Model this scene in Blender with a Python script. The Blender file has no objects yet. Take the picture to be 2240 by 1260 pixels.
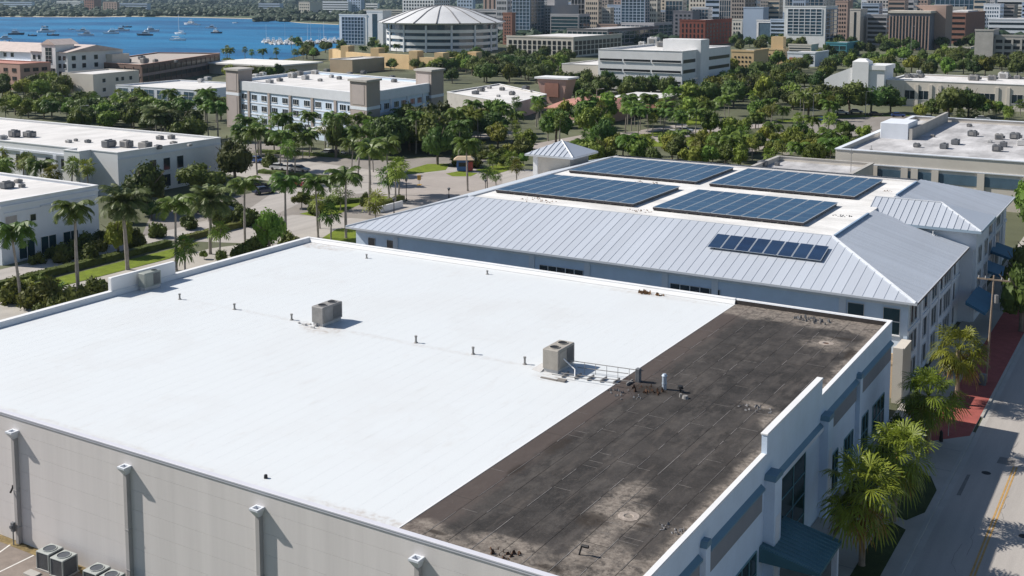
import bpy, math, random
from mathutils import Vector, Matrix

random.seed(7)
R = math.radians
SC = bpy.context.scene
COL = SC.collection

# ------------------------------------------------------------------ camera, sky, sun, exposure
CAM_H = 38.0
cd = bpy.data.cameras.new('camera'); cam = bpy.data.objects.new('camera', cd); COL.objects.link(cam)
FPX, CX0, PY0, PITCH, YAW = 2489.0, 1120.0, 257.0, math.atan(272.0/2489.0), R(31.1)
cd.sensor_fit = 'HORIZONTAL'; cd.sensor_width = 36.0; cd.lens = 36.0*FPX/2240.0
cd.shift_y = -373.0/2240.0
cd.clip_start = 0.5; cd.clip_end = 30000.0
cam.location = (0, 0, CAM_H); cam.rotation_euler = (R(90)-PITCH, 0, YAW)
SC.camera = cam

SUN = Vector((-1.12, -0.33, 1.0)).normalized()          # towards the sun
w = bpy.data.worlds.new('World'); SC.world = w; w.use_nodes = True
nt = w.node_tree
sky = nt.nodes.new('ShaderNodeTexSky'); sky.sky_type = 'NISHITA'; sky.sun_disc = False
sky.sun_elevation = math.asin(SUN.z); sky.sun_rotation = math.atan2(SUN.x, SUN.y)
sky.altitude = 10; sky.air_density = 1.0; sky.dust_density = 0.6; sky.ozone_density = 2.0
bg = nt.nodes['Background']; bg.inputs["Strength"].default_value = 0.075
nt.links.new(sky.outputs['Color'], bg.inputs['Color'])
sd = bpy.data.lights.new('sun', 'SUN'); sd.energy = 5.0; sd.angle = R(0.53); sd.color = (1.0, 0.95, 0.88)
so = bpy.data.objects.new('sun', sd); COL.objects.link(so); so.location = (-300, -80, 330)
so.rotation_euler = (-SUN).to_track_quat('-Z', 'Y').to_euler()
SC.view_settings.view_transform = 'Standard'; SC.view_settings.look = 'None'
SC.view_settings.exposure = 0.22; SC.view_settings.gamma = 1.0; SC.view_settings.use_curve_mapping = False
SC.cycles.max_bounces = 6; SC.cycles.diffuse_bounces = 3; SC.cycles.glossy_bounces = 3
SC.cycles.transmission_bounces = 3; SC.cycles.transparent_max_bounces = 6
SC.cycles.use_denoising = True
SC.cycles.caustics_reflective = False; SC.cycles.caustics_refractive = False

# ------------------------------------------------------------------ camera geometry used to read positions off the photograph
FW = Vector((-math.sin(YAW)*math.cos(PITCH), math.cos(YAW)*math.cos(PITCH), -math.sin(PITCH)))
RT = Vector((math.cos(YAW), math.sin(YAW), 0)); UP = RT.cross(FW)
EYE = Vector((0, 0, CAM_H))
def ray(px, py): return FW*FPX + RT*(px-CX0) - UP*(py-PY0)
def at(px, py, z=0.0):
    r = ray(px, py); return EYE + r*((z-CAM_H)/r.z)
def at_x(px, py, x):
    r = ray(px, py); return EYE + r*(x/r.x)
def at_y(px, py, y):
    r = ray(px, py); return EYE + r*(y/r.y)
def project(p):
    d = Vector(p)-EYE; c = d.dot(FW)
    return CX0+FPX*d.dot(RT)/c, PY0-FPX*d.dot(UP)/c
def height_at(x, y, py, hi=37.9):
    lo = -5.0
    if py < project((x, y, hi))[1]: hi = 400.0
    for _ in range(50):
        m = (lo+hi)/2
        if project((x, y, m))[1] > py: lo = m
        else: hi = m
    return lo
def along_x(px, y, z=0.0):
    """x on the line (y, z) that appears at picture column px"""
    lo, hi = -6000.0, 3000.0
    for _ in range(60):
        m = (lo+hi)/2
        d = Vector((m, y, z))-EYE
        if d.dot(FW) <= 1 : hi = m; continue
        if project((m, y, z))[0] < px: lo = m
        else: hi = m
    return lo
def along_y(px, x, z, y0):
    """y > y0 on the line (x, z) that appears at column px (column grows with y while x < 0)"""
    lo, hi = y0, y0+1500.0
    for _ in range(60):
        m = (lo+hi)/2
        if project((x, m, z))[0] < px: lo = m
        else: hi = m
    return lo

# ------------------------------------------------------------------ objects
def link(o, parent=None):
    COL.objects.link(o)
    if parent is not None: o.parent = parent
    return o
def tag(o, label=None, cat=None, group=None, kind=None):
    if label: o['label'] = label
    if cat: o['category'] = cat
    if group: o['group'] = group
    if kind: o['kind'] = kind
    return o
def thing(name, label, cat, loc=(0, 0, 0), rz=0.0, group=None):
    o = bpy.data.objects.new(name, None); o.empty_display_size = 0.5
    o.location = loc; o.rotation_euler = (0, 0, rz); link(o)
    return tag(o, label, cat, group)
def dup(root, loc, rz=0.0, label=None, group=None, scale=None):
    r = root.copy(); link(r); r.location = loc; r.rotation_euler = (0, 0, rz)
    if scale is not None: r.scale = scale
    if label: r['label'] = label
    if group: r['group'] = group
    for ch in list(root.children):
        c = ch.copy(); link(c, r)
        for g in list(ch.children):
            d = g.copy(); link(d, c)
    return r

class MB:
    def __init__(s): s.v = []; s.f = []; s.m = []; s.cur = 0
    def add(s, vs, fs):
        n = len(s.v); s.v += [tuple(p) for p in vs]; s.f += [tuple(i+n for i in f) for f in fs]; s.m += [s.cur]*len(fs); return s
    def quad(s, a, b, c, d): return s.add([a, b, c, d], [(0, 1, 2, 3)])
    def poly(s, pts): return s.add(pts, [tuple(range(len(pts)))])
    def box(s, x0, x1, y0, y1, z0, z1):
        return s.add([(x0,y0,z0),(x1,y0,z0),(x1,y1,z0),(x0,y1,z0),(x0,y0,z1),(x1,y0,z1),(x1,y1,z1),(x0,y1,z1)],
                     [(3,2,1,0),(4,5,6,7),(0,1,5,4),(1,2,6,5),(2,3,7,6),(3,0,4,7)])
    def bbox(s, x0, x1, y0, y1, z0, z1, b=0.03):
        """box with chamfered top and vertical edges"""
        pts = lambda i, z: [(x0+i+b,y0+i,z),(x1-i-b,y0+i,z),(x1-i,y0+i+b,z),(x1-i,y1-i-b,z),(x1-i-b,y1-i,z),(x0+i+b,y1-i,z),(x0+i,y1-i-b,z),(x0+i,y0+i+b,z)]
        vs = pts(0, z0)+pts(0, z1-b)+pts(b, z1)
        fs = [tuple(range(7, -1, -1)), tuple(range(16, 24))]
        for k in (0, 8):
            for i in range(8): fs.append((k+i, k+(i+1) % 8, k+8+(i+1) % 8, k+8+i))
        return s.add(vs, fs)
    def prism(s, poly, z0, z1):
        n = len(poly); vs = [(p[0], p[1], z0) for p in poly]+[(p[0], p[1], z1) for p in poly]
        return s.add(vs, [tuple(range(n-1, -1, -1)), tuple(range(n, 2*n))]+[(i, (i+1) % n, n+(i+1) % n, n+i) for i in range(n)])
    def hip(s, x0, x1, y0, y1, z0, z1, inset_x, inset_y):
        a = (x0+inset_x, x1-inset_x, y0+inset_y, y1-inset_y)
        return s.add([(x0,y0,z0),(x1,y0,z0),(x1,y1,z0),(x0,y1,z0),(a[0],a[2],z1),(a[1],a[2],z1),(a[1],a[3],z1),(a[0],a[3],z1)],
                     [(3,2,1,0),(4,5,6,7),(0,1,5,4),(1,2,6,5),(2,3,7,6),(3,0,4,7)])
    def tube(s, p0, p1, r0, r1=None, n=8, caps=True):
        r1 = r0 if r1 is None else r1
        p0 = Vector(p0); p1 = Vector(p1); d = (p1-p0).normalized()
        u = d.orthogonal().normalized(); v = d.cross(u)
        vs = []
        for p, r in ((p0, r0), (p1, r1)):
            for i in range(n):
                a = 2*math.pi*i/n; vs.append(tuple(p+(u*math.cos(a)+v*math.sin(a))*r))
        fs = [(i, (i+1) % n, n+(i+1) % n, n+i) for i in range(n)]
        if caps: fs += [tuple(range(n-1, -1, -1)), tuple(range(n, 2*n))]
        return s.add(vs, fs)
    def disc(s, c, r, z, n=14): return s.poly([(c[0]+r*math.cos(2*math.pi*i/n), c[1]+r*math.sin(2*math.pi*i/n), z) for i in range(n)])
    def path(s, pts, rs, n=7):
        for i in range(len(pts)-1): s.tube(pts[i], pts[i+1], rs[i], rs[i+1], n)
        return s
    def mesh(s, name, mats, off=None):
        me = bpy.data.meshes.new(name)
        vs = s.v if off is None else [(a-off[0], b-off[1], c-off[2]) for a, b, c in s.v]
        me.from_pydata(vs, [], s.f)
        if not isinstance(mats, (list, tuple)): mats = [mats]
        for m in mats: me.materials.append(m)
        if len(mats) > 1: me.polygons.foreach_set('material_index', s.m)
        me.update(); return me
    def build(s, name, mats, parent=None, world=True, kind=None):
        """link as ONE mesh object; vertices given in world space are moved into the parent's space"""
        off = None
        if parent is not None and world:
            off = Vector(parent.location)
            if parent.parent is not None: off = off+Vector(parent.parent.location)
        o = bpy.data.objects.new(name, s.mesh(name, mats, off)); link(o, parent)
        if kind: o['kind'] = kind
        return o
def smooth(o):
    for p in o.data.polygons: p.use_smooth = True
    return o
def inst(name, mesh, parent, loc, rz=0.0, scale=None):
    """an object that shares a mesh, placed in its parent's space"""
    o = bpy.data.objects.new(name, mesh); o.location = loc; o.rotation_euler = (0, 0, rz)
    if scale is not None: o.scale = scale
    return link(o, parent)

# ------------------------------------------------------------------ materials
MATS = {}
def M(name, col, rough=0.8, metal=0.0, var=0.12, scale=0.6, bump=0.0, bscale=None, spec=0.3, rnd=0.0, streak=None, grit=0.0):
    m = bpy.data.materials.new(name); m.use_nodes = True; t = m.node_tree; N = t.nodes; L = t.links
    b = N['Principled BSDF']; b.inputs['Roughness'].default_value = rough; b.inputs['Metallic'].default_value = metal
    b.inputs['Specular IOR Level'].default_value = spec
    geo = N.new('ShaderNodeNewGeometry'); src = geo.outputs['Position']
    if streak:
        mp = N.new('ShaderNodeMapping'); mp.inputs['Scale'].default_value = streak; L.new(src, mp.inputs['Vector']); vec = mp.outputs['Vector']
    else: vec = src
    nz = N.new('ShaderNodeTexNoise'); nz.inputs['Scale'].default_value = scale; nz.inputs['Detail'].default_value = 6; nz.inputs['Roughness'].default_value = 0.65
    L.new(vec, nz.inputs['Vector'])
    mr = N.new('ShaderNodeMapRange'); mr.inputs['From Min'].default_value = 0.3; mr.inputs['From Max'].default_value = 0.7
    mr.inputs['To Min'].default_value = 1-var; mr.inputs['To Max'].default_value = 1+var
    L.new(nz.outputs['Fac'], mr.inputs['Value'])
    val = mr.outputs['Result']
    def mul(a, bsock):
        x = N.new('ShaderNodeMath'); x.operation = 'MULTIPLY'; L.new(a, x.inputs[0]); L.new(bsock, x.inputs[1]); return x.outputs[0]
    if grit:
        n2 = N.new('ShaderNodeTexNoise'); n2.inputs['Scale'].default_value = 14; n2.inputs['Detail'].default_value = 3; L.new(src, n2.inputs['Vector'])
        g = N.new('ShaderNodeMapRange'); g.inputs['From Min'].default_value = .3; g.inputs['From Max'].default_value = .7
        g.inputs['To Min'].default_value = 1-grit; g.inputs['To Max'].default_value = 1+grit; L.new(n2.outputs['Fac'], g.inputs['Value'])
        val = mul(val, g.outputs['Result'])
    if rnd:
        oi = N.new('ShaderNodeObjectInfo'); g = N.new('ShaderNodeMapRange')
        g.inputs['To Min'].default_value = 1-rnd; g.inputs['To Max'].default_value = 1+rnd; L.new(oi.outputs['Random'], g.inputs['Value'])
        val = mul(val, g.outputs['Result'])
    mx = N.new('ShaderNodeVectorMath'); mx.operation = 'SCALE'; mx.inputs[0].default_value = col[:3]
    L.new(val, mx.inputs['Scale']); L.new(mx.outputs['Vector'], b.inputs['Base Color'])
    if bump:
        n3 = N.new('ShaderNodeTexNoise'); n3.inputs['Scale'].default_value = bscale or 8; n3.inputs['Detail'].default_value = 4
        L.new(src, n3.inputs['Vector']); bp = N.new('ShaderNodeBump'); bp.inputs['Strength'].default_value = bump; bp.inputs['Distance'].default_value = 0.05
        L.new(n3.outputs['Fac'], bp.inputs['Height']); L.new(bp.outputs['Normal'], b.inputs['Normal'])
    MATS[name] = m; return m
def leafmat(name, col, rnd=0.3, hue=0.03, trans=0.25, rough=0.6):
    m = bpy.data.materials.new(name); m.use_nodes = True; t = m.node_tree; N = t.nodes; L = t.links
    b = N['Principled BSDF']; b.inputs['Roughness'].default_value = rough; b.inputs['Specular IOR Level'].default_value = 0.25
    oi = N.new('ShaderNodeObjectInfo'); geo = N.new('ShaderNodeNewGeometry')
    nz = N.new('ShaderNodeTexNoise'); nz.inputs['Scale'].default_value = 0.9; nz.inputs['Detail'].default_value = 5; nz.inputs['Roughness'].default_value = .8; L.new(geo.outputs['Position'], nz.inputs['Vector'])
    hsv = N.new('ShaderNodeHueSaturation'); hsv.inputs['Color'].default_value = (*col, 1)
    h = N.new('ShaderNodeMapRange'); h.inputs['To Min'].default_value = 0.5-hue; h.inputs['To Max'].default_value = 0.5+hue; L.new(oi.outputs['Random'], h.inputs['Value']); L.new(h.outputs['Result'], hsv.inputs['Hue'])
    v1 = N.new('ShaderNodeMapRange'); v1.inputs['To Min'].default_value = 1-rnd; v1.inputs['To Max'].default_value = 1+rnd
    fr = N.new('ShaderNodeMath'); fr.operation = 'FRACT'; ml = N.new('ShaderNodeMath'); ml.operation = 'MULTIPLY'; ml.inputs[1].default_value = 7.31
    L.new(oi.outputs['Random'], ml.inputs[0]); L.new(ml.outputs[0], fr.inputs[0]); L.new(fr.outputs[0], v1.inputs['Value'])
    v2 = N.new('ShaderNodeMapRange'); v2.inputs['From Min'].default_value = .3; v2.inputs['From Max'].default_value = .7; v2.inputs['To Min'].default_value = .55; v2.inputs['To Max'].default_value = 1.45
    L.new(nz.outputs['Fac'], v2.inputs['Value'])
    mm = N.new('ShaderNodeMath'); mm.operation = 'MULTIPLY'; L.new(v1.outputs['Result'], mm.inputs[0]); L.new(v2.outputs['Result'], mm.inputs[1])
    L.new(mm.outputs[0], hsv.inputs['Value']); L.new(hsv.outputs['Color'], b.inputs['Base Color'])
    tr = N.new('ShaderNodeBsdfTranslucent'); L.new(hsv.outputs['Color'], tr.inputs['Color'])
    ms = N.new('ShaderNodeMixShader'); ms.inputs['Fac'].default_value = trans
    L.new(b.outputs['BSDF'], ms.inputs[1]); L.new(tr.outputs['BSDF'], ms.inputs[2]); L.new(ms.outputs['Shader'], N['Material Output'].inputs['Surface'])
    MATS[name] = m; return m

white_paint = M('white_paint', (.74, .74, .74), .7, var=.05, scale=.4, grit=.03)
grey_wall = M("grey_wall", (.71, .67, .65), .85, var=.085, scale=.5, streak=(1.1, 1.1, .05), bump=.15, bscale=30, grit=.03)
coping_metal = M('coping_metal', (.60, .60, .65), .6, metal=.0, var=.04)
pipe_grey = M('pipe_grey', (.44, .42, .41), .6, var=.06)
blue_trim = M('blue_trim', (.14, .24, .31), .5, var=.06)
teal_metal = M('teal_metal', (.075, .17, .20), .35, var=.1, spec=.5)
band_grey = M('band_grey', (.24, .25, .27), .85, var=.05)
stucco_white = M('stucco_white', (.68, .71, .76), .85, var=.05, scale=.5, bump=.12, bscale=25, grit=.03)
stucco_blue = M('stucco_blue', (.60, .70, .82), .85, var=.06, scale=.5, bump=.1, bscale=25, grit=.03)
stucco_cream = M('stucco_cream', (.62, .57, .50), .85, var=.06, scale=.3, grit=.04)
stucco_tan = M('stucco_tan', (.50, .39, .27), .85, var=.08, scale=.2, grit=.05)
stucco_yellow = M('stucco_yellow', (.62, .45, .25), .85, var=.08, scale=.2, grit=.05)
stucco_pink = M('stucco_pink', (.52, .33, .27), .85, var=.08, scale=.2, grit=.05)
taupe = M('taupe', (.36, .31, .28), .85, var=.05, scale=.3, grit=.03)
brown_clad = M('brown_clad', (.20, .135, .11), .8, var=.1, scale=.2)
brick_red = M('brick_red', (.23, .075, .055), .85, var=.15, scale=.4, grit=.08)
brick_tan = M('brick_tan', (.30, .15, .11), .85, var=.12, scale=.3, grit=.06)
concrete = M('concrete', (.42, .40, .37), .9, var=.12, scale=.3, grit=.06, bump=.1, bscale=10)
concrete_dark = M('concrete_dark', (.20, .195, .20), .9, var=.12, scale=.3, grit=.06)
slab_blue = M('slab_blue', (.38, .46, .58), .7, var=.05, scale=.1)
roof_pale = M('roof_pale', (.66, .64, .62), .9, var=.16, scale=.25, grit=.06, streak=(1, .35, 1))
roof_grey = M('roof_grey', (.46, .45, .45), .9, var=.42, scale=.22, grit=.08, streak=(1, .4, 1))
roof_tile = M('roof_tile', (.42, .16, .09), .85, var=.2, scale=.8, grit=.1)
roof_coral = M('roof_coral', (.48, .24, .19), .85, var=.15, scale=.6, grit=.06)
metal_roof = M("metal_roof", (.57, .605, .66), .42, metal=.25, var=.05, scale=.15, rnd=.05, streak=(1, .2, 1), spec=.4)
metal_trim = M('metal_trim', (.60, .62, .65), .4, metal=.25, var=.04)
fascia_dark = M('fascia_dark', (.14, .10, .09), .6, var=.1)
glass = M('glass', (.018, .03, .04), .1, var=.4, scale=.25, spec=.6)
glass_teal = M('glass_teal', (.02, .05, .06), .1, var=.3, scale=.3, spec=.6)
glass_blue = M('glass_blue', (.022, .06, .095), .12, var=.45, scale=.12, spec=.7)
glass_light = M('glass_light', (.085, .14, .19), .2, var=.3, scale=.12, spec=.6)
glass_black = M('glass_black', (.012, .014, .018), .3, var=.3, scale=.3, spec=.4)
hvac_grey = M('hvac_grey', (.27, .26, .25), .6, var=.16, scale=1.5, grit=.1)
hvac_tan = M('hvac_tan', (.36, .33, .29), .6, var=.14, scale=1.5, grit=.1)
hvac_dark = M('hvac_dark', (.14, .145, .155), .6, var=.25, scale=1.5, grit=.15)
hvac_pale = M('hvac_pale', (.50, .49, .48), .6, var=.12, scale=1.5)
condenser_top = M('condenser_top', (.40, .42, .40), .5, var=.06)
condenser_side = M('condenser_side', (.085, .095, .11), .6, var=.15, scale=3)
black_metal = M('black_metal', (.02, .02, .022), .6, var=.2)
rust = M('rust', (.10, .055, .035), .9, var=.35, scale=3)
dead_leaf = M('dead_leaf', (.18, .10, .05), .9, var=.35, scale=5)
wood_pole = M('wood_pole', (.30, .23, .17), .9, var=.2, scale=2)
asphalt = M('asphalt', (.26, .235, .21), .9, var=.14, scale=.25, grit=.1, streak=(1, .25, 1))
asphalt_old = M('asphalt_old', (.22, .185, .16), .9, var=.3, scale=.35, grit=.15)
road_grey = M('road_grey', (.40, .37, .34), .9, var=.14, scale=.35, grit=.1, streak=(1.5, .1, 1))
pave_pale = M('pave_pale', (.36, .32, .29), .9, var=.12, scale=.15, grit=.06)
sidewalk_mat = M('sidewalk_mat', (.42, .39, .35), .9, var=.1, scale=.4, grit=.06)
brick_paving = M('brick_paving', (.33, .09, .075), .9, var=.16, scale=1.2, grit=.1)
paint_white = M('paint_white', (.72, .70, .66), .8, var=.15, scale=2)
paint_yellow = M('paint_yellow', (.46, .28, .10), .8, var=.2, scale=2)
grass_mat = M('grass_mat', (.14, .185, .012), .95, var=.3, scale=.7, grit=.25, bump=.5, bscale=12)
grass_dark = M('grass_dark', (.05, .065, .02), .95, var=.35, scale=.5, grit=.3)
soil = M('soil', (.10, .075, .055), .95, var=.3, scale=.6, grit=.2)
land_far = M('land_far', (.075, .10, .055), .95, var=.5, scale=.02, grit=.1)
ground_town = M('ground_town', (.105, .112, .065), .95, var=.45, scale=.03, grit=.1)
sand = M('sand', (.52, .45, .34), .95, var=.12, scale=.1)
bark = M('bark', (.20, .16, .125), .95, var=.25, scale=1.5)
palm_bark = M('palm_bark', (.30, .27, .24), .9, var=.18, scale=2.0)
crownshaft = M('crownshaft', (.16, .22, .06), .6, var=.1)
leaf_oak = leafmat('leaf_oak', (.08, .115, .026), .45, .04)
leaf_bright = leafmat('leaf_bright', (.165, .215, .034), .45, .045)
leaf_palm = leafmat('leaf_palm', (.105, .165, .028), .25, .02, rough=.45)
leaf_date = leafmat('leaf_date', (.115, .145, .045), .2, .02, rough=.5)
leaf_fan = leafmat('leaf_fan', (.185, .228, .028), .15, .025, .32, rough=.42)
leaf_dry = leafmat('leaf_dry', (.30, .20, .05), .15, .02)
leaf_hedge = leafmat('leaf_hedge', (.11, .135, .03), .2, .03)
boat_white = M('boat_white', (.78, .78, .78), .3, var=.04)
boat_dark = M('boat_dark', (.05, .06, .09), .3, var=.1)
tyre = M('tyre', (.02, .02, .02), .8)
# special materials ------------------------------------------------------------------
def nodes(name):
    m = bpy.data.materials.new(name); m.use_nodes = True; MATS[name] = m
    return m, m.node_tree.nodes, m.node_tree.links, m.node_tree.nodes['Principled BSDF']
class G:
    """small helper for arithmetic on sockets"""
    def __init__(s, N, L): s.N, s.L = N, L
    def put(s, sock, v):
        if isinstance(v, (int, float)): sock.default_value = v
        elif isinstance(v, tuple): sock.default_value = v
        else: s.L.new(v, sock)
    def m(s, op, a, b=0.0, c=None):
        x = s.N.new('ShaderNodeMath'); x.operation = op; s.put(x.inputs[0], a); s.put(x.inputs[1], b)
        if c is not None: s.put(x.inputs[2], c)
        return x.outputs[0]
    def noise(s, vec, scale, detail=4, rough=.6, out='Fac'):
        x = s.N.new('ShaderNodeTexNoise'); x.inputs['Scale'].default_value = scale; x.inputs['Detail'].default_value = detail; x.inputs['Roughness'].default_value = rough
        s.L.new(vec, x.inputs['Vector']); return x.outputs[out]
    def ramp(s, v, a, b, lo=0.0, hi=1.0, smooth=True):
        x = s.N.new('ShaderNodeMapRange'); x.interpolation_type = 'SMOOTHSTEP' if smooth else 'LINEAR'
        s.put(x.inputs['Value'], v); x.inputs['From Min'].default_value = a; x.inputs['From Max'].default_value = b
        x.inputs['To Min'].default_value = lo; x.inputs['To Max'].default_value = hi; return x.outputs['Result']
    def mix(s, f, a, b):
        x = s.N.new('ShaderNodeMix'); x.data_type = 'RGBA'; s.put(x.inputs['Factor'], f)
        s.put(x.inputs['A'], (*a, 1) if isinstance(a, tuple) and len(a) == 3 else a); s.put(x.inputs['B'], (*b, 1) if isinstance(b, tuple) and len(b) == 3 else b)
        return x.outputs['Result']
    def scalev(s, v, sc):
        x = s.N.new('ShaderNodeMapping'); x.inputs['Scale'].default_value = sc; s.L.new(v, x.inputs['Vector']); return x.outputs['Vector']
    def spot(s, pos, c, r, warp=None, ax=1.0, ay=1.0):
        """1 inside a blotch round c, wearing off to 0 at r; warp is a noise colour that frays its edge"""
        v = s.N.new('ShaderNodeVectorMath'); v.operation = 'SUBTRACT'; s.L.new(pos, v.inputs[0]); v.inputs[1].default_value = (c[0], c[1], 0)
        sep = s.N.new('ShaderNodeSeparateXYZ'); s.L.new(v.outputs[0], sep.inputs[0])
        d = s.m('SQRT', s.m('ADD', s.m('POWER', s.m('DIVIDE', s.m('ABSOLUTE', sep.outputs['X']), ax), 2.0), s.m('POWER', s.m('DIVIDE', s.m('ABSOLUTE', sep.outputs['Y']), ay), 2.0)))
        if warp is not None: d = s.m('ADD', d, s.m('MULTIPLY', s.m('SUBTRACT', warp, .5), r*1.6))
        return s.ramp(d, r, r*.35)

ROOF_Z = 8.75; X_L, X_R, Y_F, Y_B = -89.45, -21.85, 47.0, 101.3; X_D = -36.2
DRAINS = ((-25.97, 55.74), (-25.4, 93.2))

m, N, L, b = nodes('membrane_white'); g = G(N, L)
pos = N.new('ShaderNodeNewGeometry').outputs['Position']; wv = g.noise(pos, .8, 5, .7); fine = g.noise(g.scalev(pos, (1, .25, 1)), 1.1, 6, .7); big = g.noise(pos, .09, 3)
streak = g.noise(g.scalev(pos, (1.2, .05, 1)), 1.0, 4)
dirt = g.m('MULTIPLY', g.ramp(fine, .55, .8), .25)
for c, r, ax, ay, k in (((-64.2, 74.6), 1.0, 3.2, 1.8, .8), ((-41, 74.2), 1.0, 2.4, 1.5, .6), ((-86.5, 99.6), 1.0, 6.5, 1.6, .9), ((-45, 99.9), 1.0, 9, .9, .5), ((-37.2, 48.1), 1.0, 7, .8, .7), ((-63, 48.0), 1.0, 20, .6, .4), ((-60, 75.2), 1.0, 28, .55, .35), ((-87.3, 74.5), 1.0, 1.6, 4, .3), ((-88, 88), 1.0, .9, 12, .3)):
    dirt = g.m('MAXIMUM', dirt, g.m('MULTIPLY', g.spot(pos, c, r, wv, ax, ay), g.ramp(g.noise(pos, 2.6, 5, .75), .38, .7, 0.05, k)))
base = g.mix(g.m('MULTIPLY', g.ramp(streak, .5, .75), .22), (.67, .695, .705), (.61, .63, .645))
base = g.mix(g.m('MULTIPLY', g.ramp(big, .45, .7), .4), base, (.635, .645, .645))
for c, r_, k in (((-74, 62), 5.2, .5), ((-52, 86), 6.0, .45), ((-80, 90), 4.2, .4), ((-45, 60), 4.6, .4), ((-60, 54), 3.4, .4)):
    a1 = g.spot(pos, c, r_, wv, 1, 1.3); a2 = g.spot(pos, c, r_*.82, wv, 1, 1.3)
    dirt = g.m('MAXIMUM', dirt, g.m('MULTIPLY', g.m('SUBTRACT', a1, a2), k*.45))
L.new(g.mix(g.m('MULTIPLY', dirt, .8), base, (.38, .30, .24)), b.inputs['Base Color']); b.inputs['Roughness'].default_value = .55; b.inputs['Specular IOR Level'].default_value = .3
bp = N.new('ShaderNodeBump'); bp.inputs['Strength'].default_value = .12; bp.inputs['Distance'].default_value = .05; L.new(fine, bp.inputs['Height']); L.new(bp.outputs['Normal'], b.inputs['Normal'])

m, N, L, b = nodes('membrane_dark'); g = G(N, L)
pos = N.new('ShaderNodeNewGeometry').outputs['Position']; wv = g.noise(pos, .55, 6, .72); fine = g.noise(pos, 3.2, 6, .75); stre = g.noise(g.scalev(pos, (1.4, .22, 1)), .9, 5, .7); blot = g.noise(pos, .33, 5, .68)
rnd = N.new('ShaderNodeObjectInfo').outputs['Random']
base = g.mix(g.ramp(blot, .38, .62), (.026, .024, .023), (.052, .047, .044))
base = g.mix(g.m('MULTIPLY', g.ramp(stre, .5, .72), .75), base, (.098, .084, .074))
base = g.mix(g.m('MULTIPLY', g.ramp(g.noise(g.scalev(pos, (1, .4, 1)), .75, 6, .75), .48, .66), .6), base, (.098, .088, .080))
base = g.mix(g.m('MULTIPLY', rnd, .2), base, (.075, .065, .058))
base = g.mix(g.m('MULTIPLY', g.ramp(g.noise(pos, 7.0, 4, .8), .5, .75), .5), base, (.105, .09, .08))
base = g.mix(g.m('MULTIPLY', g.ramp(g.noise(pos, 1.7, 6, .75), .55, .72), .6), base, (.022, .019, .017))
sep = N.new('ShaderNodeSeparateXYZ'); L.new(pos, sep.inputs[0]); x = sep.outputs['X']; y = sep.outputs['Y']
ww = g.m('MULTIPLY', g.m('SUBTRACT', wv, .5), 5.0)
# brown weathered strip beside the new membrane, pale silt along the parapets, round the drains and in old puddles
strip = g.m('MULTIPLY', g.ramp(g.m('ADD', x, g.m('MULTIPLY', ww, .5)), X_D+2.6, X_D+1.2), .75)
base = g.mix(strip, base, (.092, .072, .064))
silt = g.ramp(g.m('ADD', x, g.m('MULTIPLY', ww, .45)), X_R-1.5, X_R-.7)
silt = g.m('MAXIMUM', silt, g.ramp(g.m('ADD', y, ww), Y_B-4.6, Y_B-3.2))
silt = g.m('MAXIMUM', silt, g.m('MULTIPLY', g.ramp(g.m('ADD', y, g.m('MULTIPLY', ww, -.9)), Y_F+2.4, Y_F+1.2), .9))
for c, r, ax, ay in ((DRAINS[0], 1.0, 2.1, 2.6), ((-27.4, 57.2), 1.0, 1.5, 4.2), ((-26.2, 51.6), 1.0, 1.2, 4.0), ((-24.2, 50.4), 1.0, 2.2, 2.8), ((-23.4, 74.0), .9, 1.6, 2.6), ((-25.6, 76.2), .9, 2.0, 1.0), (DRAINS[1], 1.0, 2.4, 2.6), ((-29.8, 49.2), 1.0, 3.2, 1.4), ((-35, 48.9), 1.0, 1.6, 1.2)):
    silt = g.m('MAXIMUM', silt, g.spot(pos, c, r, wv, ax, ay))
siltc = g.mix(g.ramp(fine, .3, .7), (.15, .125, .105), (.31, .27, .23))
base = g.mix(g.m('MULTIPLY', g.m('MULTIPLY', silt, g.ramp(g.noise(pos, 1.9, 6, .8), .34, .56, .1, 1)), .95), base, siltc)
dk = g.spot(pos, (-27.6, 54.3), 1.0, wv, 1.3, 1.2)
for c, ax, ay in (((-33.3, 75.2), 2.2, 1.2), ((-34.2, 62.5), .7, 2.8), ((-34.6, 58.0), .5, 1.6), ((-23.0, 73.6), .7, 1.1), ((-24.8, 55.2), .8, .35), ((-26.8, 48.4), 1.4, .45), ((-24.6, 95.2), 1.6, .5), ((-22.9, 91.5), .5, 2.0), ((-34.2, 48.6), 1.0, .3)):
    dk = g.m('MAXIMUM', dk, g.spot(pos, c, 1.0, wv, ax, ay))
base = g.mix(g.m('MULTIPLY', dk, .75), base, (.028, .021, .016))
base = g.mix(g.m('MULTIPLY', g.ramp(fine, .56, .78), .55), base, (.17, .15, .13))
L.new(base, b.inputs['Base Color']); b.inputs['Roughness'].default_value = .85; b.inputs['Specular IOR Level'].default_value = .25
bp = N.new('ShaderNodeBump'); bp.inputs['Strength'].default_value = .35; bp.inputs['Distance'].default_value = .05; L.new(fine, bp.inputs['Height']); L.new(bp.outputs['Normal'], b.inputs['Normal'])

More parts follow.
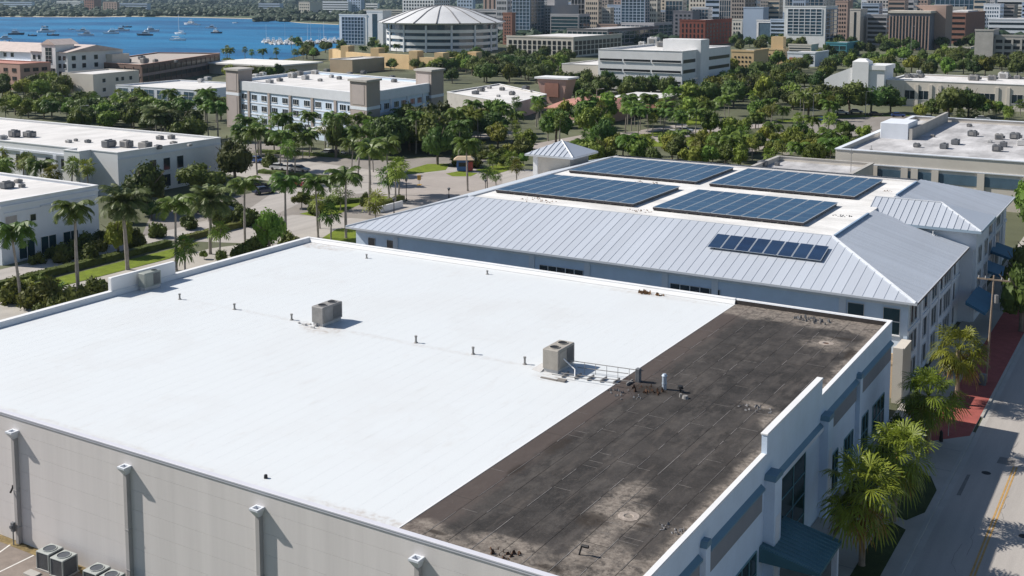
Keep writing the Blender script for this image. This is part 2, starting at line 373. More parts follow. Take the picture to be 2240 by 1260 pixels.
def solar_mat(name, a, c):
    m, N, L, b = nodes(name); g = G(N, L)
    oc = N.new('ShaderNodeTexCoord').outputs['Object']; pos = N.new('ShaderNodeNewGeometry').outputs['Position']
    sp = N.new('ShaderNodeSeparateXYZ'); L.new(oc, sp.inputs[0])
    def lines(s, step): return g.m('LESS_THAN', g.m('FRACT', g.m('DIVIDE', s, step)), .05)
    grid = g.m('MAXIMUM', lines(sp.outputs['X'], .16), lines(sp.outputs['Y'], .16))
    soft = g.noise(g.scalev(pos, (.3, 1, 1)), .55, 4)
    base = g.mix(g.ramp(soft, .35, .65), a, c)
    base = g.mix(g.m('MULTIPLY', N.new('ShaderNodeObjectInfo').outputs['Random'], .35), base, (.05, .10, .17))
    L.new(g.mix(g.m('MULTIPLY', grid, .4), base, (.16, .24, .34)), b.inputs['Base Color']); b.inputs['Roughness'].default_value = .34; b.inputs['Specular IOR Level'].default_value = .3
    return m
solar_cell = solar_mat('solar_cell', (.014, .050, .115), (.024, .078, .155))
solar_deep = solar_mat('solar_deep', (.008, .020, .055), (.012, .032, .085))
panel_frame = M('panel_frame', (.58, .62, .66), .4, metal=.4, var=.05)

m, N, L, b = nodes('bay_water'); g = G(N, L)
pos = N.new('ShaderNodeNewGeometry').outputs['Position']
n1 = g.noise(g.scalev(pos, (.05, .12, 1)), 1.0, 6, .7); n2 = g.noise(g.scalev(pos, (.004, .010, 1)), 1.0, 5, .6); n3 = g.noise(pos, .35, 4, .7)
L.new(g.mix(g.ramp(g.m('ADD', g.m('MULTIPLY', n2, .75), g.m('MULTIPLY', n1, .25)), .40, .60), (.003, .085, .22), (.014, .185, .38)), b.inputs['Base Color'])
b.inputs['Roughness'].default_value = .45; b.inputs['Specular IOR Level'].default_value = .22
bp = N.new('ShaderNodeBump'); bp.inputs['Strength'].default_value = .8; bp.inputs['Distance'].default_value = 1.2; L.new(n3, bp.inputs['Height']); L.new(bp.outputs['Normal'], b.inputs['Normal'])
bay_water = MATS['bay_water']

# ------------------------------------------------------------------ the setting: ground, bay, far shore, roads, lawns
def sheet(name, pts, z, mat, kind='structure'):
    mb = MB(); mb.poly([(p[0], p[1], z) for p in pts]); return mb.build(name, mat, kind=kind)
def flat(pxs): return [at(px, py)[:2] for px, py in pxs]
sheet('ground', [(-14000, -600), (4000, -600), (9000, 16000), (-14000, 16000)], 0.0, ground_town)
BAY = flat([(742, 54), (660, 50.5), (600, 44), (560, 41), (400, 38), (200, 37), (0, 36)])
bay_pts = flat([(0, 118), (100, 112), (180, 125), (330, 143), (520, 143.5), (600, 135), (660, 122), (700, 113), (742, 103), (765, 92), (757, 60)])+BAY
bay_pts += [(-4200, 900), (-4200, 100), (-700, 250)]
sheet('bay_water', bay_pts, 0.05, bay_water)
sheet('far_shore', BAY[1:]+[(-4200, 900), (-12000, 2000), (-12000, 12000), (-2600, 12000)], 0.10, land_far)
sheet('shore_sand', flat([(0, 37.2), (200, 38.2), (330, 36.5), (420, 38.6), (560, 41.8), (600, 44.8), (660, 51), (740, 54.5), (740, 53.2), (660, 49.6), (600, 43.6), (560, 40.4), (330, 35.4), (0, 36)]), 0.16, sand)

# near streets and lots, all on the street grid of the main building
sheet('parking_lot', [(-150, 20), (-60, 20), (-60, 46.95), (-89.5, 46.95), (-89.5, 60), (-150, 60)], 0.012, asphalt_old)
sheet('side_yard', [(-112, 60), (-89.5, 60), (-89.5, 145), (-112, 145)], 0.012, pave_pale)
sheet('boulevard', [(-140.2, 20), (-132.4, 20), (-132.8, 100), (-134.2, 122), (-135.4, 146), (-143, 168), (-150, 185), (-158, 185), (-150, 160), (-142.5, 146), (-140.2, 122)], 0.016, road_grey)
sheet('boulevard_walk', [(-125.0, 20), (-112, 20), (-112, 146), (-119, 146), (-121, 128), (-125.0, 120)], 0.016, sidewalk_mat)
sheet('cross_street', [(-136, 120), (-121, 126), (-110, 130), (-89.5, 140), (-89.5, 210), (-118, 212), (-141, 204), (-200, 192), (-205, 176), (-165, 171), (-143, 168)], 0.010, road_grey)
sheet('plaza', flat([(870, 386), (985, 374), (1100, 392), (1090, 430), (1000, 452), (870, 446)]), 0.020, pave_pale)
sheet('office_street', flat([(520, 322), (560, 338), (860, 378), (940, 362), (1115, 352), (1130, 340), (930, 345), (850, 352), (700, 335), (560, 312)]), 0.018, asphalt)
sheet('lot', flat([(330, 470), (560, 420), (700, 432), (820, 420), (880, 440), (820, 480), (640, 470), (480, 500), (300, 540)]), 0.014, asphalt)
def lawn(pts, name='lawn', mat=None, z=.03): return sheet(name, pts, z, mat or grass_mat)
lawn([(-129.6, 20), (-125.2, 20), (-125.2, 112), (-129.6, 122)])
lawn(flat([(655, 468), (692, 474), (742, 468), (802, 441), (830, 446), (850, 430), (820, 428), (740, 448)]))
lawn(flat([(690, 530), (735, 502), (790, 494), (800, 530), (760, 540)]))
lawn(flat([(883, 383), (893, 371), (935, 359), (985, 358), (975, 372)]))
lawn(flat([(975, 380), (1000, 375), (1045, 379), (1030, 386), (990, 386)]))
lawn(flat([(1040, 372), (1130, 350), (1150, 362), (1075, 384)]))
lawn(flat([(1260, 300), (1400, 288), (1560, 290), (1640, 300), (1560, 320), (1300, 322)]))
lawn(flat([(1480, 255), (1570, 252), (1575, 270), (1490, 275)]))
lawn(flat([(1400, 285), (1500, 270), (1505, 276), (1410, 292)]), 'path', pave_pale, .05)
sheet('back_lot', flat([(1640, 305), (1800, 262), (2000, 250), (2060, 262), (1860, 300), (1720, 340)]), 0.022, asphalt)
lawn(flat([(1700, 262), (1850, 252), (1990, 250), (1990, 254), (1850, 257), (1705, 268)]), mat=grass_mat)
# street along the shaded side
sheet('street', [(-14.75, 10), (4, 10), (4, 420), (-14.75, 420)], 0.012, road_grey)
mb = MB(); mb.box(-15.0, -14.75, 10, 102.2, -.02, .13); mb.box(-15.0, -14.75, 106.5, 420, -.02, .13); mb.build('kerb', concrete, kind='structure')
sheet('gutter', [(-14.74, 10), (-14.3, 10), (-14.3, 420), (-14.74, 420)], 0.017, concrete)
for x0, x1 in ((-10.95, -10.82), (-10.72, -10.59)):
    sheet('road_line', [(x0, 10), (x1, 10), (x1, 96.5), (x0, 96.5)], 0.021, paint_yellow)
mb = MB(); mb.box(-21.8, -15.0, 10, 420, -.02, .12); mb.build('sidewalk', sidewalk_mat, kind='structure')
mb = MB(); mb.poly([(-18.2, 97.6, .124), (-15.0, 101.2, .124), (-15.0, 160, .124), (-18.2, 160, .124)]); mb.build('brick_pavement', brick_paving, kind='structure')
for pts in ([(-17.6, 60), (-15.9, 60), (-15.9, 80.5), (-17.0, 81.2), (-17.6, 79)], [(-17.6, 82.5), (-16.2, 82.0), (-15.3, 84), (-15.3, 88.4), (-16.2, 90.8), (-17.6, 91.2)], [(-21.2, 60), (-18.9, 60), (-18.9, 68), (-21.2, 68)], [(-21.2, 80), (-19.3, 80), (-19.3, 100), (-21.2, 100)]):
    lawn(pts, 'planting_bed', grass_dark, .13)
q = random.Random(9); tarm = M('tar_patch', (.19, .18, .17), .85, var=.2, scale=1)
for x, y, w_, l in ((-13.9, 88.5, .3, 4.5), (-12.2, 96.5, 1.3, 1.6)): sheet('tar_patch', [(x, y), (x+w_, y+.1), (x+w_*.95, y+l), (x+.05, y+l-.1)], .0225, tarm)
for x, y in ((-12.6, 94.0), (-8.6, 84.0)):
    mb = MB(); mb.disc((x, y), .36, .024, 16); mb.build('manhole', black_metal, kind='structure')
for k in range(4):
    x, y = q.uniform(-13, -7), q.uniform(76, 103); pts = [(x, y)]
    for j in range(7): pts.append((pts[-1][0]+q.uniform(-.28, .28), pts[-1][1]+q.uniform(.4, .9)))
    mb = MB(); [mb.quad((a[0]-.012, a[1], .0215), (a[0]+.012, a[1], .0215), (c[0]+.012, c[1], .0215), (c[0]-.012, c[1], .0215)) for a, c in zip(pts, pts[1:])]; mb.build('road_crack', tarm, kind='structure')
for y in (64, 73, 92.6, 97.2):
    sheet('walk_joint', [(-18.9, y), (-15.0, y), (-15.0, y+.05), (-18.9, y+.05)], .1245, concrete_dark)
# parking bay lines in the yard below the grey wall
for a, c in (((0, 1208), (22, 1192)), ((0, 1251), (74, 1215))):
    p, q = at(*a), at(*c); d = (p-q).normalized(); n = Vector((-d.y, d.x, 0))*.06; p = p+d*4
    sheet('parking_line', [(p+n)[:2], (q+n)[:2], (q-n)[:2], (p-n)[:2]], .018, paint_white)
sheet('yard_edge', [(-90, 46.3), (-60, 46.3), (-60, 46.99), (-90, 46.99)], .017, M('weed_edge', (.20, .15, .07), .95, var=.5, scale=1.3, grit=.3))

# ------------------------------------------------------------------ main building: half re-roofed warehouse
hall = thing('commercial_building', 'big flat-roofed grey building, most of its roof new white membrane, one strip old black', 'building', (-55.6, 74, 0))
PT = 9.2
# front wall in long horizontal courses with recessed joints
zs = [0, 1.35, 2.65, 3.95, 5.25, 6.55, 7.85, 8.93]
for i in range(len(zs)-1):
    mb = MB(); z0, z1 = zs[i]+(.006 if i else -.3), zs[i+1]-.006
    mb.add([(X_L, Y_F, z0), (X_R, Y_F, z0), (X_R, Y_F, z1), (X_L, Y_F, z1), (X_L, Y_F+.3, z0), (X_R, Y_F+.3, z0), (X_R, Y_F+.3, z1), (X_L, Y_F+.3, z1)],
           [(0, 1, 2, 3), (3, 2, 6, 7), (1, 0, 4, 5), (0, 3, 7, 4), (2, 1, 5, 6)])
    mb.build('wall_panel', grey_wall, hall)
mb = MB(); mb.box(X_L+.02, X_R-.02, Y_F+.03, Y_F+.25, -.3, 8.93); mb.build('joint_backing', grey_wall, hall)
mb = MB(); mb.box(X_L, X_L+.32, Y_F+.3, Y_B, -.3, PT-.05); mb.build('side_wall', stucco_white, hall)
mb = MB(); mb.box(X_L+.32, X_R-.3, Y_B-.32, Y_B, -.3, PT-.05); mb.build('rear_wall', stucco_white, hall)
mb = MB(); mb.box(X_R-.3, X_R, Y_F+.3, Y_B, -.3, PT-.05); mb.build('street_wall', stucco_blue, hall)
# copings
mb = MB(); mb.bbox(X_L-.06, X_R+.05, Y_F-.07, Y_F+.30, PT-.12, PT-.03, .02); mb.box(X_L-.03, X_R+.03, Y_F-.05, Y_F-.01, PT-.25, PT-.125); mb.build('front_coping', coping_metal, hall)
mb = MB(); mb.bbox(X_L-.06, X_L+.62, Y_F+.36, Y_B+.05, PT-.05, PT+.05, .05); mb.build('side_coping', white_paint, hall)
mb = MB(); mb.bbox(X_L+.62, X_D, Y_B-.40, Y_B+.05, PT-.05, PT+.05, .04); mb.build('rear_coping', white_paint, hall)
mb = MB(); mb.bbox(X_D, X_R+.05, Y_B-.22, Y_B+.05, PT-.05, PT+.05, .03); mb.build('rear_coping', white_paint, hall)
mb = MB(); mb.bbox(X_R-.32, X_R+.06, 79.3, Y_B-.22, PT-.05, PT+.05, .03); mb.build('street_coping', white_paint, hall)
mb = MB(); mb.bbox(X_R-.32, X_R+.06, Y_F+.36, 67.1, PT-.05, PT+.05, .03); mb.build('street_coping', white_paint, hall)
# inner faces: white on the new part, black flashing on the old
mb = MB(); mb.add([(X_L+.32, Y_F+.36, ROOF_Z), (X_L+.75, Y_F+.36, ROOF_Z+.02), (X_L+.56, Y_F+.36, PT-.05), (X_L+.32, Y_F+.36, PT-.05), (X_L+.32, Y_B-.3, ROOF_Z), (X_L+.75, Y_B-.3, ROOF_Z+.02), (X_L+.56, Y_B-.3, PT-.05), (X_L+.32, Y_B-.3, PT-.05)], [(1, 5, 6, 2), (0, 1, 2, 3), (7, 6, 5, 4)])
mb.build('cant_strip', white_paint, hall)
mb = MB(); mb.add([(X_L+.7, Y_B-.62, ROOF_Z+.03), (X_D, Y_B-.62, ROOF_Z+.03), (X_D, Y_B-.37, PT-.05), (X_L+.5, Y_B-.37, PT-.05)], [(0, 1, 2, 3)]); mb.build('cant_strip', white_paint, hall)
mb = MB(); mb.box(X_D, X_R-.3, Y_B-.36, Y_B-.31, ROOF_Z, PT-.06); mb.build('flashing', M('old_flashing', (.055, .048, .045), .85, var=.3, scale=1.2, grit=.15), hall)
mb = MB(); mb.box(X_R-.34, X_R-.30, Y_F+.36, Y_B-.36, ROOF_Z, PT-.06); mb.build('flashing', MATS['old_flashing'], hall)
# white membrane: 44 sheets lapping over each other towards the black strip
MW, MD = MATS['membrane_white'], MATS['membrane_dark']
n = 44; x0 = X_L+.62; stp = (X_D-x0)/n
for i in range(n):
    a, c = x0+i*stp, x0+(i+1)*stp+.03
    mb = MB(); mb.add([(a, Y_F+.3, ROOF_Z), (c, Y_F+.3, ROOF_Z+.0022), (c, Y_B-.36, ROOF_Z+.0022), (a, Y_B-.36, ROOF_Z), (c, Y_F+.3, ROOF_Z-.03), (c, Y_B-.36, ROOF_Z-.03)], [(0, 1, 2, 3), (1, 4, 5, 2)])
    mb.build('roof_sheet', MW, hall)
mb = MB(); mb.box(X_D-.05, X_D+.05, Y_F+.3, Y_B-.36, ROOF_Z, ROOF_Z+.035); mb.build('termination_bar', white_paint, hall)
# black roll roofing: nine lanes cut into lengths, laps standing up at the seams
rr = random.Random(3); lanes = 9; lw = (X_R-.32-X_D-.05)/lanes
dots = []
for i in range(lanes):
    a, c = X_D+.05+i*lw, X_D+.05+(i+1)*lw
    ys = [Y_F+.3]; y = Y_F+.3+rr.uniform(4, 11)
    while y < Y_B-4: ys.append(y); y += rr.uniform(9, 13)
    ys.append(Y_B-.36)
    for k in range(len(ys)-1):
        j = rr.uniform(0, .012); z = ROOF_Z+j*.5
        e = .035
        mb = MB(); y0, y1 = ys[k]+.02, ys[k+1]-.02; a1 = a+.008+rr.uniform(0, .012); c1 = c-.008-rr.uniform(0, .012)
        mb.add([(a1, y0, z), (c1, y0, z), (c1, y1, z), (a1, y1, z), (a1+e, y0+e, z+.010), (c1-e, y0+e, z+.010), (c1-e, y1-e, z+.010), (a1+e, y1-e, z+.010)],
               [(4, 5, 6, 7), (0, 1, 5, 4), (1, 2, 6, 5), (2, 3, 7, 6), (3, 0, 4, 7)])
        mb.build('roof_felt', MD, hall)
    # worn pale bitumen along parts of the seams
    y = Y_F+1
    while y < Y_B-6:
        ln = rr.uniform(.6, 4.5)
        if rr.random() < .75: dots.append((c, y, ln))
        y += ln+rr.uniform(.3, 3)
mb = MB(); mb.box(X_D, X_R-.3, Y_F+.3, Y_B-.36, ROOF_Z-.3, ROOF_Z-.004); mb.build('roof_deck', M('seam_black', (.05, .045, .041), .9, var=.3), hall)
mb = MB()
for c, y, ln in dots:
    w_ = rr.uniform(.010, .022); mb.box(c-w_, c+w_, y, y+ln, ROOF_Z-.003, ROOF_Z+.028)
for k in range(46):
    lane = rr.randrange(lanes); a = X_D+.05+lane*lw; y = rr.uniform(Y_F+2, Y_B-4); mb.box(a+.05, a+lw*rr.uniform(.5, .95), y-.012, y+.012, ROOF_Z-.003, ROOF_Z+.022)
mb.build('seam_tar', M('seam_tar', (.20, .185, .175), .85, var=.4, scale=2), hall, kind='stuff')
# drains
for c in DRAINS:
    mb = MB(); n = 20; z = ROOF_Z+.034
    ring = [(c[0]+r*math.cos(2*math.pi*i/n)*(1+.05*math.sin(3*i)), c[1]+r*math.sin(2*math.pi*i/n), zz) for r, zz in ((.62, z), (.28, z+.02), (.2, z-.05)) for i in range(n)]
    mb.add(ring, [(k*n+i, k*n+(i+1) % n, k*n+n+(i+1) % n, k*n+n+i) for k in (0, 1) for i in range(n)])
    d = mb.build('roof_drain', M('drain_ring', (.34, .29, .25), .9, var=.3, scale=3, grit=.2), hall) if c == DRAINS[0] else mb.build('roof_drain', MATS['drain_ring'], hall)
    mb = MB(); mb.disc(c, .22, z-.02, 12); mb.build('drain_grate', rust, d)
# raised screen wall on the far parapet
mb = MB(); mb.bbox(X_L-.02, X_L+.5, 72.3, 80.4, PT-.3, 10.55, .05); mb.build('screen_wall', white_paint, hall)
# centre of the street parapet steps up
mb = MB(); mb.box(X_R-.3, X_R+.06, 67.1, 79.3, PT-.08, 10.45); mb.build('raised_parapet', stucco_blue, hall)
mb = MB(); mb.bbox(X_R-.36, X_R+.12, 67.06, 79.34, 10.45, 10.56, .03); mb.build('raised_coping', white_paint, hall)
# downpipes with rain heads
for x in (-79.7, -68.2, -56.9, -45.55, -34.1):
    mb = MB(); mb.box(x-.15, x+.15, Y_F-.32, Y_F-.005, .05, 7.62); mb.box(x-.19, x+.19, Y_F-.34, Y_F-.002, 3.9, 3.96); mb.box(x-.19, x+.19, Y_F-.34, Y_F-.002, 1.2, 1.26)
    dp = mb.build('downspout', pipe_grey, hall)
    mb = MB(); t0, t1 = 7.62, 8.05; r0, r1 = .16, .33
    mb.add([(x-r0, Y_F-.33, t0), (x+r0, Y_F-.33, t0), (x+r0, Y_F-.01, t0), (x-r0, Y_F-.01, t0), (x-r1, Y_F-.62, t1), (x+r1, Y_F-.62, t1), (x+r1, Y_F-.01, t1), (x-r1, Y_F-.01, t1), (x-r1, Y_F-.62, t1+.12), (x+r1, Y_F-.62, t1+.12), (x+r1, Y_F-.01, t1+.12), (x-r1, Y_F-.01, t1+.12),
            (x-r1+.12, Y_F-.5, t1+.12), (x+r1-.12, Y_F-.5, t1+.12), (x+r1-.12, Y_F-.13, t1+.12), (x-r1+.12, Y_F-.13, t1+.12), (x-.12, Y_F-.4, t0+.1), (x+.12, Y_F-.4, t0+.1), (x+.12, Y_F-.13, t0+.1), (x-.12, Y_F-.13, t0+.1)],
           [(0, 1, 5, 4), (1, 2, 6, 5), (2, 3, 7, 6), (3, 0, 4, 7)]+[(4+i, 4+(i+1) % 4, 8+(i+1) % 4, 8+i) for i in range(4)]+[(8+i, 8+(i+1) % 4, 12+(i+1) % 4, 12+i) for i in range(4)]+[(12+i, 12+(i+1) % 4, 16+(i+1) % 4, 16+i) for i in range(4)])
    mb.build('rain_head', stucco_white, dp)
    mb = MB(); mb.quad((x-.13, Y_F-.42, t0+.2), (x+.13, Y_F-.42, t0+.2), (x+.13, Y_F-.12, t0+.2), (x-.13, Y_F-.12, t0+.2)); mb.build('inlet', black_metal, dp)
mb = MB(); mb.box(-68.62, -68.42, Y_F-.25, Y_F, 3.9, 4.15); mb.tube((-68.52, Y_F-.25, 4.0), (-68.45, Y_F-.5, 3.75), .07); mb.build('wall_lamp', black_metal, hall)
# street facade: ledges with blue tops, grey bands, piers with blue caps, windows
def facade_window(y0, y1, z0, z1, nx, nz, mat=glass_teal):
    mb = MB(); t = .06; X = X_R+.02
    for i in range(nx+1):
        y = y0+(y1-y0)*i/nx; mb.box(X-.04, X+.06, y-t/2, y+t/2, z0, z1)
    for i in range(nz+1):
        z = z0+(z1-z0)*i/nz; mb.box(X-.04, X+.055, y0, y1, z-t/2, z+t/2)
    f = mb.build('window', M('window_frame_teal', (.16, .30, .33), .5) if 'window_frame_teal' not in MATS else MATS['window_frame_teal'], hall)
    mb = MB(); mb.box(X_R-.02, X+.01, y0, y1, z0, z1); mb.build('pane', mat, f)
for y0, y1, lz in ((90.1, 100.9, 7.35), (80.6, 89.1, 7.35), (57.1, 66.3, 7.35), (48.2, 55.9, 7.35)):
    mb = MB(); mb.add([(X_R, y0, lz+.22), (X_R+.30, y0, lz), (X_R+.30, y0, lz-.12), (X_R, y0, lz-.12), (X_R, y1, lz+.22), (X_R+.30, y1, lz), (X_R+.30, y1, lz-.12), (X_R, y1, lz-.12)], [(0, 1, 5, 4), (1, 2, 6, 5), (2, 3, 7, 6), (3, 2, 1, 0), (4, 5, 6, 7)])
    mb.build('ledge', blue_trim, hall)
    mb = MB(); mb.box(X_R, X_R+.10, y0, y1, lz-1.55, lz-.12); mb.build('facade_band', band_grey, hall)
for y, ww_, zt, pr in ((89.6, .7, 7.9, .35), (79.9, 1.3, 7.75, .6), (67.6, 1.4, 7.95, .7), (56.5, .7, 8.2, .35), (47.6, .7, 8.2, .35)):
    mb = MB(); mb.box(X_R, X_R+pr, y-ww_/2, y+ww_/2, 0, zt-.35); p = mb.build('pier', stucco_blue, hall)
    mb = MB(); mb.hip(X_R-.01, X_R+pr+.06, y-ww_/2-.06, y+ww_/2+.06, zt-.35, zt, .0, .15); mb.build('pier_cap', blue_trim, p)
    if ww_ > 1: 
        mb = MB(); mb.box(X_R+pr, X_R+pr+.02, y-ww_/2+.28, y+ww_/2-.28, .9, 5.2); mb.build('pier_inset', stucco_white, p)
mb = MB(); mb.box(X_R, X_R+.28, 68.3, 79.2, 6.7, 7.0); mb.build('lintel', stucco_white, hall)
mb = MB(); mb.add([(X_R, 68.3, 7.25), (X_R+.28, 68.3, 7.0), (X_R, 79.2, 7.25), (X_R+.28, 79.2, 7.0), (X_R, 68.3, 7.0), (X_R, 79.2, 7.0)], [(0, 1, 3, 2), (4, 1, 0), (2, 3, 5)]); mb.build('ledge', blue_trim, hall)
facade_window(70.3, 75.6, .4, 6.4, 2, 4)
for y0, y1, z0, z1 in ((81.5, 84.2, .7, 3.6), (86.0, 88.6, .7, 3.6), (90.6, 93.4, .6, 3.6), (95.0, 99.0, .6, 3.4), (61.6, 65.6, .6, 3.5), (57.8, 60.6, .6, 3.5), (50.0, 53.5, .6, 3.5)):
    facade_window(y0, y1, z0, z1, 3, 2)
# entrance canopy with teal metal roof
mb = MB(); cy0, cy1, cx1 = 66.2, 71.2, -18.0
mb.add([(X_R+.01, cy0, 3.5), (cx1, cy0, 2.75), (cx1, cy1, 2.75), (X_R+.01, cy1, 3.5), (cx1, cy0, 2.55), (cx1, cy1, 2.55), (X_R+.01, cy0, 2.5), (X_R+.01, cy1, 2.5)], [(0, 1, 2, 3), (1, 4, 5, 2), (0, 6, 4, 1), (3, 2, 5, 7), (4, 6, 7, 5)])
can = mb.build('entrance_canopy', teal_metal, hall)
mb = MB()
for i in range(11):
    y = cy0+.15+(cy1-cy0-.3)*i/10; mb.add([(X_R+.02, y-.03, 3.5), (cx1, y-.03, 2.75), (cx1, y+.03, 2.75), (X_R+.02, y+.03, 3.5), (X_R+.02, y, 3.57), (cx1, y, 2.82)], [(0, 1, 5, 4), (4, 5, 2, 3), (1, 2, 5)])
mb.build('canopy_seam', teal_metal, can)
for y in (cy0+.3, cy1-.3):
    mb = MB(); mb.box(cx1-.5, cx1-.15, y-.2, y+.2, .1, 2.54); mb.build('canopy_post', stucco_white, can)
# paths and drives in the park beyond the solar roof
for pts in ([(1150, 318), (1270, 296), (1420, 286), (1425, 292), (1275, 305), (1160, 330)], [(1420, 300), (1560, 276), (1700, 268), (1705, 276), (1570, 288), (1440, 312)], [(1230, 262), (1330, 250), (1480, 246), (1482, 252), (1335, 258), (1240, 270)], [(1560, 330), (1700, 300), (1790, 290), (1800, 300), (1700, 318), (1600, 345)], [(1000, 300), (1130, 285), (1140, 292), (1010, 312)]):
    sheet('drive', flat(pts), .036, pave_pale)
# ------------------------------------------------------------------ window kit (shared meshes)
WKIT = {}
def window_meshes(w, h, nx, nz, fmat, gmat, depth=.10, fr=.07):
    key = (round(w, 2), round(h, 2), nx, nz, fmat.name, gmat.name)
    if key not in WKIT:
        mb = MB()
        for i in range(nx+1):
            x = -w/2+w*i/nx; mb.box(max(-w/2, x-fr/2), min(w/2, x+fr/2), -depth, .02, 0, h)
        for i in range(nz+1):
            z = h*i/nz; mb.box(-w/2, w/2, -depth+.01, .02, max(0, z-fr/2), min(h, z+fr/2))
        mb.box(-w/2-.05, w/2+.05, -depth-.06, .02, -.10, 0)
        f = mb.mesh('window', fmat)
        mb = MB(); mb.box(-w/2, w/2, -depth+.06, .015, 0, h); WKIT[key] = (f, mb.mesh('pane', gmat))
    return WKIT[key]
def windows_on(parent, a, b, spots, w, h, nx=2, nz=1, fmat=None, gmat=None):
    """windows on the wall that runs from a to b (outside on the right of a->b); spots = (distance along the wall, sill height)"""
    fmat = fmat or white_paint; gmat = gmat or glass
    fm, gm = window_meshes(w, h, nx, nz, fmat, gmat)
    a = Vector((a[0], a[1], 0)); b = Vector((b[0], b[1], 0)); d = (b-a).normalized(); rz = math.atan2(d.y, d.x)
    off = Vector(parent.location)
    for s, z in spots:
        p = a+d*s+Vector((0, 0, z))-off
        f = inst('window', fm, parent, p, rz); inst('pane', gm, f, (0, 0, 0))
def wall_windows(parent, a, b, n, rows, w, h, margin=1.0, **k):
    ln = (Vector(b[:2])-Vector(a[:2])).length; st = (ln-2*margin)/n
    windows_on(parent, a, b, [(margin+st*(i+.5), z) for z in rows for i in range(n)], w, h, **k)

ORD = 'first second third fourth fifth sixth seventh eighth ninth tenth eleventh twelfth thirteenth fourteenth fifteenth sixteenth seventeenth eighteenth nineteenth twentieth'.split()

# ------------------------------------------------------------------ the hotel-like building with the solar roof
inn = thing('metal_roof_building', 'pale blue building with hipped silver metal roof and solar panels on its flat centre', 'building', (-55.5, 142, 0))
IX0, IX1, IY0, IY1, IE, S = -90.0, -21.4, 109.0, 174.8, 9.0, .29
DX0, DX1, DY0, DY1, DZ = -78.6, -32.3, 120.0, 161.0, 12.12
WX0, WX1, WY0, WY1 = IX0+.8, IX1-.9, IY0+1.0, IY1-.8
mb = MB(); mb.box(WX0, WX1, WY0, WY0+.3, -.3, IE-.12); mb.build('front_wall', stucco_blue, inn)
mb = MB(); mb.box(WX1-.3, WX1, WY0+.3, WY1, -.3, IE-.12); mb.build('street_wall', stucco_white, inn)
mb = MB(); mb.box(WX0, WX0+.3, WY0+.3, WY1, -.3, IE-.12); mb.build('side_wall', stucco_white, inn)
mb = MB(); mb.box(WX0+.3, WX1-.3, WY1-.3, WY1, -.3, IE-.12); mb.build('rear_wall', stucco_white, inn)
mb = MB(); mb.box(IX0+.05, IX1-.05, IY0+.05, IY1-.05, IE-.16, IE-.10); mb.build('soffit', stucco_white, inn)
mb = MB(); mb.box(IX0, IX1, IY0-.12, IY0, IE-.2, IE+.02); mb.box(IX1, IX1+.12, IY0-.12, 137.0, IE-.2, IE+.02); mb.box(IX1, IX1+.12, 147.2, IY1, IE-.2, IE+.02); mb.build('gutter', metal_trim, inn)
mb = MB(); mb.box(IX1+.12, IX1+.15, IY0-.1, 136.9, IE-.16, IE+.0); mb.build('fascia', fascia_dark, inn)
# metal panels of the front slope, clipped at the hips
def seam_panel(p0, p1, q1, q0, rib=.034, rw=.03):
    """sheet p0-p1 (eave) to q1-q0 (top) with a standing rib along p0-q0"""
    mb = MB(); p0, p1, q0, q1 = map(Vector, (p0, p1, q0, q1)); nrm = (p1-p0).cross(q1-p0).normalized()
    if nrm.z < 0: nrm = -nrm
    mb.quad(p0, p1, q1, q0); d = (p1-p0).normalized()*rw; u = nrm*rib
    if (q0-p0).length > .4:
        mb.add([p0-d*.2, p0+d, q0+d, q0-d*.2, p0-d*.2+u, p0+d+u, q0+d+u, q0-d*.2+u], [(4, 5, 6, 7), (0, 4, 7, 3), (1, 2, 6, 5), (0, 1, 5, 4)])
    return mb
def slope_z(d): return IE+S*d
npan = 68; st = (IX1-IX0)/npan; dtop = DY0-IY0
for i in range(npan):
    a, c = IX0+i*st, IX0+(i+1)*st
    da, dc = min(dtop, a-IX0, (IX1-a)), min(dtop, c-IX0, IX1-c)
    seam_panel((a, IY0, IE), (c, IY0, IE), (c, IY0+dc, slope_z(dc)), (a, IY0+da, slope_z(da))).build('roof_panel', metal_roof, inn)
# street-side slope in two runs, either side of the cross gable
ST2 = .29
def street_run(y0, y1, n):
    st = (y1-y0)/n
    for i in range(n):
        a, c = y0+i*st, y0+(i+1)*st
        da, dc = min(dtop-.15, a-IY0, IY1-a), min(dtop-.15, c-IY0, IY1-c)
        seam_panel((IX1, a, IE), (IX1, c, IE), (IX1-dc, c, slope_z(dc)), (IX1-da, a, slope_z(da)), .04, .03).build('roof_panel', metal_roof, inn)
street_run(IY0, 137.6, 56); street_run(146.8, IY1, 54)
# slopes that face away from the street
mb = MB(); mb.add([(IX0, IY0, IE), (IX0, IY1, IE), (DX0+.0, DY1+2.6, slope_z(11)), (DX0, DY0, slope_z(11)), (IX1, IY1, IE), (DX1-.3, DY1+2.6, slope_z(11))], [(1, 0, 3, 2), (4, 1, 2, 5)]); mb.build('rear_slope', metal_roof, inn)
mb = MB(); mb.path([(IX1, IY0, IE+.05), (IX1-dtop, DY0, slope_z(dtop)+.05)], [.13, .13], 6); mb.build('hip_cap', metal_trim, inn); mb = MB(); mb.path([(IX0, IY0, IE+.05), (IX0+dtop, DY0, slope_z(dtop)+.05)], [.13, .13], 6); mb.build('hip_cap', metal_trim, inn)
mb = MB(); mb.box(DX0, DX1, DY0-.02, DY0+.12, DZ-.1, DZ+.12); mb.box(DX0-.1, DX0+.1, DY0, DY1, DZ-.5, DZ+.16); mb.build('ridge_cap', metal_trim, inn)
